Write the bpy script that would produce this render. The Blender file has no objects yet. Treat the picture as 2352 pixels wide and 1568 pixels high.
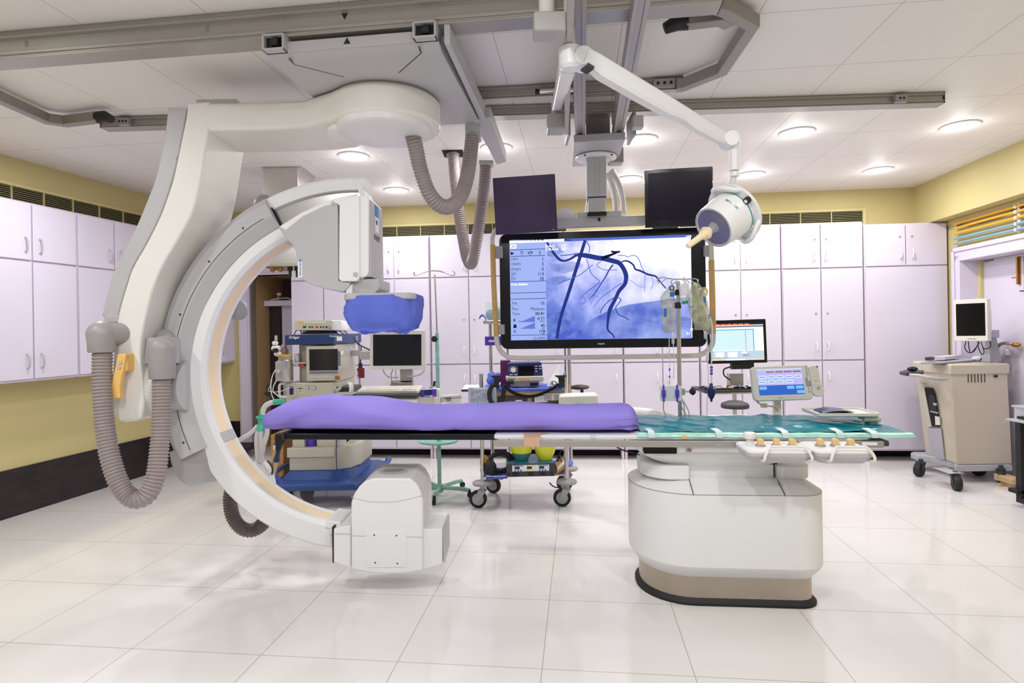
import bpy, bmesh, math, random
from mathutils import Vector, Matrix, noise

random.seed(11)
SC = bpy.context.scene
COL = SC.collection
PI = math.pi
V = Vector

# ------------------------------------------------------------------ camera
F, CX, CY, H, SR = 1343.0, 1176.0, 754.0, 1.375, 0.0165
CR = math.sqrt(1 - SR * SR)
cd = bpy.data.cameras.new('camera')
cd.sensor_width = 36.0
cd.lens = 36.0 * F / 2352.0
cd.shift_y = (CY - 784.0) / 2352.0
cd.clip_start = 0.02
cam = bpy.data.objects.new('camera', cd)
COL.objects.link(cam)
cam.matrix_world = Matrix(((CR, SR, 0, 0), (0, 0, -1, 0), (-SR, CR, 0, H), (0, 0, 0, 1)))
SC.camera = cam

# ------------------------------------------------------------------ world, light, exposure
w = bpy.data.worlds.new('world')
SC.world = w
w.use_nodes = True
w.node_tree.nodes['Background'].inputs[0].default_value = (0.97, 0.97, 1.0, 1)
w.node_tree.nodes['Background'].inputs[1].default_value = 0.22
SC.view_settings.view_transform = 'Standard'
SC.view_settings.look = 'None'
SC.view_settings.exposure = 0.46
SC.view_settings.gamma = 1.0
SC.view_settings.use_curve_mapping = False
LAMP_W = 8.2          # each recessed ceiling lamp
FRONT_W = 13.5         # lights added without fittings to brighten the near half of the room


def ab(px, py):
    u, v = px - CX, py - CY
    return u * CR - v * SR, u * SR + v * CR


def at(px, py, Y):
    "the place in the room seen at this point of the photo, at depth Y"
    a, b = ab(px, py)
    return V((a / F * Y, Y, H - b / F * Y))


def atz(px, py, z=0.0):
    a, b = ab(px, py)
    Y = (H - z) * F / b
    return V((a / F * Y, Y, z))


def atp(px, py, P, d):
    "on the vertical plane through P along d"
    a, b = ab(px, py)
    k = a / F
    # P.x + t d.x = k (P.y + t d.y)
    t = (k * P[1] - P[0]) / (d[0] - k * d[1])
    Y = P[1] + t * d[1]
    return V((k * Y, Y, H - b / F * Y)), t


# ------------------------------------------------------------------ materials
def lin(c):
    c = c / 255.0
    return c / 12.92 if c <= 0.04045 else ((c + 0.055) / 1.055) ** 2.4


def rgb(r, g, b, k=1.0):
    return (lin(r) * k, lin(g) * k, lin(b) * k, 1.0)


MATS = {}


def mat(name, c, rough=0.45, metal=0.0, spec=0.5, vary=0.0, vscale=6.0, bump=0.0, bscale=40.0, emit=None, estr=1.0,
        alpha=None, trans=0.0, coat=0.0, k=1.0, ior=None, stretch=None):
    m = bpy.data.materials.new(name)
    m.use_nodes = True
    nt = m.node_tree
    p = nt.nodes['Principled BSDF']
    base = rgb(*c, k) if len(c) == 3 else c
    p.inputs['Base Color'].default_value = base
    p.inputs['Roughness'].default_value = rough
    p.inputs['Metallic'].default_value = metal
    p.inputs['Specular IOR Level'].default_value = spec
    if coat:
        p.inputs['Coat Weight'].default_value = coat
        p.inputs['Coat Roughness'].default_value = 0.08
    if trans:
        p.inputs['Transmission Weight'].default_value = trans
    if ior:
        p.inputs['IOR'].default_value = ior
    if alpha is not None:
        p.inputs['Alpha'].default_value = alpha
    if emit is not None:
        p.inputs['Emission Color'].default_value = rgb(*emit)
        p.inputs['Emission Strength'].default_value = estr
    if vary or bump:
        tc = nt.nodes.new('ShaderNodeTexCoord')
        src = tc.outputs['Object']
        if stretch:
            mp = nt.nodes.new('ShaderNodeMapping')
            mp.inputs['Scale'].default_value = stretch
            nt.links.new(src, mp.inputs['Vector'])
            src = mp.outputs['Vector']
        if vary:
            n = nt.nodes.new('ShaderNodeTexNoise')
            n.inputs['Scale'].default_value = vscale
            n.inputs['Detail'].default_value = 5
            nt.links.new(src, n.inputs['Vector'])
            r = nt.nodes.new('ShaderNodeValToRGB')
            r.color_ramp.elements[0].position = 0.3
            r.color_ramp.elements[1].position = 0.7
            r.color_ramp.elements[0].color = tuple(max(0, x * (1 - vary)) for x in base[:3]) + (1,)
            r.color_ramp.elements[1].color = tuple(min(1, x * (1 + vary)) for x in base[:3]) + (1,)
            nt.links.new(n.outputs['Fac'], r.inputs['Fac'])
            nt.links.new(r.outputs['Color'], p.inputs['Base Color'])
        if bump:
            n2 = nt.nodes.new('ShaderNodeTexNoise')
            n2.inputs['Scale'].default_value = bscale
            n2.inputs['Detail'].default_value = 3
            nt.links.new(src, n2.inputs['Vector'])
            bp = nt.nodes.new('ShaderNodeBump')
            bp.inputs['Strength'].default_value = bump
            bp.inputs['Distance'].default_value = 0.01
            nt.links.new(n2.outputs['Fac'], bp.inputs['Height'])
            nt.links.new(bp.outputs['Normal'], p.inputs['Normal'])
    MATS[name] = m
    return m


def emitmat(name, c, s=1.0):
    m = bpy.data.materials.new(name)
    m.use_nodes = True
    nt = m.node_tree
    nt.nodes.clear()
    o = nt.nodes.new('ShaderNodeOutputMaterial')
    e = nt.nodes.new('ShaderNodeEmission')
    e.inputs[0].default_value = rgb(*c)
    e.inputs[1].default_value = s
    nt.links.new(e.outputs[0], o.inputs[0])
    MATS[name] = m
    return m


def gridmat(name, c, line, size, width, rot, off, rough, spec, vary, bump=0.0, coat=0.0, sizey=None):
    "square tiles with thin joints, in object coordinates"
    m = mat(name, c, rough, spec=spec, coat=coat)
    nt = m.node_tree
    p = nt.nodes['Principled BSDF']
    tc = nt.nodes.new('ShaderNodeTexCoord')
    mp = nt.nodes.new('ShaderNodeMapping')
    mp.vector_type = 'TEXTURE'
    mp.inputs['Location'].default_value = (off[0], off[1], 0)
    mp.inputs['Rotation'].default_value = (0, 0, rot)
    nt.links.new(tc.outputs['Object'], mp.inputs['Vector'])
    br = nt.nodes.new('ShaderNodeTexBrick')
    br.offset = 0.0
    br.squash = 1.0
    base = rgb(*c)
    br.inputs['Color1'].default_value = tuple(x * (1 - vary) for x in base[:3]) + (1,)
    br.inputs['Color2'].default_value = tuple(min(1, x * (1 + vary)) for x in base[:3]) + (1,)
    br.inputs['Mortar'].default_value = rgb(*line)
    br.inputs['Scale'].default_value = 1.0
    br.inputs['Mortar Size'].default_value = width
    br.inputs['Mortar Smooth'].default_value = 0.2
    br.inputs['Brick Width'].default_value = size
    br.inputs['Row Height'].default_value = sizey or size
    nt.links.new(mp.outputs['Vector'], br.inputs['Vector'])
    n = nt.nodes.new('ShaderNodeTexNoise')
    n.inputs['Scale'].default_value = 1.3
    n.inputs['Detail'].default_value = 4
    nt.links.new(tc.outputs['Object'], n.inputs['Vector'])
    mr = nt.nodes.new('ShaderNodeMapRange')
    mr.inputs['To Min'].default_value = 0.95
    mr.inputs['To Max'].default_value = 1.04
    nt.links.new(n.outputs['Fac'], mr.inputs['Value'])
    mx = nt.nodes.new('ShaderNodeMix')
    mx.data_type = 'RGBA'
    mx.blend_type = 'MULTIPLY'
    mx.inputs[0].default_value = 1.0
    nt.links.new(br.outputs['Color'], mx.inputs[6])
    nt.links.new(mr.outputs['Result'], mx.inputs[7])
    nt.links.new(mx.outputs[2], p.inputs['Base Color'])
    return m


mat('white_body', (237, 236, 235), 0.38, vary=0.012, vscale=3)
mat('warm_white', (236, 233, 225), 0.38, vary=0.012, vscale=3)
mat('grey_cover', (188, 186, 187), 0.42, vary=0.015, vscale=4)
mat('duct_grey', (150, 144, 138), 0.42, metal=.3, vary=0.03)
mat('grey_mid', (160, 157, 156), 0.42, vary=0.02, vscale=4)
mat('grey_lamp', (176, 172, 168), 0.4, metal=0.0, vary=0.02)
mat('rail_alu', (176, 171, 164), 0.38, metal=0.55, vary=0.03, vscale=12, stretch=(.3, 8, 8))
mat('cream', (246, 224, 186), 0.5, vary=0.02)
mat('beige_knob', (236, 196, 138), 0.45, vary=0.02)
mat('yellow_handle', (244, 194, 112), 0.45, vary=0.03)
mat('steel', (212, 208, 204), 0.26, metal=1.0, vary=0.03, vscale=8, stretch=(3, 3, .6))
mat('steel_brushed', (190, 178, 164), 0.32, metal=1.0, vary=0.05, vscale=4, stretch=(2, 2, .8))
mat('chrome', (225, 222, 220), 0.14, metal=1.0, vary=0.02)
mat('black_rubber', (26, 25, 26), 0.6, vary=0.1)
mat('black_gloss', (12, 12, 14), 0.18, vary=0.05)
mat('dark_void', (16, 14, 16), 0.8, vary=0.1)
mat('dark_grey', (62, 60, 62), 0.5, vary=0.05)
mat('hose_grey', (158, 146, 144), 0.42, vary=0.05, vscale=30)
mat('hose_dark', (112, 100, 96), 0.45, vary=0.05, vscale=30)
mat('hose_white', (222, 218, 216), 0.45, vary=0.03)
mat('lilac', (220, 212, 227), 0.42, vary=0.012, vscale=2.5)
mat('lilac_frame', (222, 208, 222), 0.5, vary=0.02)
mat('lilac_trim', (222, 212, 228), 0.42, vary=0.015)
mat('screen_off', (30, 22, 40), 0.2, spec=0.25, vary=0.06, vscale=3)
mat('screen_black', (16, 14, 16), 0.14, spec=0.6, vary=0.05)
mat('bezel_purple', (58, 40, 76), 0.35, vary=0.04)
mat('purple_cloth', (146, 130, 216), 0.75, spec=0.2, vary=0.04, vscale=4, bump=0.45, bscale=6)
mat('blue_cloth', (96, 112, 206), 0.7, spec=0.25, vary=0.08, vscale=9, bump=0.3, bscale=14)
mat('teal_sheet', (0, 124, 136), 0.22, spec=0.10, vary=0.15, vscale=6, bump=0.3, bscale=11)
mat('mint_sheet', (168, 228, 210), 0.25, spec=0.6, vary=0.12, vscale=12, bump=0.2, bscale=30)
mat('tape_clear', (205, 226, 226), 0.25, vary=0.05)
mat('tape_brown', (206, 168, 136), 0.5, vary=0.06, vscale=20)
mat('machine_beige', (196, 190, 174), 0.45, vary=0.02)
mat('machine_light', (222, 219, 209), 0.45, vary=0.02)
mat('machine_blue', (34, 58, 112), 0.35, vary=0.04)
mat('base_blue', (38, 72, 138), 0.35, vary=0.06, vscale=12)
mat('mint_paint', (134, 186, 166), 0.45, vary=0.12, vscale=25)
mat('wood_drawer', (204, 174, 128), 0.5, vary=0.1, vscale=8, stretch=(1, 1, 9))
mat('smoke_drawer', (74, 62, 54), 0.25, vary=0.08)
mat('wood_door', (46, 36, 32), 0.45, vary=0.2, vscale=8, stretch=(6, 6, .6))
mat('tan_wall', (206, 172, 122), 0.6, vary=0.02)
mat('cardboard', (196, 142, 84), 0.7, vary=0.06)
mat('navy', (36, 40, 92), 0.35, vary=0.05)
mat('violet', (92, 66, 190), 0.35, vary=0.1, vscale=20)
mat('magenta_box', (112, 28, 96), 0.4, vary=0.1)
mat('lime', (222, 224, 60), 0.4, vary=0.05)
mat('teal_bowl', (60, 132, 120), 0.35, vary=0.1)
mat('esu_top', (40, 118, 150), 0.35, vary=0.03)
mat('red_plate', (120, 26, 26), 0.35, vary=0.05)
mat('red_tag', (206, 54, 34), 0.5, vary=0.05)
mat('orange', (250, 182, 34), 0.4, vary=0.05)
mat('pipe_blue', (132, 176, 198), 0.4, vary=0.04)
mat('brass', (176, 128, 64), 0.35, metal=0.8, vary=0.08)
mat('paper', (236, 236, 238), 0.7, vary=0.015)
mat('paper_blue', (184, 198, 216), 0.4, vary=0.05, vscale=30)
mat('key_cap', (224, 220, 204), 0.5, vary=0.03)
mat('ink', (44, 42, 60), 0.6, vary=0.03)
mat('ink_blue', (40, 110, 190), 0.6, vary=0.03)
mat('ink_grey', (120, 116, 130), 0.6, vary=0.03)
mat('ink_white', (240, 240, 244), 0.6, vary=0.01)
mat('green_cap', (20, 158, 92), 0.35, vary=0.05)
mat('green_conn', (70, 196, 158), 0.3, vary=0.05, alpha=0.9)
mat('latex_tube', (206, 184, 140), 0.5, vary=0.05)
mat('clear_tube', (232, 228, 232), 0.15, vary=0.02, alpha=0.72)
mat('clear_plastic', (236, 240, 240), 0.08, spec=0.7, alpha=0.35, vary=0.02)
mat('bag_plastic', (206, 204, 166), 0.1, spec=0.9, alpha=0.46, vary=0.5, vscale=22, bump=1.0, bscale=30)
mat('glass_grey', (120, 120, 150), 0.05, spec=0.9, alpha=0.75, vary=0.05)
mat('tan_foam', (196, 160, 96), 0.6, vary=0.06, vscale=14)
mat('tube_frame', (206, 198, 188), 0.35, vary=0.02)
mat('stone_dark', (34, 26, 28), 0.32, vary=0.55, vscale=7, stretch=(1, 1, 3))
mat('yellow_wall', (204, 190, 134), 0.6, vary=0.015, vscale=2)
mat('yellow_trim', (212, 200, 140), 0.55, vary=0.02)
mat('purple_dark', (92, 68, 88), 0.6, vary=0.08)
mat('teal_trim', (40, 140, 140), 0.4, vary=0.05)
mat('beige_cart', (198, 189, 170), 0.42, vary=0.015)
mat('cart_grey', (176, 176, 182), 0.42, vary=0.02)
mat('lens_emit', (255, 252, 244), 0.4, emit=(255, 250, 240), estr=9.0)
emitmat('led_green', (120, 240, 120), 0.8)
emitmat('scr_blue', (150, 168, 226), 0.9)
emitmat('scr_line', (74, 84, 140), 0.8)
emitmat('scr_ink', (34, 36, 74), 0.8)
emitmat('scr_white', (246, 248, 255), 1.0)
emitmat('scr_dark', (40, 56, 132), 0.8)
emitmat('scr_mid', (84, 104, 190), 0.85)
emitmat('scr_thin', (106, 122, 204), 0.9)
emitmat('scr_black', (16, 22, 52), 0.8)
emitmat('pc_pale', (214, 236, 246), 0.95)
emitmat('pc_white', (246, 250, 248), 0.95)
emitmat('pc_row', (160, 204, 232), 0.95)
emitmat('pc_teal', (30, 132, 186), 0.95)
emitmat('pc_navy', (30, 38, 92), 0.9)
emitmat('pc_orange', (240, 120, 60), 0.95)
emitmat('pc_peach', (246, 200, 160), 0.95)
emitmat('pc_grey', (176, 194, 210), 0.95)
emitmat('pc_pink', (214, 120, 190), 0.9)
emitmat('tp_lilac', (180, 170, 226), 0.9)
emitmat('tp_violet', (156, 148, 214), 0.9)
emitmat('tp_blue', (50, 98, 182), 0.9)
emitmat('tp_light', (116, 176, 224), 0.9)
emitmat('tp_cyan', (186, 214, 238), 0.9)
emitmat('tp_brown', (150, 104, 110), 0.8)
FLOOR_ROT = -math.radians(6.5)
_c, _s = math.cos(FLOOR_ROT), math.sin(FLOOR_ROT)
_fo = (-.769 * .9936 + 2.955 * .1132, -.769 * -.1132 + 2.955 * .9936)
gridmat('floor_tile', (230, 227, 224), (184, 174, 166), 0.6, 0.0022, FLOOR_ROT, _fo, 0.09, 0.5, 0.012)
gridmat('ceiling_panel', (240, 236, 232), (190, 184, 178), 0.6, 0.0022, FLOOR_ROT, (0.0, 3.34), 0.55, 0.3, 0.008)


# ------------------------------------------------------------------ mesh builder
def rrect(x0, x1, y0, y1, r, n=5):
    "rounded rectangle, counter-clockwise; r is one radius or four (bl, br, tr, tl)"
    rr = r if isinstance(r, (tuple, list)) else (r,) * 4
    out = []
    for (cx, cy, a0, q) in ((x0 + rr[0], y0 + rr[0], PI, rr[0]), (x1 - rr[1], y0 + rr[1], 1.5 * PI, rr[1]),
                            (x1 - rr[2], y1 - rr[2], 0, rr[2]), (x0 + rr[3], y1 - rr[3], .5 * PI, rr[3])):
        k = n if q > 1e-6 else 0
        for i in range(k + 1):
            a = a0 + .5 * PI * i / max(k, 1)
            out.append((cx + q * math.cos(a), cy + q * math.sin(a)))
    return out


def smooth(pts, n=6):
    "Catmull-Rom through the points"
    P = [V(p) for p in pts]
    if len(P) < 3:
        return P
    Q = [P[0] * 2 - P[1]] + P + [P[-1] * 2 - P[-2]]
    out = []
    for i in range(1, len(Q) - 2):
        a, b, c, d = Q[i - 1:i + 3]
        for j in range(n):
            t = j / n
            out.append(.5 * ((2 * b) + (c - a) * t + (2 * a - 5 * b + 4 * c - d) * t * t + (3 * b - a - 3 * c + d) * t ** 3))
    out.append(P[-1])
    return out


def resample(pts, step):
    P = [V(p) for p in pts]
    L = [0]
    for i in range(1, len(P)):
        L.append(L[-1] + (P[i] - P[i - 1]).length)
    n = max(2, int(round(L[-1] / step)))
    out, j = [], 0
    for i in range(n + 1):
        s = L[-1] * i / n
        while j < len(L) - 2 and L[j + 1] < s:
            j += 1
        t = (s - L[j]) / max(1e-9, L[j + 1] - L[j])
        out.append(P[j].lerp(P[j + 1], t))
    return out


def frm(o, x, up):
    "frame with x right, y up, z towards the viewer"
    x = V(x).normalized()
    z = x.cross(V(up)).normalized()
    y = z.cross(x).normalized()
    return Matrix(((x.x, y.x, z.x, o[0]), (x.y, y.y, z.y, o[1]), (x.z, y.z, z.z, o[2]), (0, 0, 0, 1)))


def face(o, yaw=0.0, pitch=0.0, roll=0.0):
    "frame of a front: yaw turns it about z, pitch leans its top away from the viewer"
    R = Matrix.Rotation(yaw, 3, 'Z') @ Matrix.Rotation(-pitch, 3, 'X') @ Matrix.Rotation(-roll, 3, 'Y')
    return frm(o, R @ V((1, 0, 0)), R @ V((0, 0, 1)))


def zrot(o, yaw):
    return Matrix.Translation(V(o)) @ Matrix.Rotation(yaw, 4, 'Z')


class MB:
    def __init__(s, M=None):
        s.bm = bmesh.new()
        s.M = M or Matrix.Identity(4)

    def v(s, p):
        return s.bm.verts.new(s.M @ V(p))

    def f(s, vs):
        try:
            return s.bm.faces.new(vs)
        except ValueError:
            return None

    def box(s, x0, x1, y0, y1, z0, z1):
        q = [s.v(p) for p in ((x0, y0, z0), (x1, y0, z0), (x1, y1, z0), (x0, y1, z0), (x0, y0, z1), (x1, y0, z1), (x1, y1, z1), (x0, y1, z1))]
        for i in ((3, 2, 1, 0), (4, 5, 6, 7), (0, 1, 5, 4), (1, 2, 6, 5), (2, 3, 7, 6), (3, 0, 4, 7)):
            s.f([q[j] for j in i])
        return s

    def hexa(s, b, t):
        "solid between two polygons with the same number of corners"
        B = [s.v(p) for p in b]
        T = [s.v(p) for p in t]
        n = len(B)
        s.f(B[::-1])
        s.f(T)
        for i in range(n):
            s.f([B[i], B[(i + 1) % n], T[(i + 1) % n], T[i]])
        return s

    def prism(s, poly, axis, lo, hi):
        "extrude a 2-D outline; axis x: (y,z), y: (x,z), z: (x,y)"
        def g(p, h):
            return {'x': (h, p[0], p[1]), 'y': (p[0], h, p[1]), 'z': (p[0], p[1], h)}[axis]
        return s.hexa([g(p, lo) for p in poly], [g(p, hi) for p in poly])

    def loft(s, rings, caps=True, closed=True):
        R = [[s.v(p) for p in r] for r in rings]
        n = len(R[0])
        for i in range(len(R) - 1):
            for j in range(n if closed else n - 1):
                k = (j + 1) % n
                s.f([R[i][j], R[i][k], R[i + 1][k], R[i + 1][j]])
        if caps and closed:
            s.f(R[0][::-1])
            s.f(R[-1])
        return s

    def cyl(s, p0, p1, r0, r1=None, n=20):
        r1 = r0 if r1 is None else r1
        p0, p1 = V(p0), V(p1)
        d = (p1 - p0).normalized()
        u = d.orthogonal().normalized()
        w_ = d.cross(u)
        ring = lambda c, r: [c + (u * math.cos(2 * PI * i / n) + w_ * math.sin(2 * PI * i / n)) * r for i in range(n)]
        return s.loft([ring(p0, r0), ring(p1, r1)])

    def tube(s, pts, r, n=10, closed=False, caps=True):
        P = [V(p) for p in pts]
        m = len(P)
        T = []
        for i in range(m):
            a = P[(i - 1) % m] if (closed or i > 0) else P[i]
            b = P[(i + 1) % m] if (closed or i < m - 1) else P[i]
            T.append((b - a).normalized())
        u = T[0].orthogonal().normalized()
        rings = []
        for i in range(m):
            u = (u - T[i] * u.dot(T[i])).normalized()
            w_ = T[i].cross(u)
            ri = r[i] if isinstance(r, (list, tuple)) else r
            rings.append([P[i] + (u * math.cos(2 * PI * j / n) + w_ * math.sin(2 * PI * j / n)) * ri for j in range(n)])
        if closed:
            rings.append(rings[0])
        return s.loft(rings, caps=caps and not closed)

    def hose(s, pts, r, pitch=0.02, amp=0.1, n=14):
        P = resample(smooth(pts, 8), pitch / 4)
        rad = [r * (1 + amp * (1, .1, -1, .1)[i % 4]) for i in range(len(P))]
        return s.tube(P, rad, n)

    def sweep(s, prof, pts, up=(0, 0, 1), caps=True):
        "sweep a 2-D outline (side, up) along a mitred polyline"
        P = [V(p) for p in pts]
        up = V(up)
        rings = []
        for i in range(len(P)):
            d0 = (P[i] - P[i - 1]).normalized() if i else (P[1] - P[0]).normalized()
            d1 = (P[i + 1] - P[i]).normalized() if i < len(P) - 1 else d0
            t = (d0 + d1).normalized()
            side = t.cross(up).normalized()
            k = 1 / max(.3, t.dot(d0))
            rings.append([P[i] + side * a * k + up * b for a, b in prof])
        return s.loft(rings, caps)

    def lathe(s, prof, c=(0, 0, 0), ax=(0, 0, 1), n=28, a0=0.0, a1=2 * PI, ring=False):
        if ring:
            prof = list(prof) + [prof[0]]
        c, d = V(c), V(ax).normalized()
        u = d.orthogonal().normalized()
        w_ = d.cross(u)
        full = abs(a1 - a0 - 2 * PI) < 1e-6
        rings = []
        for r, z in prof:
            m = n if full else n + 1
            rings.append([c + d * z + (u * math.cos(a0 + (a1 - a0) * i / n) + w_ * math.sin(a0 + (a1 - a0) * i / n)) * r for i in range(m)])
        return s.loft(rings, caps=full and not ring, closed=full)

    def ball(s, c, r, n=16, m=10):
        r = (r, r, r) if not isinstance(r, (tuple, list)) else r
        prof = []
        rings = []
        for i in range(m + 1):
            th = -PI / 2 + PI * i / m
            th = max(-PI / 2 + .02, min(PI / 2 - .02, th))
            rings.append([V(c) + V((r[0] * math.cos(th) * math.cos(2 * PI * j / n), r[1] * math.cos(th) * math.sin(2 * PI * j / n), r[2] * math.sin(th))) for j in range(n)])
        return s.loft(rings)

    def grid(s, fn, nu, nv):
        G = [[s.v(fn(i / nu, j / nv)) for j in range(nv + 1)] for i in range(nu + 1)]
        for i in range(nu):
            for j in range(nv):
                s.f([G[i][j], G[i + 1][j], G[i + 1][j + 1], G[i][j + 1]])
        return s

    def quad(s, a, b, c, d):
        s.f([s.v(p) for p in (a, b, c, d)])
        return s

    def rect(s, x0, x1, y0, y1, z=0.0):
        return s.quad((x0, y0, z), (x1, y0, z), (x1, y1, z), (x0, y1, z))

    def strip(s, pts, wid, z=0.0):
        "flat ribbon in the xy plane of the frame"
        P = [V((p[0], p[1], 0)) for p in pts]
        L, R = [], []
        for i in range(len(P)):
            d = (P[min(i + 1, len(P) - 1)] - P[max(i - 1, 0)]).normalized()
            nn = V((-d.y, d.x, 0))
            wi = wid[i] if isinstance(wid, (list, tuple)) else wid
            L.append(s.v((P[i].x + nn.x * wi / 2, P[i].y + nn.y * wi / 2, z)))
            R.append(s.v((P[i].x - nn.x * wi / 2, P[i].y - nn.y * wi / 2, z)))
        for i in range(len(P) - 1):
            s.f([R[i], R[i + 1], L[i + 1], L[i]])
        return s

    def text(s, body, x, y, size, z=0.001, align='LEFT', sx=1.0, bold=0.0):
        cu = bpy.data.curves.new('lettering', 'FONT')
        cu.body = body
        cu.size = size
        cu.align_x = align
        cu.offset = bold
        cu.resolution_u = 2
        ob = bpy.data.objects.new('lettering', cu)
        COL.objects.link(ob)
        dg = bpy.context.evaluated_depsgraph_get()
        me = bpy.data.meshes.new_from_object(ob.evaluated_get(dg))
        me.transform(s.M @ Matrix.Translation((x, y, z)) @ Matrix.Diagonal((sx, 1, 1, 1)))
        s.bm.from_mesh(me)
        bpy.data.objects.remove(ob)
        bpy.data.curves.remove(cu)
        bpy.data.meshes.remove(me)
        return s


# ------------------------------------------------------------------ objects
TM = {}


def thing(name, label, cat, loc=(0, 0, 0), yaw=0.0, group=None):
    o = bpy.data.objects.new(name, None)
    o.empty_display_size = 0.1
    COL.objects.link(o)
    o.location = loc
    o.rotation_euler = (0, 0, yaw)
    TM[o] = zrot(loc, yaw)
    tag(o, label, cat, group)
    return o


def tag(o, label=None, cat=None, group=None, kind=None):
    if label:
        o['label'] = label
    if cat:
        o['category'] = cat
    if group:
        o['group'] = group
    if kind:
        o['kind'] = kind
    return o


def obj(name, mb, m, parent=None, bevel=0.0, seg=2, sharp=38, smooth_=True, loc=None, label=None, subsurf=0):
    "link the builder's shape (in room coordinates) as ONE mesh object"
    bm = mb.bm
    bmesh.ops.recalc_face_normals(bm, faces=bm.faces)
    me = bpy.data.meshes.new(name)
    root = parent
    while root is not None and root.parent is not None:
        root = root.parent
    if root is not None:
        inv = TM[root].inverted()
    else:
        if loc is None:
            xs = [v.co.x for v in bm.verts]
            ys = [v.co.y for v in bm.verts]
            zs = [v.co.z for v in bm.verts]
            loc = ((min(xs) + max(xs)) / 2, (min(ys) + max(ys)) / 2, min(zs))
        inv = Matrix.Translation(-V(loc))
    bmesh.ops.transform(bm, matrix=inv, verts=bm.verts)
    bm.to_mesh(me)
    bm.free()
    me.materials.append(MATS[m] if isinstance(m, str) else m)
    if smooth_:
        for p in me.polygons:
            p.use_smooth = True
        me.set_sharp_from_angle(angle=math.radians(sharp))
    o = bpy.data.objects.new(name, me)
    COL.objects.link(o)
    if root is None:
        o.location = loc
        TM[o] = Matrix.Translation(V(loc))
    else:
        o.parent = parent
    if bevel:
        b = o.modifiers.new('bevel', 'BEVEL')
        b.width = bevel
        b.segments = seg
        b.limit_method = 'ANGLE'
        b.angle_limit = math.radians(sharp)
        b.harden_normals = True
    if subsurf:
        sb = o.modifiers.new('subsurf', 'SUBSURF')
        sb.levels = sb.render_levels = subsurf
    if label:
        o['label'] = label
    return o


def solo(name, mb, m, label, cat, group=None, **k):
    "a thing that is one mesh"
    return tag(obj(name, mb, m, **k), label, cat, group)


def struct(name, mb, m, parent=None, **k):
    o = obj(name, mb, m, parent, **k)
    if parent is None:
        o['kind'] = 'structure'
    return o


def rot2(p, a):
    return (p[0] * math.cos(a) - p[1] * math.sin(a), p[0] * math.sin(a) + p[1] * math.cos(a))


def castor(par, p, r, wide, heading, wheel_m='black_rubber', fork_m='dark_grey', hub_m=None, top=None):
    "a swivel castor on the floor: fork > wheel (> hub); p = foot of the swivel"
    hx, hy = math.cos(heading), math.sin(heading)
    off = r * .55
    c = V((p[0] + hx * off, p[1] + hy * off, r))
    ax = V((-hy, hx, 0))
    top = top or r * 2.3
    mb = MB()
    mb.cyl((p[0], p[1], r * 1.9), (p[0], p[1], top), r * .32, n=12)
    fr = Matrix(((hx, ax.x, 0, c.x), (hy, ax.y, 0, c.y), (0, 0, 1, 0), (0, 0, 0, 1)))
    mb.M = fr
    for sgn in (-1, 1):
        y0, y1 = sorted((sgn * (wide / 2 + .002), sgn * (wide / 2 + .007)))
        mb.prism([(-off - r * .45, r * 2.05), (-off + r * .5, r * 2.05), (r * .3, r * .95), (0, r * .7), (-r * .3, r * .95)], 'y', y0, y1)
    mb.box(-off - r * .45, -off + r * .5, -wide / 2 - .007, wide / 2 + .007, r * 1.9, r * 2.08)
    fk = obj('castor_fork', mb, fork_m, par, bevel=.002)
    wb = MB()
    wb.lathe([(r * .55, -wide / 2), (r * .92, -wide / 2), (r, -wide / 3), (r, wide / 3), (r * .92, wide / 2), (r * .55, wide / 2)], c, ax, 24)
    wh = obj('wheel', wb, wheel_m, fk)
    if hub_m:
        hb = MB()
        hb.lathe([(r * .1, -wide / 2 - .001), (r * .66, -wide / 2 - .001), (r * .66, wide / 2 + .001), (r * .1, wide / 2 + .001)], c, ax, 20)
        obj('wheel_hub', hb, hub_m, fk)
    return fk

# ================================================================== ROOM
CEIL = 2.76
A = V((-3.43, 6.735, 0))            # back left corner
B = V((4.168, 6.025, 0))            # back right corner
LN = V((-4.61, 0.25, 0))            # left wall, near end
RN = V((3.27, -0.4, 0))            # right wall, near end
dL = (A - LN).normalized()
RN = B + V((3.95 - 4.168, 4.487 - 6.025, 0)).normalized() * 6.4
LN = A - V((.3175, 1.7475, 0)).normalized() * 7.1


def wallframe(P, Q):
    x = (Q - P).normalized()
    y = V((0, 0, 1)).cross(x)
    return Matrix(((x.x, y.x, 0, P.x), (x.y, y.y, 0, P.y), (0, 0, 1, P.z), (0, 0, 0, 1)))


MBK = wallframe(A, B)               # x to the right, y away from the room
MLF = wallframe(LN, A)
MRT = wallframe(B, RN)
OFF = .16                           # the right wall steps back below a bulkhead
BUL = 2.352
MRT = MRT @ Matrix.Translation((0, OFF, 0))
LB, LL, LR = (B - A).length, (A - LN).length, (RN - B).length


def sbk(px, py=700, inset=0.0):
    "distance along the back wall (plane set `inset` into the room)"
    P = MBK @ V((0, -inset, 0))
    return atp(px, py, P, (B - A).normalized())[1]


def slf(px, py=700, inset=0.0):
    P = MLF @ V((0, -inset, 0))
    return atp(px, py, P, (A - LN).normalized())[1]


def srt(px, py=700, inset=0.0):
    # distance along the lower plane of the right wall
    P = MRT @ V((0, -inset, 0))
    return atp(px, py, P, (RN - B).normalized())[1]


mb = MB()
mb.box(-5.6, 5.6, -1.2, 8.2, -.1, 0)
struct('floor', mb, 'floor_tile', loc=(0, 0, 0))
mb = MB()
mb.box(-5.6, 5.6, -1.2, 8.2, CEIL, CEIL + .1)
struct('ceiling', mb, 'ceiling_panel', loc=(0, 0, CEIL))

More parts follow.
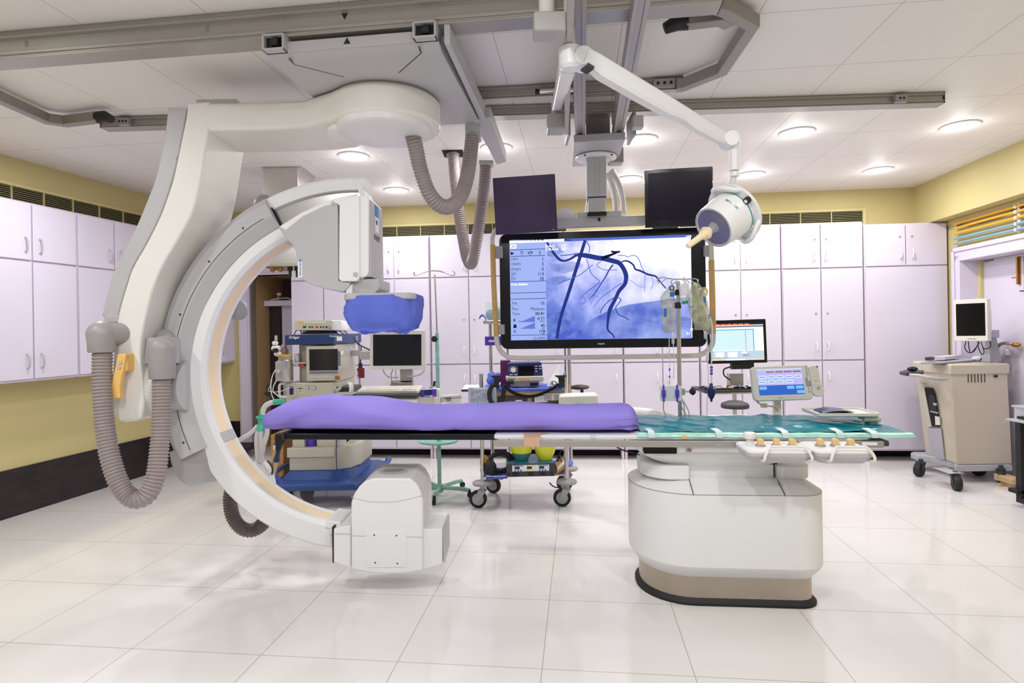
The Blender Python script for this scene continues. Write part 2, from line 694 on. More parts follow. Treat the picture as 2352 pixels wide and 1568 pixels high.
d0, d1, dtop = sbk(577, 800), sbk(577, 800) + 1.0, 2.03
mb = MB(MBK)
mb.box(-.1, d0, 0, .12, 0, CEIL)
mb.box(d0, d1, 0, .12, dtop, CEIL)
mb.box(d1, LB + .4, 0, .12, 0, CEIL)
struct('wall_back', mb, 'yellow_wall')
mb = MB(MLF)
mb.box(0, LL + .1, 0, .12, 0, CEIL)
struct('wall_left', mb, 'yellow_wall')
# right wall with a door opening
e0, e1, etop = srt(2206, 800), srt(2206, 800) + 1.35, 1.98
mb = MB(MRT)
mb.box(-.1, e0, 0, .3, 0, CEIL)
mb.box(e0, e1, 0, .3, etop, CEIL)
mb.box(e1, LR, 0, .3, 0, CEIL)
mb.box(-.1, LR, -OFF, 0, BUL, CEIL)
struct('wall_right', mb, 'yellow_wall')
mb = MB(MRT)                          # plaster bead under the bulkhead
mb.box(.0, LR, -.012, 0, BUL - .04, BUL)
struct('trim_4', mb, 'yellow_trim', bevel=.004)

# dark stone skirting
mb = MB(MLF)
mb.box(0, LL, -.012, 0, 0, .365)
struct('baseboard_left', mb, 'stone_dark', bevel=.002)
mb = MB(MBK)
mb.box(.0, d0 - .12, -.012, 0, 0, .365)
struct('baseboard_back', mb, 'stone_dark', bevel=.002)

# doorway niche at the back left
mb = MB(MBK)
for z0, z1, x0, x1 in ((0, dtop + .09, d0 - .13, d0), (0, dtop + .09, d1, d1 + .05)):
    mb.box(x0, x1, -.03, .13, z0, z1)
    mb.box(x0 + .02, x1 - .02, -.04, -.03, z0, z1)
mb.box(d0 - .13, d1 + .05, -.03, .13, dtop, dtop + .11)
mb.box(d0 - .13, d1 + .05, -.04, -.03, dtop + .03, dtop + .08)
struct('trim_1', mb, 'lilac_trim', bevel=.004)
NB = .42
mb = MB(MBK)
mb.box(d0 - .05, d0, .12, NB + .7, 0, dtop + .1)
struct('wall_niche_left', mb, 'tan_wall')
mb = MB(MBK)
mb.box(d1, d1 + .05, .12, NB + .7, 0, dtop + .1)
mb.box(d0 - .05, d1 + .05, .12, NB + .7, dtop + .02, dtop + .1)
struct('wall_niche_right', mb, 'tan_wall')
mb = MB(MBK)
mb.box(d0, d1, NB + .35, NB + .4, 0, dtop + .05)
struct('wall_niche_back', mb, 'purple_dark')
mb = MB(MBK)
mb.box(d0, d0 + .16, NB, NB + .04, .02, 1.69)
mb.box(d0 + .02, d0 + .14, NB - .012, NB, .1, .8)
mb.box(d0 + .02, d0 + .14, NB - .012, NB, .9, 1.6)
t = struct('door_2', mb, 'wood_door', bevel=.006)
mb = MB(MBK)
mb.box(d0 + .165, d1, NB - .01, NB + .03, 0, 1.69)
struct('trim_2', mb, 'lilac_trim', bevel=.004)
mb = MB(MBK)
mb.box(d0, d1, NB - .12, NB + .34, 1.69, 1.755)
struct('trim_3', mb, 'lilac_trim', bevel=.004)
# odds and ends on the niche shelf
mb = MB(MBK)
mb.tube(smooth([(d0 + .04, NB - .04, 1.765), (d0 + .12, NB - .06, 1.775), (d0 + .2, NB + .02, 1.79), (d0 + .3, NB - .03, 1.77)], 6), .009, 8)
solo('cable_bundle', mb, 'hose_white', 'pale coiled tubing lying on the shelf above the dark doorway', 'tubing')
t = thing('support_bracket', 'small white bracket standing on the shelf above the dark doorway', 'bracket', MBK @ V((d0 + .13, NB - .02, 1.755)))
mb = MB(MBK)
mb.cyl((d0 + .13, NB - .02, 1.755), (d0 + .13, NB - .02, 1.82), .008)
mb.cyl((d0 + .13, NB - .02, 1.755), (d0 + .13, NB - .02, 1.762), .022)
obj('bracket_post', mb, 'hose_white', t)
mb = MB(MBK)
mb.ball((d0 + .145, NB - .03, 1.835), (.03, .022, .02))
obj('bracket_head', mb, 'hose_white', t)
# black trolley castor showing under the cupboards by the doorway
t = thing('equipment_dolly', 'low black dolly on castors in the dark corner by the doorway', 'dolly', (-2.93, 6.45, 0))
mb = MB()
mb.box(-3.12, -2.86, 6.3, 6.6, .1, .14)
obj('frame', mb, 'black_rubber', t, bevel=.003)
for cx_, cy_ in ((-3.07, 6.34), (-2.9, 6.34)):
    castor(t, (cx_, cy_), .04, .022, -1.2, top=.1)

# right door: two leaves in a recessed frame
REC = .16
mb = MB(MRT)
mb.box(e0 - .03, e0 + .055, -.03, REC + .06, 0, etop + .02)
mb.box(e0 - .03, e1 + .05, -.03, REC + .06, etop - .04, etop + .07)
mb.box(e1 - .05, e1 + .05, -.03, REC + .06, 0, etop + .02)
mb.box(e0 - .05, e0 - .01, -.045, -.03, 0, etop + .09)
mb.box(e0 - .05, e1 + .06, -.045, -.03, etop + .05, etop + .09)
struct('trim_5', mb, 'lilac_trim', bevel=.006)
mb = MB(MRT)
mb.box(e0 + .055, e0 + .085, REC - .03, REC + .06, 0, etop - .04)
struct('trim_6', mb, 'yellow_trim')
em = e0 + .60
for nm, x0, x1 in (('door_1', e0 + .085, em - .004), ('door_3', em + .004, e1 - .05)):
    mb = MB(MRT)
    mb.box(x0, x1, REC, REC + .05, .01, etop - .06)
    dr = struct(nm, mb, 'lilac', bevel=.004)
    mb = MB(MRT)
    bx = em - .045 if nm == 'door_1' else em + .05
    ln = .24 if nm == 'door_1' else .36
    mb.box(bx - .014, bx + .014, REC - .012, REC, etop - .06 - ln, etop - .06)
    mb.cyl((bx, REC - .02, etop - .06 - ln), (bx, REC - .02, etop - .07), .009, n=10)
    mb.cyl((bx, REC - .02, etop - ln), (bx - .045, REC - .035, etop - ln), .006, n=8)
    obj('tower_bolt', mb, 'brass' if nm == 'door_1' else 'dark_grey', dr)
    if nm == 'door_1':
        mb = MB(MRT)
        hp = [(em - .28, REC - .005, .98), (em - .26, REC - .06, 1.10), (em - .17, REC - .075, 1.17), (em - .06, REC - .06, 1.17), (em - .02, REC - .02, 1.13)]
        mb.tube(smooth(hp, 6), .014, 10)
        obj('door_handle', mb, 'steel_brushed', dr)
        mb = MB(MRT)
        mb.tube([(em - .1, REC - .07, 1.16), (em - .1, REC - .07, 1.12)], .006, 8)
        mb.lathe([(.004, 0), (.024, .002), (.028, .02), (.024, .045), (.004, .05)], (em - .1, REC - .07, 1.075))
        obj('padlock', mb, 'steel', dr)
        mb = MB(MRT)
        mb.ball((em - .03, REC - .05, 1.165), (.045, .03, .02))
        obj('door_latch', mb, 'brass', dr)

# ------------------------------------------------------------------ cupboards
Z0, Z1, Z2, Z3 = .115, 1.005, 1.925, 2.372
DEP = .285


def pull(mb, x, y, z, h):
    "white bow handle"
    mb.tube(smooth([(x, y, z - h / 2), (x, y - .022, z - h / 2 + .012), (x, y - .028, z), (x, y - .022, z + h / 2 - .012), (x, y, z + h / 2)], 4), .0055, 8)


def cupboard(M, x0, x1, rows, split, label, group, kick=True, hang=False, gap=.012, locks=True, dep=DEP, splits=None):
    base = M @ V(((x0 + x1) / 2, -dep / 2, rows[0][0] if hang else 0))
    t = thing('wall_cupboard' if hang else 'tall_cupboard', label, 'cupboard', base, 0, group)
    mb = MB(M)
    zl, zh = rows[0][0] - .012, rows[-1][1] + .008
    mb.box(x0 + .004, x1 - .004, -dep + .02, -.002, zl, zh)
    if not hang:
        mb.box(x0 + .004, x0 + .03, -dep + .03, -.01, 0, zl)
        mb.box(x1 - .03, x1 - .004, -dep + .03, -.01, 0, zl)
    obj('carcass', mb, 'lilac_frame', t, bevel=.002)
    if not hang:
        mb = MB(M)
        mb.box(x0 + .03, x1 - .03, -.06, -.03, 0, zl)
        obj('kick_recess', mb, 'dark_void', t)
    for ri, (za, zb) in enumerate(rows):
        sp = split if not splits else splits[ri]
        cols = [(x0, x1)] if sp is None else [(x0, sp), (sp, x1)]
        for ci, (xa, xb) in enumerate(cols):
            la = gap if ci == 0 else gap * .45
            lb = gap if ci == len(cols) - 1 else gap * .45
            mb = MB(M)
            mb.box(xa + la, xb - lb, -dep, -dep + .02, za + .007, zb - .007)
            d = obj('door', mb, 'lilac', t, bevel=.003)
            right = (ci == 0 and sp is not None)
            hx = (xb - lb - .05) if right else (xa + la + .05)
            if sp is None:
                hx = xb - lb - .06
            hz = zb - .16 if (ri == 0 and not hang) else (za + .14)
            if ri == len(rows) - 1 and len(rows) > 1:
                hz = za + .12
            mb = MB(M)
            pull(mb, hx, -dep, hz, .11 if hang else .085)
            if not (sp is None and splits):
                obj('handle', mb, 'grey_cover' if hang else 'paper', d)
            if locks and ri > 0 and (sp is not None or not splits):
                mb = MB(M)
                lz = hz + (.33 if zb - za > .6 else .17)
                mb.cyl((hx, -dep - .006, lz), (hx, -dep + .002, lz), .009, n=12)
                obj('lock', mb, 'grey_mid', d)
    return t


rows3 = [(Z0, Z1), (Z1, Z2), (Z2, Z3)]
G = 'white wall cupboards along the back'
edges = [(667, 822, 743, 'tall white cupboard just right of the dark doorway, behind the anaesthesia machine'),
         (822, 988, 906, 'tall white cupboard behind the blue draped detector and the grey computer screen'),
         (988, 1164, 1077, 'tall white cupboard behind the green drip stand, left of the big display'),
         (1164, 1296, None, 'narrow white cupboard behind the left half of the big display'),
         (1296, 1430, None, 'narrow white cupboard behind the middle of the big display'),
         (1430, 1606, 1520, 'tall white cupboard behind the drip bags at the big display'),
         (1606, 1797, 1702, 'tall white cupboard behind the lit computer screen and its stool'),
         (1797, 1986, 1887, 'tall white cupboard second from the right end of the back row')]
for i, (a, b, c, lb) in enumerate(edges):
    f = lambda p: sbk(p, 700, DEP)
    cupboard(MBK, f(a), f(b), rows3, f(c) if c else None, lb, G)
f = lambda p: sbk(p, 700, DEP)
cupboard(MBK, f(1986), f(2178), [(Z0, Z2), (Z2, BUL - .012)], None, 'widest white cupboard at the right end of the back row with one full height door',
         G, splits=[None, f(2081)], dep=DEP + .015)

GL = 'white wall cupboards hung on the left wall'
DL = .25
fl = lambda p: slf(p, 600, DL)
lw = [(-150, -30, -90, 'hung white cupboard at the left edge of the picture')] if 0 else []
le = [(-62, 178, 75, 'hung white cupboard on the left wall nearest the viewer'),
      (178, 338, 264, 'hung white cupboard on the left wall, second from the viewer'),
      (338, 452, 398, 'hung white cupboard on the left wall, behind the curved ceiling arm'),
      (452, 541, 500, 'hung white cupboard on the left wall in the far corner')]
for a, b, c, lb in le:
    cupboard(MLF, fl(a), fl(b), [(1.05, 1.94), (1.94, 2.372)], fl(c), lb, GL, hang=True, dep=DL, locks=False)


# ------------------------------------------------------------------ air vents
def vent(M, x0, x1, z0, z1, label, frame_m, div, nsl):
    t = thing('vent_grille', label, 'vent', M @ V(((x0 + x1) / 2, 0, z0)))
    mb = MB(M)
    mb.box(x0, x1, -.004, -.001, z0, z1)
    obj('backing', mb, 'dark_void', t)
    mb = MB(M)
    mb.box(x0 - .03, x1 + .03, -.02, -.004, z1, z1 + .022)
    mb.box(x0 - .03, x1 + .03, -.02, -.004, z0 - .015, z0)
    mb.box(x0 - .03, x0, -.02, -.004, z0, z1)
    mb.box(x1, x1 + .03, -.02, -.004, z0, z1)
    n = max(1, int(round((x1 - x0) / div)))
    for i in range(1, n):
        x = x0 + (x1 - x0) * i / n
        mb.box(x - .003, x + .003, -.019, -.004, z0, z1)
    obj('frame', mb, frame_m, t)
    mb = MB(M)
    for i in range(nsl):
        z = z0 + (z1 - z0) * (i + .5) / nsl
        mb.hexa([(x0, -.016, z - .002), (x1, -.016, z - .002), (x1, -.006, z + .001), (x0, -.006, z + .001)],
                [(x0, -.016, z), (x1, -.016, z), (x1, -.006, z + .003), (x0, -.006, z + .003)])
    obj('slats', mb, frame_m, t)


vent(MLF, slf(-60, 450), slf(330, 500), 2.395, 2.535, 'long slatted air vent above the cupboards on the left yellow wall', 'yellow_trim', .27, 9)
vent(MBK, sbk(700, 530), sbk(1300, 520), 2.395, 2.53, 'slatted air vent on the back yellow wall, left of the big display', 'yellow_trim', .27, 8)
vent(MBK, sbk(1560, 500), sbk(1980, 500), 2.40, 2.535, 'slatted air vent on the back yellow wall beside the surgical lamp head', 'yellow_trim', .3, 8)

# ------------------------------------------------------------------ gas pipes on the right wall
PG = 'gas pipes on the right wall'
PZ = [atp(2352, y_, MRT @ V((0, -.035, 0)), (RN - B).normalized())[0].z for y_ in (469, 481, 495, 509.6, 523)]
print('PIPES', PZ)
for z, m, lb in ((PZ[0], 'orange', 'topmost orange gas pipe above the right door'), (PZ[1], 'orange', 'middle orange gas pipe above the right door'),
                 (PZ[2], 'orange', 'lowest orange gas pipe above the right door'), (PZ[3], 'pipe_blue', 'upper pale blue gas pipe above the right door'),
                 (PZ[4], 'pipe_blue', 'lower pale blue gas pipe just over the right door frame')):
    mb = MB(MRT)
    mb.cyl((.44, -.035, z), (3.0, -.035, z), .0105, n=12)
    solo('gas_pipe', mb, m, lb, 'pipe', PG)
xc = srt(2336, 490, .03)
t = thing('pipe_clamp', 'white clip rail holding the orange and blue gas pipes', 'clamp', MRT @ V((xc, 0, PZ[4] - .025)))
mb = MB(MRT)
mb.box(xc - .015, xc + .015, -.02, -.001, PZ[4] - .025, PZ[0] + .03)
obj('rail', mb, 'paper', t)
for z in PZ:
    mb = MB(MRT)
    mb.lathe([(.011, -.012), (.015, -.012), (.015, .012), (.011, .012)], (xc, -.035, z), (1, 0, 0), 14, ring=True)
    obj('clip', mb, 'paper', t)
mb = MB(MRT)
mb.tube(smooth([(.45, -.012, PZ[0] - .02), (.8, -.012, PZ[0] - .045), (1.1, -.012, PZ[0] - .03), (1.35, -.012, PZ[0] - .01)], 6), .008, 8)
solo('wall_cable', mb, 'dark_grey', 'dark cable sagging behind the orange pipes on the right wall', 'cable')
mb = MB(MBK)
xr = sbk(2178, 600, .2) + .02
mb.box(xr, xr + .03, -.22, -.12, 1.1, 2.22)
solo('display_board', mb, 'machine_blue', 'narrow board with blue edge tucked beside the right end cupboard', 'board')

# ------------------------------------------------------------------ recessed lamps
DG = 'round recessed ceiling lamps'
lamps = [(812, 360, 'recessed ceiling lamp left of the hanging hoses, front row'), (1140, 341, 'recessed ceiling lamp behind the carriage hose bracket'),
         (1472, 322, 'recessed ceiling lamp right of the display boom column, under the white arm'), (1830, 306, 'recessed ceiling lamp below the long ceiling rail, second from right'),
         (2205, 291, 'rightmost recessed ceiling lamp, near the right yellow wall'), (910, 438, 'recessed ceiling lamp of the rear row, left of the hanging hose'),
         (1445, 412, 'recessed ceiling lamp just left of the small right screen'), (1725, 402, 'recessed ceiling lamp behind the surgical lamp head'),
         (2017, 392, 'recessed ceiling lamp above the right end cupboards')]


def downlight(p, label, watts):
    if label:
        t = thing('ceiling_lamp', label, 'lamp', (p.x, p.y, CEIL - .012), 0, DG)
        mb = MB()
        mb.lathe([(.085, 0), (.118, 0), (.122, -.006), (.112, -.012), (.085, -.010)], (p.x, p.y, CEIL), (0, 0, 1), 32, ring=True)
        obj('trim_ring', mb, 'paper', t)
        mb = MB()
        mb.lathe([(.002, -.006), (.07, -.009), (.088, -.008)], (p.x, p.y, CEIL), (0, 0, 1), 32)
        obj('diffuser', mb, 'lens_emit', t)
    ld = bpy.data.lights.new('lamp_or_fill_light', 'AREA')
    ld.shape = 'DISK'
    ld.size = .17
    ld.energy = watts
    ld.color = (.97, .98, 1.0)
    lo = bpy.data.objects.new('lamp_or_fill_light', ld)
    COL.objects.link(lo)
    lo.location = (p.x, p.y, CEIL - .02)


def glow(p):
    "the domed diffuser also throws a little light along the ceiling"
    ld = bpy.data.lights.new('diffuser_light', 'POINT')
    ld.energy = LAMP_W * .13
    ld.shadow_soft_size = .06
    ld.color = (1.0, .985, .975)
    lo = bpy.data.objects.new('diffuser_light', ld)
    COL.objects.link(lo)
    lo.location = (p.x, p.y, CEIL - .09)


for px, py, lb in lamps:
    glow(atz(px, py, CEIL - .008))
    downlight(atz(px, py, CEIL - .008), lb, LAMP_W)
for p in ((-2.9, 3.9), (-2.6, 1.9), (-1.3, 1.0), (.0, 1.15), (1.4, 1.0), (-.9, -.4), (.9, -.4)):  # added fill lights, no lamp body, placed for the brightness they give
    downlight(V((p[0], p[1], CEIL)), None, FRONT_W)

# ================================================================== CEILING RAILS
RA = 0.118                            # the rails run a little askew to the picture


def railframe(p, q):
    x = (V(q) - V(p)).normalized()
    y = V((0, 0, 1)).cross(x)
    return Matrix(((x.x, y.x, 0, p[0]), (x.y, y.y, 0, p[1]), (0, 0, 1, p[2]), (0, 0, 0, 1)))


def rail(name, p, q, m, label, wid, z0, prof=None, group=None, cat='rail'):
    "aluminium channel hung under the ceiling; front lip, web and grooves"
    p, q = V((p[0], p[1], 0)), V((q[0], q[1], 0))
    M = railframe(p, q)
    L = (q - p).length
    t = thing(name, label, cat, (p + q) / 2 + V((0, 0, z0)), 0, group)
    zt = CEIL - .001
    h = zt - z0
    prof = [(0, z0), (wid, z0), (wid, zt), (.002, zt), (.002, z0 + h * .80), (-.010, z0 + h * .80), (-.010, z0 + h * .72), (.010, z0 + h * .68),
            (.010, z0 + h * .30), (-.002, z0 + h * .26), (-.002, z0 + h * .16), (.006, z0 + h * .13), (.006, z0 + h * .06), (0, z0 + h * .05)]
    mb = MB(M)
    mb.hexa([(0, a, b) for a, b in prof], [(L, a, b) for a, b in prof])
    obj('channel', mb, m, t, bevel=.0015, seg=1)
    mb = MB(M)
    mb.box(-.004, 0, 0, wid, z0, zt)
    mb.box(L, L + .004, 0, wid, z0, zt)
    obj('end_cap', mb, 'dark_grey', t)
    return t, M, L


RG = 'grey ceiling rails'
n0, n1 = V((-2.9, 2.725)), V((.84, 2.272))
near, MN, LNR = rail('ceiling_rail', n0, n1, 'rail_alu', 'long grey ceiling rail nearest the viewer, marked with a black arrow', .10, 2.632, group=RG)
f0, f1 = V((-2.59, 3.71)), V((2.63, 3.525))
far, MF, LFR = rail('ceiling_rail', f0, f1, 'rail_alu', 'longest grey ceiling rail at the back, ending near the right wall', .085, 2.692, group=RG)
m0, m1 = V((-.2, 3.35)), V((.97, 3.245))
mid, MM, LMR = rail('ceiling_rail', m0, m1, 'rail_alu', 'short grey ceiling rail in the middle, between the gantry plate and the looped duct', .05, 2.688, group=RG)

# arrow decal on the near rail
xa = (MN.inverted() @ at(788, 40, 2.45)).x
mb = MB(MN)
mb.hexa([(xa - .014, .008, 2.715), (xa + .014, .008, 2.715), (xa, .008, 2.688)], [(xa - .014, .0105, 2.715), (xa + .014, .0105, 2.715), (xa, .0105, 2.688)])
obj('arrow_mark', mb, 'black_rubber', near)
# pencilled marks
mb = MB(MN)
for px in (478, 12):
    xb = (MN.inverted() @ at(px, 70, 2.55)).x
    for dx in (-.008, 0, .007):
        mb.box(xb + dx, xb + dx + .002, .0085, .0105, 2.685, 2.715)
obj('pencil_mark', mb, 'grey_mid', near)
# clamp blocks on the far rail
for px, py, nh in ((2050, 232, 2), (262, 282, 3)):
    x = (MF.inverted() @ at(px, py, 3.6)).x
    mb = MB(MF)
    mb.box(x - .035, x + .035, -.028, .012, 2.695, 2.742)
    bl = obj('clamp_block', mb, 'grey_mid', far, bevel=.003)
    mb = MB(MF)
    for k in range(nh):
        xx = x + (k - (nh - 1) / 2) * .022
        mb.cyl((xx, -.0295, 2.718), (xx, -.02, 2.718), .007, n=12)
    obj('screw_hole', mb, 'black_rubber', bl)
x = (MM.inverted() @ at(1525, 194, 3.25)).x
mb = MB(MM)
mb.box(x - .06, x + .06, -.025, .012, 2.695, 2.742)
bl = obj('clamp_block', mb, 'grey_mid', mid, bevel=.003)
mb = MB(MM)
for k in (-1, 0, 1):
    mb.cyl((x + k * .035, -.0265, 2.718), (x + k * .035, -.02, 2.718), .009, n=12)
obj('screw_hole', mb, 'black_rubber', bl)
mb = MB(MM)
x0 = (MM.inverted() @ at(1240, 217, 3.27)).x
mb.cyl((x0, -.05, 2.695), (x0 + .25, -.05, 2.695), .012)
rd = obj('stop_rod', mb, 'chrome', mid)
mb = MB(MM)
mb.cyl((x0 - .025, -.05, 2.695), (x0, -.05, 2.695), .016, .014)
obj('rubber_buffer', mb, 'black_rubber', rd)

# cable ducts looping at the two ends
bar = [(-.036, -.058), (.036, -.058), (.036, .0), (-.036, .0)]


def duct(name, pts, label, boot_end=None):
    P = [V(p) for p in pts]
    t = thing('cable_duct', label, 'duct', P[len(P) // 2] + V((0, 0, -.03)), 0, 'grey cable ducts under the ceiling')
    mb = MB()
    mb.sweep([(a * .8, b) for a, b in bar], P)
    obj('duct_channel', mb, 'duct_grey', t, bevel=.006)
    if boot_end is not None:
        e, d = (P[0], (P[0] - P[1]).normalized()) if boot_end == 0 else (P[-1], (P[-1] - P[-2]).normalized())
        mb = MB()
        mb.tube([e + V((0, 0, -.03)) - d * .01, e + d * .04 + V((0, 0, -.03)), e + d * .09 + V((0, 0, -.05))], [.036, .034, .024], 12)
        obj('rubber_boot', mb, 'black_rubber', t)
    return t


zc = CEIL - .03
q = lambda px, py: V((atz(px, py, zc).x, atz(px, py, zc).y, zc))
duct('cable_duct', [q(1640, -6), q(1662, 0), q(1728, 36), q(1658, 146), q(1570, 182), q(1553, 184)], 'angular grey duct loop under the ceiling at the top right', None)
duct('cable_duct', [q(1575, 34), q(1655, 24), q(1676, 34)], 'short grey duct with black rubber boot inside the top right duct loop', 0)
duct('cable_duct', [q(-120, 150), q(0, 212), q(108, 262), q(150, 268), q(228, 258)], 'grey bent duct at the left edge ending in a black rubber boot', 4)

# ================================================================== C-ARM GANTRY
gx, gy = -.66, 2.96
gan = thing('c_arm_gantry', 'huge white ceiling hung X-ray C-arm with curved column and corrugated hoses', 'x-ray machine', (gx, gy, .1))
# carriage plate between the rails
zb, zt_ = 2.545, 2.612
c1, c2, c3 = V((-1.035, 2.50)), V((-.285, 2.405)), V((-.165, 3.33))
c4 = c1 + (c3 - c2)
mb = MB()
n_in = (c3 - c2).normalized()
e_in = (c2 - c1).normalized()
mk = lambda p, z: (p.x, p.y, z)
mb.hexa([mk(c1 + n_in * .055, zb), mk(c2 + n_in * .055, zb), mk(c3, zb), mk(c4, zb)], [mk(c1 + n_in * .003, zt_ - .04), mk(c2 + n_in * .003, zt_ - .04), mk(c3, zt_ - .04), mk(c4, zt_ - .04)])
mb.hexa([mk(c1, zt_ - .045), mk(c2, zt_ - .045), mk(c3, zt_ - .045), mk(c4, zt_ - .045)], [mk(c1, zt_), mk(c2, zt_), mk(c3, zt_), mk(c4, zt_)])
car = obj('carriage_plate', mb, 'grey_cover', gan, bevel=.006)
mb = MB()
pp = lambda s_, d_, z_: mk(c1 + e_in * s_ + n_in * d_, z_)
W_ = (c2 - c1).length
for a_, b_ in ((.0, .1), (W_ - .1, W_)):       # roller housings at the two front corners
    mb = MB()
    for (u0, u1, v0, v1) in ((a_, b_, zt_ - .045, zt_ - .036), (a_, b_, zt_ + .015, zt_ + .024), (a_, a_ + .01, zt_ - .045, zt_ + .024), (b_ - .01, b_, zt_ - .045, zt_ + .024)):
        mb.hexa([pp(u0, -.03, v0), pp(u1, -.03, v0), pp(u1, .06, v0), pp(u0, .06, v0)], [pp(u0, -.03, v1), pp(u1, -.03, v1), pp(u1, .06, v1), pp(u0, .06, v1)])
    hs = obj('roller_housing', mb, 'grey_cover', car, bevel=.003)
    a_ = (a_ + b_) / 2
    mb = MB()
    mb.cyl(pp(a_ - .01, -.012, zt_ - .008), pp(a_ + .02, -.012, zt_ - .008), .018)
    mb.hexa([pp(a_ - .04, -.006, zt_ - .036), pp(a_ + .04, -.006, zt_ - .036), pp(a_ + .04, .06, zt_ - .036), pp(a_ - .04, .06, zt_ - .036)],
            [pp(a_ - .04, -.006, zt_ + .015), pp(a_ + .04, -.006, zt_ + .015), pp(a_ + .04, .06, zt_ + .015), pp(a_ - .04, .06, zt_ + .015)])  # black panel paints the shade inside the housing opening
    obj('roller_and_shade', mb, 'black_rubber', hs)
mb = MB()
u_ = (at(796, 74, 2.45) - V((c1.x, c1.y, 0))).to_2d().dot(e_in)
mb.hexa([pp(u_ - .015, -.002, zt_ - .032), pp(u_ + .015, -.002, zt_ - .032), pp(u_, -.002, zt_ - .006)], [pp(u_ - .015, .001, zt_ - .032), pp(u_ + .015, .001, zt_ - .032), pp(u_, .001, zt_ - .006)])
obj('arrow_mark', mb, 'black_rubber', car)
# seams of the cover
mb = MB()
def seam(p, q_, w_=.0025, z_=zb - .0008):
    p, q_ = V(p), V(q_)
    d = (q_ - p).normalized() * w_
    n_ = V((-d.y, d.x))
    mb.hexa([mk(p - n_, z_), mk(q_ - n_, z_), mk(q_ + n_, z_), mk(p + n_, z_)], [mk(p - n_, z_ + .004), mk(q_ - n_, z_ + .004), mk(q_ + n_, z_ + .004), mk(p + n_, z_ + .004)])
sp = lambda px, py: atz(px, py, zb).to_2d()
seam(sp(967, 122), sp(916, 167)); seam(sp(676, 148), sp(790, 177)); seam(sp(676, 148), sp(664, 135)); seam(sp(967, 122), sp(962, 108))
obj('cover_seam', mb, 'dark_grey', car)
# rear arm of the carriage out to the far rail and the hose sockets
mb = MB()
mb.hexa([(-.20, 3.28, 2.54), (-.10, 3.28, 2.56), (-.02, 4.02, 2.52), (-.085, 4.02, 2.50)], [(-.20, 3.28, 2.62), (-.10, 3.28, 2.62), (-.02, 4.02, 2.60), (-.085, 4.02, 2.60)])
mb.hexa([(-.26, 2.405, zb + .005), (-.235, 2.405, zb + .005), (-.115, 3.4, zb + .005), (-.15, 3.4, zb + .005)], [(-.26, 2.405, zt_ + .02), (-.235, 2.405, zt_ + .02), (-.115, 3.4, zt_ + .02), (-.15, 3.4, zt_ + .02)])
obj('side_beam', mb, 'grey_cover', car, bevel=.004)

# rotating head and horizontal arm (one cover)
hx, hy, R_ = -.625, 2.985, .275
zA, zB = 2.395, 2.537
mb = MB()
mb.lathe([(.02, 2.535), (.235, 2.535), (.25, 2.545), (.25, 2.556), (.02, 2.556)], (hx, hy, 0), (0, 0, 1), 48)
obj('swivel_ring', mb, 'warm_white', gan)
out = []
for i in range(33):
    a = -PI * .70 + (PI * 1.40) * i / 32
    out.append((hx + R_ * math.cos(a), hy + R_ * math.sin(a)))
yb, yf = 3.328, 2.942
lft = [(-.85, 3.27), (-1.0, 3.31), (-1.25, yb), (-1.60, yb), (-1.60, yf), (-1.25, yf), (-1.02, 2.92), (-.87, 2.83)]
mb = MB()
mb.prism(out + lft, 'z', zA, zB)
obj('ceiling_arm', mb, 'warm_white', gan, bevel=.022, seg=3)
mb = MB()
mb.lathe([(.02, zA - .034), (.215, zA - .034), (.232, zA - .024), (.234, zA + .004), (.02, zA + .004)], (hx - .005, hy - .03, 0), (0, 0, 1), 48)
mb.lathe([(.02, zA - .028), (.10, zA - .028), (.108, zA - .02), (.108, zA + .004), (.02, zA + .004)], (hx - .185, hy - .02, 0), (0, 0, 1), 32)
obj('bearing_cover', mb, 'white_body', gan)
# box on top of the arm
pA = at(485, 215, 3.3)
mb = MB()
mb.box(-1.66, -1.44, 3.1, 3.32, 2.535, 2.62)
obj('arm_box', mb, 'warm_white', gan, bevel=.01)

# curved column
YF, YB = 2.94, 3.33


def xz(px, py, Y=YF):
    p = at(px, py, Y)
    return (p.x, p.z)


left = [(428, 262), (420, 300), (399, 400), (384, 450), (366, 498), (335, 560), (304, 614), (290, 655), (277, 698), (266, 745), (261, 790), (258, 850), (256, 900), (258, 945)]
right = [(312, 968), (330, 930), (333, 880), (324, 830), (322, 800), (328, 757), (337, 715), (350, 665), (372, 611), (405, 555), (441, 489), (455, 440), (463, 400), (472, 340), (479, 298)]
poly = [xz(*p) for p in left] + [xz(262, 962), xz(285, 970)] + [xz(*p) for p in right] + [xz(484, 286)]
poly += [(-1.42, zA), (-1.42, zB), (-1.70, zB)]


def split_bands(ol, orr, mb, y0, y1, hollow=0):
    rings = []
    for (a, b) in zip(ol, orr):
        rings.append([(a[0], y0, a[1]), (b[0], y0, b[1]), (b[0], y1, b[1]), (a[0], y1, a[1])])
    return mb.loft(rings)


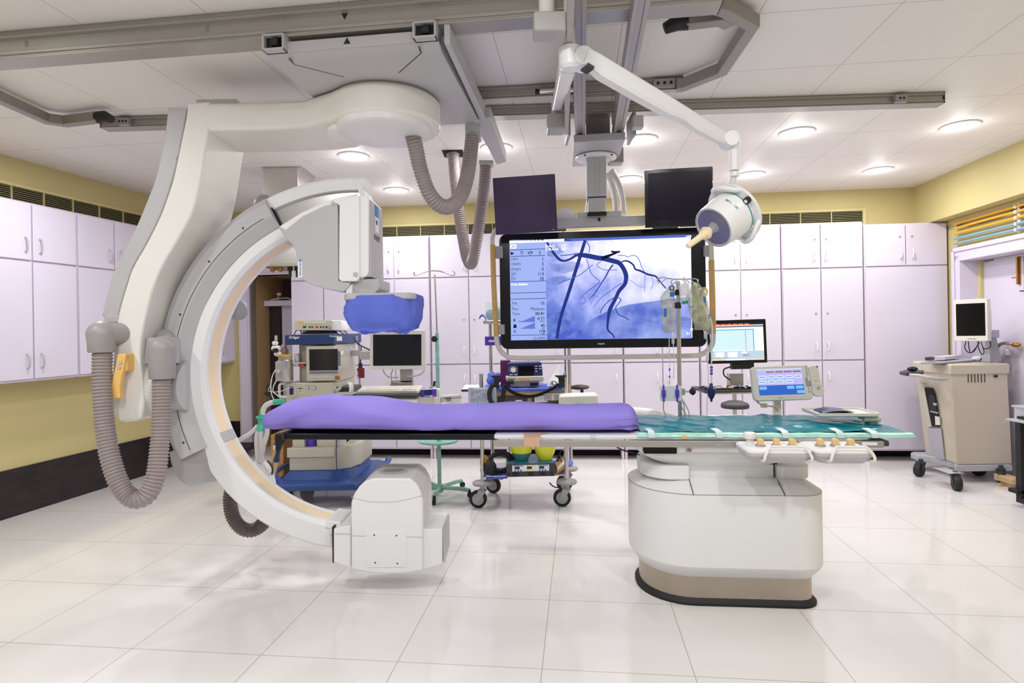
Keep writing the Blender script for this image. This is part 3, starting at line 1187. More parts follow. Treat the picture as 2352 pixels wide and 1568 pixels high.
# column built as a loft between its left and right outlines
Lp = resample(smooth([V((p[0], p[1], 0)) for p in [(430, 236), (429, 245)] + left + [(262, 962), (285, 970)]], 6), 12)
Rp = resample(smooth([V((p[0], p[1], 0)) for p in [(482, 232), (481, 262), (480, 284), (479, 298), (472, 340), (463, 400), (455, 440), (441, 489), (405, 555), (372, 611), (350, 665), (337, 715), (328, 757), (322, 800), (324, 850), (330, 905), (328, 950), (318, 966)]], 6), 12)
NS = 44
Lq = [Lp[int(round(i * (len(Lp) - 1) / NS))] for i in range(NS + 1)]
Rq = [Rp[int(round(i * (len(Rp) - 1) / NS))] for i in range(NS + 1)]
mb = MB()
split_bands([xz(p.x, p.y) for p in Lq], [xz(p.x, p.y) for p in Rq], mb, YF, YB)
obj('curved_column', mb, 'warm_white', gan, bevel=.016, seg=3, sharp=50)
# grey back cover of the column
GLp = [(390, 250), (383, 310), (374, 360), (362, 410), (345, 456), (316, 525), (288, 580), (265, 626), (250, 680), (238, 726)]
GRp = [(428, 250), (418, 310), (404, 380), (384, 450), (366, 498), (335, 560), (304, 614), (290, 655), (277, 698), (270, 730)]
a_ = resample(smooth([V((p[0], p[1], 0)) for p in GLp], 6), 12)
b_ = resample(smooth([V((p[0] + 6, p[1], 0)) for p in GRp], 6), 12)
N2 = 30
mb = MB()
split_bands([xz(a_[int(round(i * (len(a_) - 1) / N2))].x, a_[int(round(i * (len(a_) - 1) / N2))].y, YF + .03) for i in range(N2 + 1)],
            [xz(b_[int(round(i * (len(b_) - 1) / N2))].x, b_[int(round(i * (len(b_) - 1) / N2))].y, YF + .03) for i in range(N2 + 1)], mb, YF + .012, YB - .03)
bc = obj('back_cover', mb, 'grey_cover', gan, bevel=.008, sharp=50)
mb = MB()
for px, py in ((404, 363), (316, 588)):
    p = at(px, py, YF)
    mb.ball((p.x, YF + .014, p.z), (.008, .006, .008), 12, 6)
obj('cover_screw', mb, 'grey_mid', bc)
mb = MB()
mb.prism([xz(240, 724), xz(276, 724), xz(272, 740), xz(236, 740)], 'y', YF + .0, YB - .05)
mb.prism([xz(250, 738), xz(272, 738), xz(264, 800), xz(252, 800)], 'y', YF + .01, YB - .1)
obj('cover_step', mb, 'grey_cover', gan, bevel=.004)

# yellow release handle
mb = MB()
hp = [(284, 812), (281, 830), (277, 850), (272, 870), (269, 890), (270, 914)]
rings = []
for px, py in hp:
    p = at(px, py, YF - .055)
    rings.append([(p.x - .022, p.y - .015, p.z), (p.x + .022, p.y - .015, p.z), (p.x + .022, p.y + .015, p.z), (p.x - .022, p.y + .015, p.z)])
mb.loft(rings)
p0, p1 = at(277, 812, YF - .05), at(294, 852, YF - .05)
mb.box(p0.x, p1.x, YF - .055, YF + .01, p1.z, p0.z)
hd = obj('release_handle', mb, 'yellow_handle', gan, bevel=.006)
mb = MB()
for px, py in ((277, 832), (274, 843)):
    p = at(px, py, YF - .07)
    mb.cyl((p.x, YF - .074, p.z), (p.x, YF - .06, p.z), .009, n=14)
obj('button', mb, 'grey_cover', hd)

# rotation joint
JX, JY, JZ = -1.87, 3.10, at(345, 893, 2.95).z
mb = MB()
mb.lathe([(.05, -.10), (.152, -.10), (.152, .03), (.142, .045), (.05, .045)], (JX, JY, JZ), (1, 0, 0), 40)
obj('joint_ring', mb, 'warm_white', gan)
mb = MB()
mb.lathe([(.03, .03), (.132, .03), (.132, .16), (.03, .16)], (JX, JY, JZ), (1, 0, 0), 36)
obj('joint_hub', mb, 'grey_cover', gan)

# ---- the C
OX, OZ = -.835, 1.149
CY0, CY1 = 3.10, 3.30


def sector(r0, r1, a0, a1, y0, y1, n=60, m=None):
    m = m or MB()
    rings = []
    for i in range(n + 1):
        a = math.radians(a0 + (a1 - a0) * i / n)
        ca, sa = math.cos(a), math.sin(a)
        q0 = r0(a0 + (a1 - a0) * i / n) if callable(r0) else r0
        q1 = r1(a0 + (a1 - a0) * i / n) if callable(r1) else r1
        rings.append([(OX + q0 * ca, y0, OZ + q0 * sa), (OX + q1 * ca, y0, OZ + q1 * sa), (OX + q1 * ca, y1, OZ + q1 * sa), (OX + q0 * ca, y1, OZ + q0 * sa)])
    return m.loft(rings)


def sector_prof(prof, a0, a1, n=60, m=None):
    "prof: outline (r, y)"
    m = m or MB()
    rings = []
    for i in range(n + 1):
        a = math.radians(a0 + (a1 - a0) * i / n)
        rings.append([(OX + r * math.cos(a), y, OZ + r * math.sin(a)) for r, y in prof])
    return m.loft(rings)


RI, RO = .80, 1.00
c0, c1_ = CY0, CY1
up = [(RI + .02, c0), (.872, c0), (.878, c0 + .03), (.968, c0 + .03), (.974, c0), (1.03, c0), (1.045, c0 + .012), (1.045, c1_ - .012), (1.03, c1_), (RI + .02, c1_), (RI, c1_ - .02),
      (RI, c1_ - .045), (RI + .006, c1_ - .05), (RI + .006, c0 + .05), (RI, c0 + .045), (RI, c0 + .02)]
lo = [(RI + .02, c0), (.90, c0), (.905, c0), (.915, c0), (.92, c0), (.925, c0), (.935, c0 + .012), (.935, c1_ - .012), (.925, c1_), (RI + .02, c1_), (RI, c1_ - .02),
      (RI, c1_ - .045), (RI + .006, c1_ - .05), (RI + .006, c0 + .05), (RI, c0 + .045), (RI, c0 + .02)]
mb = MB()
rings = []
for i in range(91):
    d = 86.5 + (263 - 86.5) * i / 90
    t_ = min(1, max(0, (d - 150) / 60))
    a = math.radians(d)
    prof = [(u[0] + (l[0] - u[0]) * t_, u[1] + (l[1] - u[1]) * t_) for u, l in zip(up, lo)]
    rings.append([(OX + r * math.cos(a), y, OZ + r * math.sin(a)) for r, y in prof])
mb.loft(rings)
carc = obj('c_arc', mb, 'white_body', gan, bevel=.004, sharp=30)
mb = MB()
sector_prof([(RI + .002, c0 + .044), (RI + .002, c1_ - .05), (RI + .012, c1_ - .05), (RI + .012, c0 + .044)], 118, 203, 50, mb)
sector_prof([(RI + .002, c0 + .044), (RI + .002, c1_ - .05), (RI + .012, c1_ - .05), (RI + .012, c0 + .044)], 206, 258, 40, mb)
obj('inner_strip', mb, 'cream', carc)
mb = MB()
sector_prof([(RI - .002, c0 + .03), (RI - .002, c1_ - .03), (RI + .01, c1_ - .03), (RI + .01, c0 + .03)], 202.5, 206.5, 6, mb)
obj('strip_joint', mb, 'grey_cover', carc)
mb = MB()
sector_prof([(.882, c0 + .022), (.964, c0 + .022), (.964, c0 + .034), (.882, c0 + .034)], 87, 120, 30, mb)
obj('guide_groove', mb, 'steel', carc)
mb = MB()
sector_prof([(RI - .012, c0 - .01), (RI - .012, c1_ + .01), (RI + .03, c1_ + .01), (RI + .03, c0 - .01)], 258, 263.5, 6, mb)
obj('end_buffer', mb, 'white_body', carc, bevel=.008)
# grey sleeve carrying the C
mb = MB()
s0, s1 = CY0 - .045, CY1 + .045
sector_prof([(.873, s0 + .042), (.928, s0), (1.0, s0), (1.04, s0 + .035), (1.045, s0 + .08), (1.045, s1), (.873, s1)], 116, 205.5, 70, mb)
slv = obj('c_sleeve', mb, 'grey_cover', gan, bevel=.005, sharp=28)
mb = MB()
sector_prof([(.936, s0 - .0012), (.939, s0 - .0012), (.939, s0 + .004), (.936, s0 + .004)], 119, 204, 60, mb)
for a in (126, 141, 160, 178, 201):
    ar = math.radians(a)
    mb.cyl((OX + .955 * math.cos(ar), s0 - .001, OZ + .955 * math.sin(ar)), (OX + .955 * math.cos(ar), s0 + .004, OZ + .955 * math.sin(ar)), .006, n=10)
obj('sleeve_seam', mb, 'dark_grey', slv)
mb = MB()
sector_prof([(.87, s0 + .04), (.985, s0 + .04), (.985, s1 - .02), (.87, s1 - .02)], 115.55, 116.2, 3, mb)
obj('sleeve_gap', mb, 'dark_void', slv)
# roller bulges behind the sleeve
mb = MB()
for px, py, r_ in ((448, 612, .085), (607, 470, .06), (546, 712, .06)):
    p = at(px, py, 3.34 if px < 540 else 3.38)
    mb.ball(p, (r_, r_ * .7, r_), 20, 12)
obj('roller_cap', mb, 'grey_mid', slv)
# curved tail under the sleeve
mb = MB()
tl = [(398, 1034), (404, 1062), (416, 1088), (430, 1105), (445, 1112)]
tr = [(470, 1020), (476, 1050), (484, 1080), (493, 1098), (497, 1104)]
rings = []
for (a, b) in zip(smooth([V((x, y, 0)) for x, y in tl], 4), smooth([V((x, y, 0)) for x, y in tr], 4)):
    A_, B_ = xz(a.x, a.y, 3.1), xz(b.x, b.y, 3.1)
    rings.append([(A_[0], 3.06, A_[1]), (B_[0], 3.10, B_[1]), (B_[0], 3.32, B_[1]), (A_[0], 3.34, A_[1])])
mb.loft(rings)
obj('sleeve_tail', mb, 'grey_mid', gan, bevel=.008, sharp=50)

# bracket between the joint and the sleeve with hose elbow
mb = MB()
mb.prism([xz(345, 775, 3.0), xz(398, 775, 3.0), xz(402, 835, 3.0), xz(337, 835, 3.0)], 'y', 2.97, 3.05)
obj('hose_bracket', mb, 'grey_cover', gan, bevel=.004)


def cap_elbow(px, ytop, ybot, Y, r, side, m='grey_cover', turn=.0):
    t0, t1 = at(px, ytop, Y), at(px, ybot, Y)
    mb = MB()
    x, z0, z1 = t0.x, t1.z, t0.z - r
    prof = [(r * .86, z0), (r * .9, z0 + .004), (r * .93, z0 + (z1 - z0) * .6), (r, z1)]
    for i in range(1, 8):
        a = PI / 2 * i / 8
        prof.append((r * math.cos(a), z1 + r * math.sin(a)))
    prof.append((.002, z1 + r))
    mb.lathe([(.01, z0)] + prof, (x, Y, 0), (0, 0, 1), 28)
    if side:
        mb.cyl((x, Y, z1 + r * .05), (x + side, Y + turn, z1 + r * .05), r * .9, r * .8)
    return mb


mb = cap_elbow(233, 737, 809, 2.88, .066, .075, turn=.12)
obj('hose_elbow', mb, 'grey_mid', gan)
mb = cap_elbow(371, 772, 869, 2.92, .066, 0)
mb.ball(at(380, 782, 3.06), (.06, .05, .06))
obj('hose_elbow', mb, 'grey_mid', gan)
hz = lambda pts: [at(px, py, Y) for px, py, Y in pts]
mb = MB()
mb.hose(hz([(235, 800, 2.88), (235, 880, 2.86), (240, 970, 2.84), (253, 1050, 2.82), (274, 1110, 2.81), (297, 1140, 2.81), (320, 1146, 2.81), (341, 1132, 2.82), (358, 1090, 2.84), (367, 1020, 2.87), (371, 940, 2.9), (371, 862, 2.92)]), .0425, .0165, .085)
obj('corrugated_hose', mb, 'hose_grey', gan, sharp=60)
mb = MB()
mb.hose(hz([(538, 1105, 3.42), (529, 1140, 3.42), (533, 1180, 3.42), (550, 1208, 3.42), (575, 1218, 3.42), (600, 1206, 3.42), (618, 1178, 3.40), (628, 1150, 3.38)]), .038, .0155, .085)
obj('corrugated_hose', mb, 'hose_dark', gan, sharp=60, label='short dark corrugated hose behind the lower C')
mb = MB()
mb.hose(hz([(945, 300, 3.0), (955, 340, 3.0), (966, 390, 3.02), (984, 440, 3.05), (1008, 470, 3.1), (1034, 474, 3.16), (1058, 450, 3.22), (1073, 405, 3.28), (1081, 350, 3.32), (1085, 312, 3.34)]), .0385, .016, .085)
obj('corrugated_hose', mb, 'hose_grey', gan, sharp=60)
mb = MB()
pb = at(1087, 300, 3.36)
mb.lathe([(.01, -.06), (.046, -.06), (.048, .02), (.044, .06), (.01, .06)], (pb.x, pb.y, pb.z), (0, 0, 1), 24)
obj('hose_socket', mb, 'grey_cover', gan)
mb = MB()
mb.hose(hz([(1040, 350, 4.58), (1046, 420, 4.52), (1056, 500, 4.42), (1066, 560, 4.34), (1073, 592, 4.28), (1081, 606, 4.22), (1088, 590, 4.16), (1096, 545, 4.12), (1107, 470, 4.08), (1113, 420, 4.04), (1116, 376, 4.02)]), .040, .017, .085)
obj('corrugated_hose', mb, 'hose_grey', gan, sharp=60)
pb = at(1117, 362, 4.01)
mb = MB()
mb.box(pb.x - .05, pb.x + .05, pb.y - .05, pb.y + .05, pb.z - .055, 2.52)
obj('hose_socket', mb, 'grey_cover', gan, bevel=.008)
pf = atz(1040, 352, CEIL)
t = thing('ceiling_flange', 'dark plate where the thin corrugated hose enters the ceiling', 'plate', (pf.x, pf.y, CEIL - .006))
mb = MB()
mb.box(pf.x - .075, pf.x + .085, pf.y - .09, pf.y + .09, CEIL - .006, CEIL - .0005)
obj('plate', mb, 'dark_void', t)
mb = MB()
mb.lathe([(.044, -.03), (.05, -.03), (.052, 0), (.044, 0)], (pf.x, pf.y, CEIL - .004), (0, 0, 1), 24, ring=True)
obj('collar', mb, 'grey_mid', t)

# ---- detector head
DY0, DY1 = 2.985, 3.30
mb = MB()
pl = [(640, 522), (668, 503), (702, 484), (740, 468), (764, 461), (774, 464), (777, 474), (778, 500), (779, 645), (806, 650), (803, 660), (790, 671), (750, 664), (720, 655), (690, 640), (687, 622), (684, 598), (681, 578), (672, 562), (655, 543)]
mb.prism([xz(*p, DY0 + .02) for p in pl][::-1], 'y', DY0 + .009, DY1 - .02)
det = obj('detector_housing', mb, 'grey_cover', gan, bevel=.006)
mb = MB()
pl = [(779, 462), (800, 452), (819, 447), (824, 448), (826, 455), (826, 636), (821, 645), (813, 646), (783, 646), (778, 640)]
mb.prism([xz(*p, DY0) for p in pl][::-1], 'y', DY0, DY0 + .05)
mb.prism([xz(*p, DY0) for p in [(640, 520), (690, 488), (735, 467), (779, 452), (819, 444), (819, 456), (778, 472), (772, 466), (742, 474), (694, 497), (656, 528)]][::-1], 'y', DY0 + .005, 3.12)
obj('front_frame', mb, 'white_body', det, bevel=.005)
mb = MB()
pl = [(824, 450), (838, 448), (845, 450), (847, 456), (847, 625), (842, 634), (834, 637), (824, 637)]
mb.prism([xz(*p, DY0 + .01) for p in pl][::-1], 'y', DY0 + .01, DY1)
obj('slide_cover', mb, 'white_body', det, bevel=.006)
mb = MB()
x0, z0 = xz(847, 640, DY0 + .02)
x1, z1 = xz(847, 452, DY0 + .02)
mb.box(x0 - .01, x0 + .012, DY0 + .025, DY1, z0 + .01, z1 - .01)
sd = obj('side_cover', mb, 'grey_cover', det, bevel=.004)
M_ = frm((x0 + .0125, (DY0 + DY1) / 2, 0), (0, 1, 0), (0, 0, 1))
zt2 = at(862, 485, 3.15).z
mb = MB(M_)
mb.box(-.03, .05, zt2 - .03, zt2 + .03, 0, .001)
obj('blue_label', mb, 'ink_blue', sd)
mb = MB(M_)
mb.box(-.03, .05, zt2 - .115, zt2 - .035, 0, .001)
obj('white_label', mb, 'paper', sd)
mb = MB(M_)
mb.box(-.015, .02, zt2 - .075, zt2 - .05, .001, .0015)
mb.text('PHILIPS', -.055, zt2 - .16, .04, .001, bold=.0008)
obj('lettering', mb, 'ink', sd)
M_ = frm((0, DY0 + .0085, 0), (1, 0, 0), (0, 0, 1))
mb = MB(M_)
a, b = xz(686, 640, DY0 + .02), xz(696, 600, DY0 + .02)
mb.prism(rrect(a[0] + .001, b[0], a[1] + .004, b[1], .008), 'z', 0, .002)
lb_ = obj('name_plate', mb, 'paper', det)
Mv = M_ @ Matrix.Translation((b[0] - .006, a[1] + .012, .0022)) @ Matrix.Rotation(PI / 2, 4, 'Z')
mb = MB(Mv)
mb.text('Allura', 0, 0, .017, 0, bold=.0004)
obj('lettering', mb, 'ink_grey', lb_)
mb = MB(Mv)
mb.text('Clarity', .040, 0, .017, 0, bold=.0004)
obj('lettering', mb, 'ink_blue', lb_)
mb = MB()
p = at(817, 630, DY0)
mb.cyl((p.x, DY0 - .006, p.z), (p.x, DY0 + .004, p.z), .012)
p = at(767, 468, DY0 + .02)
mb.cyl((p.x, DY0 + .004, p.z), (p.x, DY0 + .024, p.z), .01)
obj('fixing_screw', mb, 'grey_cover', det)
# stop plate of the rail end
mb = MB()
pl = [(810, 408), (824, 414), (832, 428), (840, 452), (828, 452), (818, 428)]
mb.prism([xz(*p, CY0 - .004) for p in pl][::-1], 'y', CY0 - .004, CY1)
obj('rail_end_plate', mb, 'white_body', carc, bevel=.004)
# neck and detector plate
mb = MB()
pl = [(806, 640), (840, 640), (872, 640), (872, 662), (862, 672), (815, 690), (801, 690), (801, 655), (806, 655)]
mb.prism([xz(*p, 3.02) for p in pl][::-1], 'y', 3.02, 3.28)
obj('detector_neck', mb, 'grey_cover', det, bevel=.008)
mb = MB()
pl = [(793, 665), (808, 650), (808, 692), (793, 692)]
mb.prism([xz(*p, 2.99) for p in pl][::-1], 'y', 3.0, 3.26)
obj('detector_bracket', mb, 'white_body', det, bevel=.004)
dc = at(885, 700, 3.12)
DX, DYc = dc.x + .0, 3.12
zpl = at(885, 672, 2.95).z
mb = MB()
mb.prism(rrect(DX - .18, DX + .185, DYc - .19, DYc + .19, .06), 'z', zpl - .035, zpl)
obj('detector_plate', mb, 'grey_cover', det, bevel=.012, seg=3)

# ---- tube housing
mb = MB()
TY0, TY1 = 3.02, 3.36
dome = [(806, 1308), (848, 1316), (890, 1319), (935, 1317), (972, 1311), (971, 1148), (966, 1128), (956, 1110), (942, 1098), (858, 1098), (840, 1104), (824, 1118), (812, 1136), (806, 1155)]
mb.prism([xz(*p, TY0) for p in dome], 'y', TY0, TY1)
tub = obj('tube_housing', mb, 'white_body', gan, bevel=.012, seg=3)
mb = MB()
blk = [(766, 1214), (806, 1206), (806, 1304), (766, 1292)]
mb.prism([xz(*p, TY0 + .025) for p in blk], 'y', TY0 + .025, TY1 - .03)
obj('tube_cover', mb, 'white_body', tub, bevel=.006)
mb = MB()
blk = [(971, 1215), (1016, 1215), (1016, 1296), (971, 1310)]
mb.prism([xz(*p, TY0 + .02) for p in blk], 'y', TY0 + .02, TY1 - .04)
obj('tube_cover', mb, 'white_body', tub, bevel=.006)
mb = MB()
xe, ze = xz(1017, 1218, TY0 + .02)
xe2, ze2 = xz(1017, 1294, TY0 + .02)
mb.box(xe - .002, xe + .006, TY0 + .03, TY1 - .05, ze2, ze)
obj('side_panel', mb, 'grey_cover', tub, bevel=.002)
mb = MB()
a, b = xz(841, 1303, TY0), xz(933, 1219, TY0)
mb.box(a[0], b[0], TY0 - .003, TY0 + .002, a[1], b[1])
ap = obj('access_panel', mb, 'white_body', tub, bevel=.0015)
mb = MB()
for px, py in ((860, 1228), (911, 1229), (862, 1291), (913, 1293)):
    p = at(px, py, TY0)
    mb.cyl((p.x, TY0 - .005, p.z), (p.x, TY0 - .001, p.z), .004, n=10)
obj('screw', mb, 'dark_grey', ap)
mb = MB()
wv = [(807, 1141), (820, 1145), (845, 1151), (880, 1153), (915, 1151), (945, 1144), (969, 1138)]
mb.tube(smooth([(*[xz(*p, TY0)][0][:1], TY0 + .001, xz(*p, TY0)[1]) for p in wv], 5), .0022, 6)
mb.tube([(xz(766, 1229, TY0)[0], TY0 + .024, xz(766, 1229, TY0)[1]), (xz(806, 1230, TY0)[0], TY0 + .024, xz(806, 1230, TY0)[1])], .0018, 6)
mb.tube([(xz(806, 1230, TY0)[0], TY0 + .0, xz(806, 1230, TY0)[1]), (xz(971, 1233, TY0)[0], TY0 + .0, xz(971, 1233, TY0)[1]), ], .0018, 6)
obj('cover_groove', mb, 'grey_cover', tub)
px_, pz_ = xz(905, 1098, TY0)
mb = MB()
pc = at(903, 1084, 3.16)
mb.lathe([(.055, 0), (.075, .0), (.078, .006), (.06, .012), (.055, .012)], (pc.x, 3.17, pz_ - .004), (0, 0, 1), 32, ring=True)
rg = obj('window_ring', mb, 'grey_cover', tub)
mb = MB()
mb.lathe([(.002, .0035), (.055, .0035), (.055, .006), (.002, .006)], (pc.x, 3.17, pz_ - .004), (0, 0, 1), 32)
obj('window', mb, 'grey_mid', rg)
mb = MB()
p = at(764, 1218, CY0)
mb.cyl((p.x, CY0 - .012, p.z), (p.x, CY0 + .01, p.z), .018)
obj('pivot_cap', mb, 'white_body', tub)
mb = MB()
a = xz(765, 1208, TY0 + .03)
b = xz(768, 1294, TY0 + .03)
mb.box(a[0] - .006, a[0] + .003, TY0 + .03, TY1 - .035, b[1] + .005, a[1] - .005)
obj('seal', mb, 'black_rubber', tub)

# ---- blue cloth over the detector
mb = MB()
nU, nV = 120, 30
zb_c = at(890, 757, 2.93).z
zt_c = zpl - .012


def cover(u, v):
    a = 2 * PI * u
    e = 3.4
    ca, sa = math.cos(a), math.sin(a)
    rx, ry = .188, .198
    sx_ = abs(ca) ** (2 / e) * (1 if ca >= 0 else -1)
    sy_ = abs(sa) ** (2 / e) * (1 if sa >= 0 else -1)
    if v < .7:
        t_ = v / .7
        k_ = 1.0 + .05 * math.sin(t_ * PI) - .02 * t_ - .13 * t_ ** 5 + .012 * math.sin(5 * a + 3 * t_) * t_ + .05 * noise.noise(V((2.5 * ca, 2.5 * sa, 2.5 * t_))) + .022 * noise.noise(V((7 * ca + 3 * t_, 7 * sa, 6 * t_)))
        z_ = zt_c + (zb_c - zt_c) * t_ + (.009 * math.sin(4 * a + 1) + .006 * math.sin(9 * a) + .013 * math.sin(2 * a + .6)) * t_ + .006 * ca * (1 - t_)
    else:
        t_ = (v - .7) / .3
        k_ = .90 * (1 - t_ * .97) * (1 + .01 * math.sin(5 * a))
        z_ = zb_c + (.009 * math.sin(4 * a + 1) + .006 * math.sin(9 * a) + .013 * math.sin(2 * a + .6)) * (1 - t_) - .006 * math.sin(t_ * PI) + .012 * noise.noise(V((4 * ca * k_, 4 * sa * k_, 0)))
    return (DX + rx * sx_ * k_, DYc + ry * sy_ * k_, z_)


mb.grid(cover, nU, nV)
bmesh.ops.remove_doubles(mb.bm, verts=mb.bm.verts, dist=.0004)
solo('detector_cover', mb, 'blue_cloth', 'crumpled blue cloth cover pulled over the flat X-ray detector', 'cloth cover', sharp=80)

# ================================================================== STEEL PENDANT behind the C
YP = 4.9
pa, pbn = at(606, 500, YP), at(686, 500, YP)
wx, wy = pbn.x - pa.x, .34
ang = -math.radians(9)
t = thing('gas_pendant', 'brushed steel ceiling pendant column behind the top of the white C-arm', 'pendant', (pa.x + wx / 2, YP + wy / 2, 1.78))
zbm = at(640, 612, YP).z
mb = MB(zrot((pa.x, YP, 0), 0))
mb.hexa([(0, 0, zbm + .02), (wx, 0, zbm + .02), (wx + .02, wy, zbm + .02), (.02, wy, zbm + .02)], [(0, 0, CEIL), (wx, 0, CEIL), (wx + .02, wy, CEIL), (.02, wy, CEIL)])
obj('column', mb, 'steel', t, bevel=.004)
mb = MB(zrot((pa.x, YP, 0), 0))
mb.box(-.02, wx + .035, -.02, wy + .03, zbm, zbm + .025)
obj('end_plate', mb, 'steel_brushed', t, bevel=.003)
mb = MB(zrot((pa.x, YP, 0), 0))
mb.box(-.008, wx + .03, -.01, wy + .01, CEIL - .008, CEIL - .001)
obj('ceiling_plate', mb, 'steel_brushed', t, bevel=.003)
for i, (dx, m) in enumerate(((.04, 'brass'), (.11, 'brass'), (.19, 'black_rubber'), (.25, 'black_rubber'))):
    mb = MB()
    x, y = pa.x + dx, YP + .06
    mb.cyl((x, y, zbm), (x, y, zbm - .03), .022, n=16)
    mb.cyl((x, y, zbm - .03), (x, y, zbm - (.04 if m == 'brass' else .085)), .012, n=12)
    obj('gas_outlet', mb, m, t)

# ================================================================== PATIENT TABLE
TA = -math.radians(5.5)
TO = V((1.02, 3.14, 0))
T = zrot(TO, TA)
TD = V((math.cos(TA), math.sin(TA), 0))


def tx(px, py, yl):
    return atp(px, py, T @ V((0, yl, 0)), TD)[1]


tab = thing('patient_table', 'long white patient table on one oval pedestal with steel skirt', 'table', TO, TA)
xl, xr = tx(1447, 1220, -.05), tx(1880, 1220, -.16)
DF = .315


def foot(ins, z, d=DF):
    return [(p[0], p[1], z) for p in rrect(xl + ins, xr - ins, -d + ins, d - ins, (max(.02, .30 - ins), max(.02, .13 - ins), max(.02, .13 - ins), max(.02, .30 - ins)), 9)]


mb = MB(T)
mb.loft([foot(.052, .0), foot(.052, .20)])
obj('skirt', mb, 'steel_brushed', tab)
mb = MB(T)
mb.loft([foot(.03, .0), foot(.03, .012), foot(.042, .022), foot(.05, .03)])
obj('floor_seal', mb, 'black_rubber', tab)
mb = MB(T)
mb.loft([foot(.05, .135), foot(.012, .178), foot(.0, .20), foot(0, .553)])
ped = obj('pedestal', mb, 'white_body', tab, sharp=25, bevel=.003)
mb = MB(T)
mb.loft([foot(-.0008, .5515), foot(-.0008, .5545)])
obj('cover_joint', mb, 'grey_mid', tab)
mb = MB(T)
mb.loft([foot(.004, .551), foot(.0, .556), foot(.10, .603), foot(.13, .606)])
obj('pedestal_cover', mb, 'white_body', tab, sharp=25, bevel=.002)
mb = MB(T)
xs1, xs2 = tx(1588, 1118, -.27), tx(1795, 1118, -.27)
for x_ in (xs1, xs2):
    mb.hexa([(x_ - .0015, -DF - .0005, .55), (x_ + .0015, -DF - .0005, .55), (x_ + .0015, -DF + .10, .606), (x_ - .0015, -DF + .10, .606)],
            [(x_ - .0015, -DF + .001, .560), (x_ + .0015, -DF + .001, .560), (x_ + .0015, -DF + .10, .608), (x_ - .0015, -DF + .10, .608)])
obj('cover_seam', mb, 'dark_grey', tab)
mb = MB(T)
xa, xb = tx(1468, 1085, -.05), tx(1583, 1090, -.21)
mb.prism(rrect(xa, xb, -.225, .2, (.16, .01, .01, .16), 8), 'z', .60, .672)
obj('shoulder_block', mb, 'white_body', tab, bevel=.008)
mb = MB(T)
xc_, xd = tx(1785, 1090, -.2), tx(1850, 1090, -.1)
mb.prism(rrect(xc_, xd, -.2, .2, (.01, .08, .08, .01), 8), 'z', .60, .668)
obj('shoulder_block', mb, 'white_body', tab, bevel=.006)
mb = MB(T)
mb.box(xb + .002, xc_ - .012, -.185, .18, .60, .672)
obj('slide_block', mb, 'white_body', tab, bevel=.003)
mb = MB(T)
mb.box(xc_ - .012, xc_ + .02, -.15, .15, .605, .67)
mb.box(xb - .01, xc_, -.15, .15, .598, .612)
obj('slide_gap', mb, 'dark_void', tab)
# boat shaped top carriage
mb = MB(T)
xh0, xh1 = tx(1450, 1045, -.1), tx(1838, 1045, -.1)
rings = []
for i in range(25):
    t_ = i / 24
    x = xh0 + (xh1 - xh0) * t_
    e = abs(2 * t_ - 1)
    zb_ = .668 + .085 * max(0, (e - .35) / .65) ** 2.6
    hw = .235 - .10 * e ** 5
    rings.append([(x, -hw * .80, zb_), (x, -hw * .95, zb_ + (.772 - zb_) * .35), (x, -hw, .772), (x, hw, .772), (x, hw * .95, zb_ + (.772 - zb_) * .35), (x, hw * .80, zb_)])
mb.loft(rings)
obj('top_carriage', mb, 'white_body', tab, sharp=25)
mb = MB(T)
xk = tx(1582, 1040, -.23)
mb.box(xk - .012, xk + .012, -.245, -.22, .745, .772)
obj('lock_plate', mb, 'grey_cover', tab, bevel=.002)
mb = MB(T)
mb.cyl((xk, -.249, .758), (xk, -.24, .758), .006, n=12)
obj('lock', mb, 'brass', tab)
mb = MB(T)
x0 = tx(1480, 1040, -.24)
mb.box(x0, x0 + .16, -.236, -.10, .735, .765)
obj('carriage_slot', mb, 'dark_void', tab)
# tops and rails
xw0, xw1 = tx(1134, 1012, -.29), tx(2000, 1010, -.29)
mb = MB(T)
mb.prism(rrect(xw0, xw1, -.292, .285, .02, 4), 'z', .8155, .838)
obj('tabletop', mb, 'white_body', tab, bevel=.006)
xb0 = tx(640, 1008, -.24)
mb = MB(T)
mb.prism(rrect(xb0, xw0 + .02, -.245, .245, (.05, .01, .01, .05), 5), 'z', .803, .836)
obj('head_plate', mb, 'black_gloss', tab, bevel=.004)
for y0, y1, s_ in ((-.318, -.294, 1), (.288, .312, 1)):
    mb = MB(T)
    mb.box(xw0 + .0, tx(2042, 1020, -.3) - .03, y0, y1, .783, .8145)
    obj('side_rail', mb, 'rail_alu', tab, bevel=.003)
mb = MB(T)
mb.box(tx(1985, 1015, -.3), tx(2044, 1015, -.3), -.30, .29, .786, .8145)
obj('foot_end', mb, 'dark_grey', tab, bevel=.008)
mb = MB(T)
mb.box(tx(1975, 1012, -.3), tx(2010, 1012, -.3), -.3205, -.3185, .797, .811)
obj('rail_label', mb, 'paper', tab)
mb = MB(T)
mb.prism(rrect(xw1 - .02, tx(2015, 1010, -.29), -.285, .28, (.01, .06, .06, .01), 6), 'z', .8155, .838)
obj('foot_plate', mb, 'warm_white', tab, bevel=.004)
mb = MB(T)
mb.box(tx(1640, 1022, -.31), tx(1660, 1022, -.31), -.3195, -.318, .787, .807)
obj('worn_sticker', mb, 'grey_mid', tab)
mb = MB()
mb.tube(smooth([T @ V(p) for p in ((xl + .05, -.1, .70), (xl - .04, -.12, .73), (xl - .12, -.15, .775), (xl - .2, -.2, .785))], 6), .004, 6)
obj('cable', mb, 'black_rubber', tab)

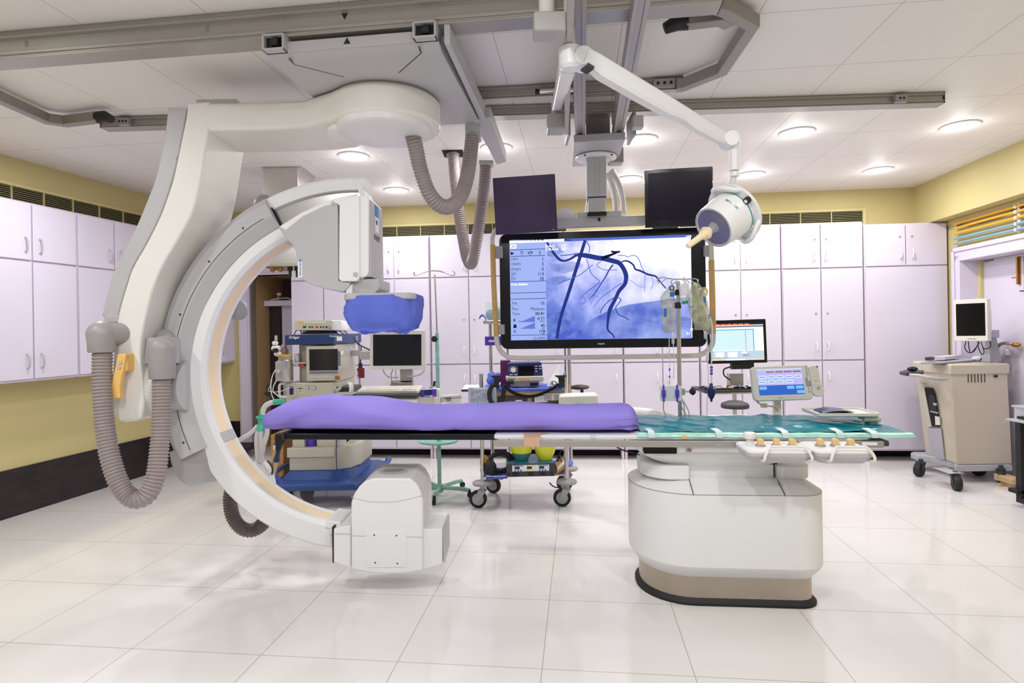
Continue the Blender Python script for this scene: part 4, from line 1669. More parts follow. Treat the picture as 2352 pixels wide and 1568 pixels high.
# mattress
zp = [(606, .862), (609, .905), (616, .938), (630, .962), (660, .985), (700, .999), (745, 1.0), (790, .992), (830, .976), (870, .960), (920, .950), (1000, .944), (1100, .941), (1200, .941), (1300, .943), (1380, .947), (1430, .947), (1452, .938), (1462, .915), (1467, .865)]
rings = []
NM = 72
S_ = resample(smooth([V((tx(p, 960, -.15), 0, z)) for p, z in zp], 4), .014)
xm0, xm1 = S_[0].x, S_[-1].x
for k, P in enumerate(S_):
    x, zt0 = P.x, P.z
    z0 = .8395
    hh = (zt0 - z0) / 2
    e = 3.0
    end = min(1, max(.0, min((x - xm0) / .10, (xm1 - x) / .07)))
    hw = .272 * (1 - (1 - end) ** 2.2 * .42)
    r = []
    for j in range(NM):
        a = 2 * PI * j / NM
        ca, sa = math.cos(a), math.sin(a)
        yy = math.copysign(abs(ca) ** (2 / e), ca) * hw
        zz = math.copysign(abs(sa) ** (2 / e), sa) * hh
        wv = noise.noise(V((x * 5, yy * 7, zz * 9)))
        fold = .007 * math.sin(8 * x + 15 * (zz + yy) + 2 * noise.noise(V((x * 2, 0, 0)))) * (1 if zz > -hh * .7 else .4) * (1.6 if x < xm0 + .9 else .8)
        big = .012 * noise.noise(V((x * 2.3 + 7, yy * 3, 4.2)))
        puck = 0
        if xm1 - x < .16:
            puck = .011 * math.sin(a * 16 + x * 20) * (1 - (xm1 - x) / .16)
        crs = .011 * max(0, math.sin(7.5 * (x - xm0) - 13 * zz + 3 * yy + 1.2 * noise.noise(V((x * 1.7, 2, 0))))) ** 6 * (1.3 if x < xm0 + 1.1 else .5) * (1 if yy < .1 else .2)
        kk = .006 * wv + fold * .5 + big + puck + crs
        up_ = zz > -hh * .6
        r.append((x + (.010 * wv if end < 1 else 0), yy + (kk if abs(ca) > .4 else 0), max(z0 + .001, z0 + hh + zz + (kk if up_ else 0))))
    rings.append(r)
mb = MB(T)
mb.loft(rings)
solo('mattress', mb, 'purple_cloth', 'long patient mattress under a violet cloth on the table', 'mattress', sharp=80)

# plastic drape over the foot half of the table
xs0, xs1_ = tx(1458, 985, 0), tx(2030, 985, -.05)


def sheet(u, v):
    x = xs0 + (xs1_ - xs0) * u
    tip = max(0, (u - .82) / .18)
    y0, y1 = -.262 + .0 * tip, .288 - .10 * tip
    y = y0 + (y1 - y0) * v
    n1 = noise.noise(V((x * 5 + 3, y * 4 - x * 6, .3)))
    n2 = noise.noise(V((x * 13, y * 17 + x * 9, 2.1)))
    n3 = abs(noise.noise(V((x * 7 + y * 9, y * 3 - x * 3, 5.5))))
    crest = .016 * max(0, 1 - u / .16) * max(0, 1 - abs(v - .75) / .4)
    return (x, y, .8455 + max(0, .010 * n1 + .006 * n2 + .012 * n3) + crest + .004 * math.sin(v * PI))


mb = MB(T)
mb.grid(sheet, 110, 50)
solo('plastic_drape', mb, 'teal_sheet', 'crinkled shiny teal plastic sheet over the foot half of the table', 'plastic sheet', sharp=60)


def hem(u, v):
    x = xs0 - .02 + (xs1_ + .035 - xs0) * u
    w_ = .006 * noise.noise(V((x * 9, v * 3, 1))) + .004 * math.sin(x * 30)
    if v < .5:
        return (x, -.262 - .030 * v / .5 + w_ * .4, .8425 + .004 * (1 - v) + max(0, w_ * .3))
    return (x, -.293 - .008 * (v - .5) / .5 + w_ * .3, .8425 - .012 * (v - .5) / .5)


mb = MB(T)
mb.grid(hem, 90, 6)
solo('drape_hem', mb, 'mint_sheet', 'pale mint hem of plastic along the front edge under the teal sheet', 'plastic sheet', sharp=60)

TG = 'clear tape tabs along the table edge'
for px, lb in ((1490, 'clear tape tab on the mint hem beside the end of the violet mattress'), (1645, 'clear tape tab on the mint hem left of the white joystick knob'),
               (1797, 'clear tape tab on the mint hem behind the left control box'), (1922, 'clear tape tab on the mint hem behind the right control box'),
               (2000, 'clear tape tab on the mint hem at the foot end corner')):
    x = tx(px, 1000, -.29)
    mb = MB(T)
    sl = .012
    mb.loft([[(x - .016, -.235, .864), (x + .016, -.235, .864), (x + .016, -.235, .8625), (x - .016, -.235, .8625)],
             [(x - .016 + sl, -.285, .857), (x + .016 + sl, -.285, .857), (x + .016 + sl, -.285, .8555), (x - .016 + sl, -.285, .8555)],
             [(x - .016 + sl, -.304, .845), (x + .016 + sl, -.304, .845), (x + .016 + sl, -.3025, .845), (x - .016 + sl, -.3025, .845)],
             [(x - .014 + sl, -.305, .828), (x + .018 + sl, -.305, .828), (x + .018 + sl, -.3035, .828), (x - .014 + sl, -.3035, .828)]])
    solo('tape_tab', mb, 'tape_clear', lb, 'tape', TG)
for px, lb, m in ((1362, 'small clear tape knot on the white table edge right of the brown tape', 'tape_clear'), (1572, 'yellowish tape piece on the mint hem of the table', 'beige_knob')):
    x = tx(px, 1010, -.29)
    mb = MB(T)
    mb.box(x - .012, x + .012, -.301, -.2935, .822, .840)
    solo('tape_tab', mb, m, lb, 'tape', bevel=.002)
mb = MB(T)
x0, x1 = tx(1204, 1015, -.3), tx(1240, 1015, -.3)
mb.loft([[(x0 - .005, -.24, .8405), (x1 + .05, -.24, .8405), (x1 + .05, -.24, .8395), (x0 - .005, -.24, .8395)],
         [(x0, -.294, .842), (x1, -.294, .842), (x1, -.293, .8395), (x0, -.293, .8395)],
         [(x0, -.322, .832), (x1, -.322, .832), (x1, -.3195, .830), (x0, -.3195, .830)],
         [(x0, -.3225, .786), (x1, -.3225, .786), (x1, -.319, .786), (x0, -.319, .786)]])
solo('brown_tape', mb, 'tape_brown', 'wide brown adhesive tape wrapped over the table rail', 'tape')


# control boxes hung on the rail
def control_box(pl, pr, label, knobs, big=None):
    yf_, yb_ = -.545, -.325
    x0, x1 = tx(pl, 1030, -.5), tx(pr, 1030, -.5)
    t = thing('control_box', label, 'control panel', T @ V(((x0 + x1) / 2, (yf_ + yb_) / 2, .765)), TA, 'control boxes on the table rail')
    mb = MB(T)
    o = rrect(x0, x1, yf_, yb_, .035, 5)
    i_ = rrect(x0 + .03, x1 - .03, yf_ + .025, yb_ - .01, .025, 5)
    mb.loft([[(a, b, .756) for a, b in i_], [(a, b, .790) for a, b in o], [(a, b, .803) for a, b in o]])
    obj('lower_shell', mb, 'grey_cover', t, bevel=.003)
    mb = MB(T)
    i2 = rrect(x0 + .008, x1 - .008, yf_ + .008, yb_ - .008, .03, 5)
    mb.loft([[(a, b, .8035) for a, b in o], [(a, b, .812) for a, b in o], [(a, b, .8175) for a, b in i2]])
    tp = obj('top_panel', mb, 'white_body', t, sharp=30)
    mb = MB(T)
    for k in range(5):
        mb.prism(rrect(x0 + .06 + k * .035, x0 + .08 + k * .035, yb_ - .06, yb_ - .05, .004, 3), 'z', .8172, .8182)
    obj('panel_marks', mb, 'grey_mid', tp)
    mb = MB(T)
    gx0, gx1 = x0 + (x1 - x0) * .25, x1 - (x1 - x0) * .10
    for pts in ([(gx0 - .005, yf_ + .06, .765), (gx0 - .008, yf_ - .012, .775), (gx0 + .0, yf_ - .016, .80), (gx0 + .02, yf_ - .006, .832), (gx0 + .035, yf_ - .002, .834),
                 ((gx0 + gx1) / 2, yf_ - .002, .834), (gx1 - .035, yf_ - .002, .834), (gx1 - .015, yf_ - .006, .832), (gx1 + .008, yf_ - .016, .80), (gx1 + .01, yf_ - .012, .775), (gx1 + .008, yf_ + .06, .765)],):
        mb.tube(smooth(pts, 5), .0065, 8)
    obj('guard_rail', mb, 'warm_white', t)
    for kx in knobs:
        x = x0 + (x1 - x0) * kx
        mb = MB(T)
        mb.lathe([(.002, .8175), (.024, .8175), (.022, .824), (.002, .824)], (x, yf_ + .1, 0), (0, 0, 1), 20)
        bs = obj('knob_base', mb, 'grey_mid', t)
        mb = MB(T)
        mb.prism(rrect(x - .0135, x + .0135, .822, .852, (.002, .002, .010, .010), 4), 'y', yf_ + .087, yf_ + .113)
        obj('knob', mb, 'beige_knob', bs, bevel=.003)
    if big is not None:
        x = x0 + (x1 - x0) * big
        mb = MB(T)
        mb.lathe([(.002, .8175), (.016, .8175), (.016, .840), (.028, .842), (.030, .848), (.030, .862), (.026, .868), (.01, .871), (.002, .871)], (x, yb_ - .06, 0), (0, 0, 1), 28)
        obj('joystick', mb, 'warm_white', t)
    mb = MB(T)
    mb.box((x0 + x1) / 2 - .05, (x0 + x1) / 2 + .05, -.335, -.3195, .785, .80)
    obj('rail_clamp', mb, 'grey_mid', t)
    return t


control_box(1711, 1861, 'white control box with three beige knobs and a round white joystick on the table rail', (.30, .55, .80), .2)
control_box(1864, 2000, 'white control box with three beige knobs nearest the foot end of the table', (.24, .50, .76))

# touch screen console on a post at the far side of the table
t = thing('touch_console', 'cream framed touch screen console on a post behind the teal sheet', 'console', at(1790, 962, 3.48))
FM = face(at(1797, 879, 3.36), -math.radians(2), math.radians(12), math.radians(1.2))
mb = MB(FM)
W2, H2 = .167, .100
mb.prism(rrect(-W2, W2, -H2, H2, .025, 6), 'z', -.04, .0)
fr_ = obj('housing', mb, 'machine_light', t, bevel=.006)
mb = MB(FM)
sx0, sx1, sy0, sy1 = -.138, .118, -.068, .082
mb.rect(sx0, sx1, sy0, sy1, .0012)
scn = obj('screen', mb, 'tp_lilac', fr_)
mb = MB(FM)
mb.rect(sx0, sx1, sy0, -.012, .0018)
obj('lower_panel', mb, 'tp_blue', scn)
mb = MB(FM)
mb.rect(sx0, sx1, sy1 - .006, sy1, .0018)
for r_, n_ in ((.035, 5), (.006, 4)):
    for k in range(n_):
        x = sx0 + .006 + k * .0505
        mb.prism(rrect(x, x + .044, r_ - .009, r_ + .011, .007, 3), 'z', .0016, .0019)
obj('soft_keys', mb, 'tp_cyan', scn)
mb = MB(FM)
for k in range(1, 5):
    x = sx0 + .002 + k * .0505
    mb.prism(rrect(x, x + .045, .060, .068, .003, 3), 'z', .0016, .0019)
obj('tab_keys', mb, 'tp_brown', scn)
mb = MB(FM)
for x, y in ((sx0 + .004, -.036), (sx0 + .16, -.036), (sx0 + .21, -.036), (sx0 + .214, -.062)):
    mb.prism(rrect(x, x + .042, y, y + .018, .005, 3), 'z', .0019, .0023)
obj('light_keys', mb, 'tp_light', scn)
mb = MB(FM)
for y in (.035, .006):
    for k in range(5 if y > .03 else 4):
        mb.box(sx0 + .012 + k * .0505, sx0 + .042 + k * .0505, y - .001, y + .002, .0019, .0023)
obj('key_text', mb, 'scr_line', scn)
mb = MB(FM)
for y in (.09, .074, .058, .042, -.04, -.055):
    mb.cyl((.145, y, .0), (.145, y, .003), .0045, n=12)
mb.prism(rrect(.133, .158, -.025, .03, .008, 4), 'z', 0, .004)
obj('buttons', mb, 'grey_mid', fr_)
mb = MB(FM)
mb.text('PHILIPS', -.02, -.088, .009, .001, 'CENTER')
obj('lettering', mb, 'ink_grey', fr_)
mb = MB(T)
pcx = tx(1787, 940, .33)
mb.box(pcx - .02, pcx + .02, .33, .365, .80, .985)
mb.box(pcx - .03, pcx + .03, .312, .365, .78, .82)
obj('post', mb, 'machine_light', t, bevel=.004)
mb = MB()
mb.tube(smooth([at(1735, 915, 3.38), at(1742, 925, 3.37), at(1760, 931, 3.37), at(1778, 934, 3.38), at(1788, 945, 3.43), at(1789, 960, 3.43)], 6), .005, 8)
cb = obj('cable', mb, 'latex_tube', t)
mb = MB()
pcc = at(1754, 930, 3.44)
mb.box(pcc.x - .018, pcc.x + .018, pcc.y - .012, pcc.y + .012, pcc.z - .015, pcc.z + .015)
obj('connector', mb, 'machine_light', cb, bevel=.004)
# remote handset clipped to the console
FM2 = face(at(1874, 873, 3.34), -math.radians(4), math.radians(10), math.radians(4))
t = thing('remote_control', 'cream viewing remote handset hanging beside the touch console', 'remote', at(1876, 908, 3.44))
mb = MB(FM2)
mb.prism(rrect(-.026, .026, -.06, .085, .012, 5), 'z', -.025, 0)
mb.cyl((.006, -.06, -.025), (.006, -.06, 0), .034, n=28)
rb = obj('body', mb, 'machine_light', t, bevel=.004)
mb = MB(FM2)
for j in range(5):
    for i in range(3):
        mb.cyl((-.014 + i * .014, .072 - j * .024, 0), (-.014 + i * .014, .072 - j * .024, .003), .0045, n=10)
obj('keys', mb, 'key_cap', rb)
mb = MB(FM2)
mb.cyl((.0, .0, 0), (.0, .0, .004), .006, n=12)
obj('orange_key', mb, 'beige_knob', rb)
mb = MB(FM2)
mb.cyl((.018, .076, 0), (.018, .076, .003), .005, n=12)
obj('power_key', mb, 'black_rubber', rb)
mb = MB(FM2)
mb.box(-.04, -.02, .0, .03, -.03, -.01)
obj('clip', mb, 'machine_light', rb)

# accessory tray at the foot end
t = thing('accessory_tray', 'pale tray with rim on a bracket over the foot end of the table', 'tray', T @ V((.74, .05, .84)), TA)
tc = [atz(1880, 949, .905), atz(2030, 958, .90)]
xa, xb = .555, .862
mb = MB(T)
o = rrect(xa, xb, -.09, .15, .03, 5)
i_ = rrect(xa + .01, xb - .01, -.08, .14, .025, 5)
mb.loft([[(a, b, .893) for a, b in i_], [(a, b, .898) for a, b in o], [(a, b, .912) for a, b in o], [(a, b, .912) for a, b in i_], [(a, b, .903) for a, b in i_]])
obj('tray_pan', mb, 'machine_light', t)
mb = MB(T)
mb.box(.80, .865, -.04, .03, .8705, .893)
mb.cyl((.79, -.05, .88), (.875, -.05, .88), .016)
mb.box(.835, .875, -.03, .03, .835, .885)
obj('bracket', mb, 'machine_light', t, bevel=.003)
mb = MB(T)
mb.grid(lambda u, v: (.60 + .16 * u, -.04 + .13 * v + .02 * u, .907 + .012 * math.sin(u * PI) + .004 * math.sin(7 * v)), 14, 8)
tr_ = bmesh.ops.extrude_face_region(mb.bm, geom=mb.bm.faces[:])
bmesh.ops.translate(mb.bm, vec=(0, 0, -.002), verts=[v for v in tr_['geom'] if isinstance(v, bmesh.types.BMVert)])
solo('glossy_folder', mb, 'navy', 'dark glossy folder lying on the pale accessory tray', 'folder')

# ================================================================== DRIP STAND ON THE TABLE
YI = 3.47
tI = thing('drip_pole', 'steel drip pole with wire hooks clamped to the far table rail', 'drip stand', at(1557, 962, YI))
pt, pb = at(1557, 646, YI), at(1557, 975, YI)
mb = MB()
mb.cyl((pt.x, YI, .79), (pt.x, YI, pt.z), .0125, n=16)
obj('pole', mb, 'steel', tI)
mb = MB()
p = lambda px, py, dy=0: at(px, py, YI + dy)
mb.tube(smooth([p(1531, 638), p(1522, 637), p(1512, 640), p(1510, 646), p(1516, 650), p(1523, 645), p(1532, 639), p(1545, 641), p(1557, 641), p(1580, 641), p(1597, 640), p(1603, 645), p(1601, 652), p(1595, 653), p(1590, 645)], 4), .0035, 8)
mb.tube(smooth([p(1545, 642), p(1541, 648, -.02), p(1545, 653, -.04), p(1551, 648, -.03), p(1556, 642)], 4), .003, 8)
mb.tube(smooth([p(1572, 636), p(1570, 642, -.02), p(1574, 650, -.03), p(1564, 655, -.03)], 4), .003, 8)
obj('hook_bar', mb, 'chrome', tI)
for y0, y1 in ((665, 678), (694, 708)):
    mb = MB()
    a, b = at(1557, y0, YI), at(1557, y1, YI)
    mb.cyl((a.x, YI, b.z), (a.x, YI, a.z), .019, .017, n=16)
    mb.box(a.x - .028, a.x - .01, YI - .012, YI + .012, b.z + .004, a.z - .004)
    obj('pole_clamp', mb, 'black_rubber', tI, bevel=.003)
mb = MB()
a = at(1560, 899, YI)
mb.box(a.x - .02, a.x + .03, YI - .02, YI + .02, a.z - .02, a.z + .02)
mb.cyl((a.x + .03, YI - .005, a.z), (a.x + .06, YI - .005, a.z), .006)
cl = obj('rail_clamp', mb, 'steel', tI, bevel=.003)
mb = MB()
mb.ball((a.x + .078, YI - .005, a.z), (.02, .02, .02), 12, 8)
for k in range(6):
    an = k * PI / 3
    mb.ball((a.x + .078, YI - .005 + .016 * math.cos(an), a.z + .016 * math.sin(an)), .008, 8, 6)
obj('clamp_knob', mb, 'black_rubber', cl)


def fluid_bag(label, pts, Y, thick, m='bag_plastic'):
    "pts: (px centre, py, half width px)"
    t = thing('fluid_bag', label, 'drip bag', at(pts[-1][0], pts[-1][1], Y), 0, 'clear drip bags on the pole')
    mb = MB()
    rings = []
    for k, (px, py, hw) in enumerate(pts):
        c = at(px, py, Y)
        w_ = hw * Y / F
        th = thick * (.15 if k in (0, len(pts) - 1) else .5 if k in (1, len(pts) - 2) else 1)
        rings.append([(c.x + w_ * math.cos(2 * PI * j / 20) * (1 + .08 * math.sin(3 * j + k)), c.y + th * math.sin(2 * PI * j / 20), c.z + .002 * math.sin(j * 2.0 + k)) for j in range(20)])
    mb.loft(rings)
    obj('bag', mb, m, t, sharp=70)
    return t


b1 = fluid_bag('crumpled clear drip bag with blue print hanging left of the pole', [(1543, 657, 6), (1541, 664, 9), (1537, 672, 13), (1533, 682, 16), (1535, 690, 16), (1536, 710, 15), (1536, 730, 15), (1537, 748, 15), (1537, 758, 16), (1539, 763, 12)], YI - .05, .022)
mb = MB()
c = at(1543, 661, YI - .075)
mb.lathe([(.010, -.002), (.016, -.002), (.016, .002), (.010, .002)], c, (0, 1, 0), 20, ring=True)
obj('hanging_eye', mb, 'dark_grey', b1)
mb = MB()
for (x0, y0, x1, y1) in ((1539, 670, 1549, 681), (1525, 708, 1531, 727)):
    a, b = at(x0, y1, YI - .073), at(x1, y0, YI - .073)
    mb.box(a.x, b.x, a.y, a.y + .002, a.z, b.z)
obj('blue_print', mb, 'ink_blue', b1)
b2 = fluid_bag('tilted clear drip bag hanging right of the pole beside the tan foam grip', [(1596, 648, 3), (1594, 656, 6), (1595, 668, 12), (1593, 676, 16), (1595, 690, 18), (1600, 706, 18), (1605, 722, 18), (1611, 738, 19), (1614, 750, 19), (1612, 757, 15)], YI - .03, .026)
mb = MB()
for (x0, y0, x1, y1) in ((1584, 703, 1588, 706), (1590, 702, 1593, 705), (1616, 682, 1620, 694), (1628, 722, 1632, 732)):
    a, b = at(x0, y1, YI - .062), at(x1, y0, YI - .062)
    mb.box(a.x, b.x, a.y, a.y + .002, a.z, b.z)
obj('print_marks', mb, 'ink_blue', b2)
b3 = fluid_bag('slack drip bag hanging behind the tilted bag, with pressure cuff', [(1601, 650, 4), (1607, 668, 8), (1614, 690, 10), (1618, 710, 11), (1622, 735, 11), (1621, 748, 8)], YI + .05, .02)
# bottle
t = thing('drip_bottle', 'inverted glass drip bottle with white label and green cap on the pole', 'bottle', at(1573, 695, YI - .04))
ct, cb_ = at(1570, 651, YI - .05), at(1574, 696, YI - .05)
ax = (ct - cb_).normalized()
Lb = (ct - cb_).length
mb = MB()
mb.lathe([(.002, Lb), (.024, Lb), (.028, Lb - .006), (.028, .04), (.022, .026), (.014, .016), (.013, .008), (.002, .008)], cb_, ax, 24)
bt = obj('glass', mb, 'clear_plastic', t)
mb = MB()
mb.lathe([(.0288, .05), (.0288, Lb - .012)], cb_, ax, 24)
obj('label', mb, 'paper', bt)
mb = MB()
mb.lathe([(.002, -.004), (.017, -.004), (.018, .0), (.018, .012), (.002, .012)], cb_, ax, 20)
obj('cap', mb, 'green_cap', bt)
mb = MB()
mb.tube(smooth([ct + V((-.03, 0, 0)), ct + V((-.02, 0, .016)), ct + V((.02, 0, .016)), ct + V((.032, 0, 0)), ct + V((.0, 0, -.003))], 4), .0025, 6)
obj('hanger', mb, 'chrome', bt)
# gauge
t = thing('pressure_gauge', 'small round chrome pressure gauge beside the tilted drip bag', 'gauge', at(1612, 686, YI))
g = at(1612, 671, YI - .02)
mb = MB()
mb.lathe([(.002, 0), (.026, 0), (.028, .004), (.028, .022), (.002, .026)], g, (.5, -.85, .1), 24)
gb = obj('case', mb, 'chrome', t)
mb = MB()
mb.lathe([(.002, .0262), (.023, .0225)], g, (.5, -.85, .1), 24)
obj('dial', mb, 'paper', gb)
mb = MB()
mb.tube(smooth([g + V((0, 0, -.025)), at(1616, 695, YI), at(1622, 715, YI), at(1630, 735, YI)], 5), .004, 8)
obj('cuff_tube', mb, 'clear_tube', gb)


def drip_line(label, pts, chambers=()):
    t = thing('drip_line', label, 'tubing', at(*pts[-1]), 0, 'drip lines below the bags')
    mb = MB()
    mb.tube(smooth([at(*p) for p in pts], 5), .0024, 6)
    obj('tube', mb, 'clear_tube', t)
    for (px, y0, y1, Y, r_, m) in chambers:
        a, b = at(px, y0, Y), at(px, y1, Y)
        mb = MB()
        mb.lathe([(.002, 0), (r_ * .6, 0), (r_, .006), (r_, (a - b).length - .008), (r_ * .5, (a - b).length)], b, a - b, 14)
        obj('drip_chamber', mb, m, t)
    return t


Y0 = YI - .06
drip_line('clear drip line with chamber running straight below the left bag', [(1544, 760, Y0), (1546, 775, Y0), (1547, 800, Y0), (1548, 830, Y0), (1547, 870, Y0)], [(1546, 768, 790, Y0, .009, 'clear_plastic'), (1545, 762, 774, Y0, .005, 'ink_white')])
drip_line('clear drip line with lilac stopcock going down to the transducer plate', [(1537, 763, Y0), (1537, 800, Y0), (1538, 850, Y0), (1538, 885, Y0)], [(1538, 845, 851, Y0, .006, 'violet'), (1538, 855, 861, Y0, .006, 'clear_plastic'), (1538, 862, 867, Y0, .006, 'violet')])
drip_line('clear drip line with chamber below the tilted bag, ending in a pale connector', [(1616, 758, Y0), (1622, 775, Y0), (1626, 800, Y0), (1625, 830, Y0), (1627, 870, Y0), (1624, 930, Y0), (1624, 962, Y0 + .05)], [(1620, 760, 778, Y0, .009, 'clear_plastic'), (1625, 808, 830, Y0, .009, 'machine_light')])
t = thing('pump_bulb', 'dark blue squeeze bulb hanging on a clear line over the keyboard tray', 'bulb', at(1634, 922, Y0))
mb = MB()
cbx, tbx = at(1634, 922, Y0), at(1634, 880, Y0)
Lb = (tbx - cbx).length
mb.lathe([(.002, -.002), (.006, 0), (.007, .012), (.018, .03), (.026, .055), (.025, .075), (.014, Lb - .022), (.009, Lb - .012), (.009, Lb), (.002, Lb)], cbx, (0, 0, 1), 20)
obj('bulb', mb, 'navy', t)
mb = MB()
mb.tube(smooth([at(1634, 880, Y0), at(1634, 850, Y0), at(1635, 800, Y0), at(1636, 750, Y0), at(1630, 725, Y0)], 5), .0045, 8)
obj('bulb_tube', mb, 'clear_tube', t)
mb = MB()
for y0, y1 in ((841, 846), (848, 853), (855, 860)):
    a, b = at(1634, y0, Y0), at(1634, y1, Y0)
    mb.cyl(b, a, .008, n=12)
obj('stopcock', mb, 'violet', t)
# transducer plate
t = thing('transducer_plate', 'white plate holding two violet pressure transducers on the drip pole', 'plate', at(1541, 922, YI - .03))
a, b = at(1517, 921, YI - .025), at(1565, 886, YI - .025)
mb = MB()
mb.box(a.x, b.x, YI - .03, YI - .014, a.z, b.z)
pl_ = obj('plate', mb, 'paper', t, bevel=.002)
for px in (1524, 1555):
    c0_, c1__ = at(px, 911, YI - .035), at(px, 895, YI - .035)
    mb = MB()
    mb.box(c0_.x - .010, c0_.x + .010, YI - .05, YI - .03, c0_.z, c1__.z)
    mb.cyl((c0_.x, YI - .04, c0_.z - .03), (c0_.x, YI - .04, c1__.z + .03), .005)
    obj('transducer', mb, 'violet', pl_, bevel=.002)
mb = MB()
for pts in ([(1524, 925), (1524, 940), (1532, 958), (1545, 963)], [(1556, 920), (1566, 935), (1576, 952), (1580, 962)], [(1568, 918), (1572, 938), (1570, 962)], [(1566, 915), (1580, 940), (1583, 955), (1578, 961)]):
    mb.tube(smooth([at(px, py, YI - .03) for px, py in pts], 5), .0028, 6)
obj('cables', mb, 'grey_mid', t)

# ================================================================== CROSS RAILS, DISPLAY BOOM
CG = 'cross rails under the ceiling'
cx0, cx1 = V((.245, 2.0)), V((.462, 3.78))
for k, lb in ((0, 'left one of the two grey cross rails that carry the display boom'), (.232, 'right one of the two grey cross rails that carry the display boom')):
    p0, p1 = V((cx0.x + k - .0, cx0.y, 0)), V((cx1.x + k, cx1.y, 0))
    M = railframe(p0, p1)
    L = (p1 - p0).length
    t = thing('cross_rail', lb, 'rail', (p0 + p1) / 2 + V((0, 0, 2.548)), 0, CG)
    mb = MB(M)
    pr = [(-.03, 2.548), (-.012, 2.548), (-.012, 2.556), (.012, 2.556), (.012, 2.548), (.03, 2.548), (.03, 2.575), (.024, 2.578), (.024, 2.596), (.03, 2.60), (.03, 2.630), (-.03, 2.630), (-.03, 2.60), (-.024, 2.596), (-.024, 2.578), (-.03, 2.575)]
    mb.hexa([(0, a, b) for a, b in pr], [(L, a, b) for a, b in pr])
    obj('channel', mb, 'rail_alu', t, bevel=.001, seg=1)
    mb = MB(M)
    for (ra, rb, zz) in ((m0, m1, 2.687), (f0, f1, 2.691)):
        yh = ra.y + (rb.y - ra.y) * (p0.x + .2 - ra.x) / (rb.x - ra.x)
        xh = yh - p0.y
        mb.box(xh - .0, xh + .05, -.035, .035, 2.63, zz)
        obj('hanger_block', mb, 'grey_mid', t, bevel=.003)
        mb = MB(M)
    mb = MB(M)
    mb.box(L, L + .006, -.03, .03, 2.548, 2.63)
    obj('end_cap', mb, 'black_rubber', t)

bm_ = thing('display_boom', 'grey ceiling column with tube frame carrying the big display and two small screens', 'boom', (.57, 3.86, 1.2))
mb = MB()
mb.prism([(.395, 3.56), (.70, 3.52), (.745, 4.06), (.44, 4.10)], 'z', 2.500, 2.547)
crr = obj('carriage_plate', mb, 'grey_cover', bm_, bevel=.004)
mb = MB()
for (x0, x1, y0, y1, z0, z1) in ((.345, .362, 3.42, 3.62, 2.50, 2.63), (.725, .742, 3.40, 3.60, 2.49, 2.63)):
    mb.box(x0, x1, y0, y1, z0, z1)
    obj('side_plate', mb, 'grey_mid', crr, bevel=.003)
    mb = MB()
mb.box(.492, .645, 3.72, 3.735, 2.548, 2.755)
obj('back_plate', mb, 'grey_mid', crr, bevel=.003)
mb = MB()
p = at(1460, 276, 3.3)
mb.box(p.x - .02, p.x + .04, 3.27, 3.33, p.z - .05, p.z + .02)
obj('stop_block', mb, 'grey_cover', crr, bevel=.008)
ccx, ccy = .572, 3.86
mb = MB()
mb.lathe([(.02, 2.478), (.125, 2.478), (.135, 2.484), (.135, 2.494), (.11, 2.50), (.02, 2.50)], (ccx, ccy, 0), (0, 0, 1), 40)
obj('swivel_disc', mb, 'white_body', bm_)
mb = MB()
for dx in (-.086, .086):
    for dz in (-.01, .012):
        mb.cyl((ccx + dx, ccy - .11, 2.474 + 0), (ccx + dx, ccy - .11, 2.480), .006, n=8)
obj('screw_hole', mb, 'black_rubber', bm_)
yc = -math.radians(6)
MC = zrot((ccx, ccy, 0), yc)
zc1, zc2 = at(1372, 451, 3.79).z, at(1372, 488, 3.79).z
mb = MB(MC)
mb.box(-.064, .064, -.07, .07, zc1, 2.48)
co = obj('column', mb, 'grey_cover', bm_, bevel=.006)
mb = MB(MC)
for x in (-.008, .016):
    mb.box(x - .001, x + .001, -.0708, -.069, zc1, 2.478)
obj('column_groove', mb, 'grey_mid', co)
mb = MB(MC)
mb.box(-.060, .060, -.066, .066, zc1 - .006, zc1)
mb.box(-.062, .062, -.07, .07, zc2 - .004, zc2 + .004)
obj('column_gap', mb, 'dark_void', co)
mb = MB(MC)
mb.box(-.056, .056, -.062, .062, zc2, zc1)
obj('inner_column', mb, 'grey_cover', bm_, bevel=.004)
mb = MB(MC)
for x in (-.04, .04):
    for z in (zc1 + .012, zc2 + .012):
        mb.cyl((x, -.074, z), (x, -.06, z), .005, n=10)
obj('column_screw', mb, 'steel', co)
for pts, lb in (([(1404, 392, 3.98), (1412, 405, 4.0), (1424, 430, 4.0), (1430, 460, 4.0), (1432, 492, 3.98)], 0), ([(1392, 400, 3.97), (1402, 412, 3.97), (1410, 440, 3.97), (1414, 470, 3.96), (1415, 492, 3.95)], 0),
                ([(1352, 452, 3.98), (1349, 470, 3.98), (1347, 492, 3.97)], 0)):
    mb = MB()
    mb.hose([at(*p) for p in pts], .021 if pts[0][0] != 1352 else .012, .011, .06, 10)
    obj('corrugated_hose', mb, 'hose_white', bm_, sharp=60)
mb = MB()
a = at(1408, 372, 3.97)
mb.box(a.x - .03, a.x + .06, 3.9, 4.0, a.z - .02, a.z + .08)
mb.box(a.x - .13, a.x - .10, 3.95, 3.99, 2.33, 2.5)
obj('junction_box', mb, 'grey_mid', crr, bevel=.004)
# crossbar
YD = 3.9
DYAW = -math.radians(6.8)
DD = V((math.cos(DYAW), math.sin(DYAW), 0))
DO = at(1388, 662, YD)


def dpl(px, py, off=0.0):
    "photo point -> (x, z) on the display plane moved `off` towards the viewer"
    P0 = DO + V((math.sin(DYAW), -math.cos(DYAW), 0)) * off
    P, t_ = atp(px, py, P0, DD)
    return (t_, P.z - DO.z)


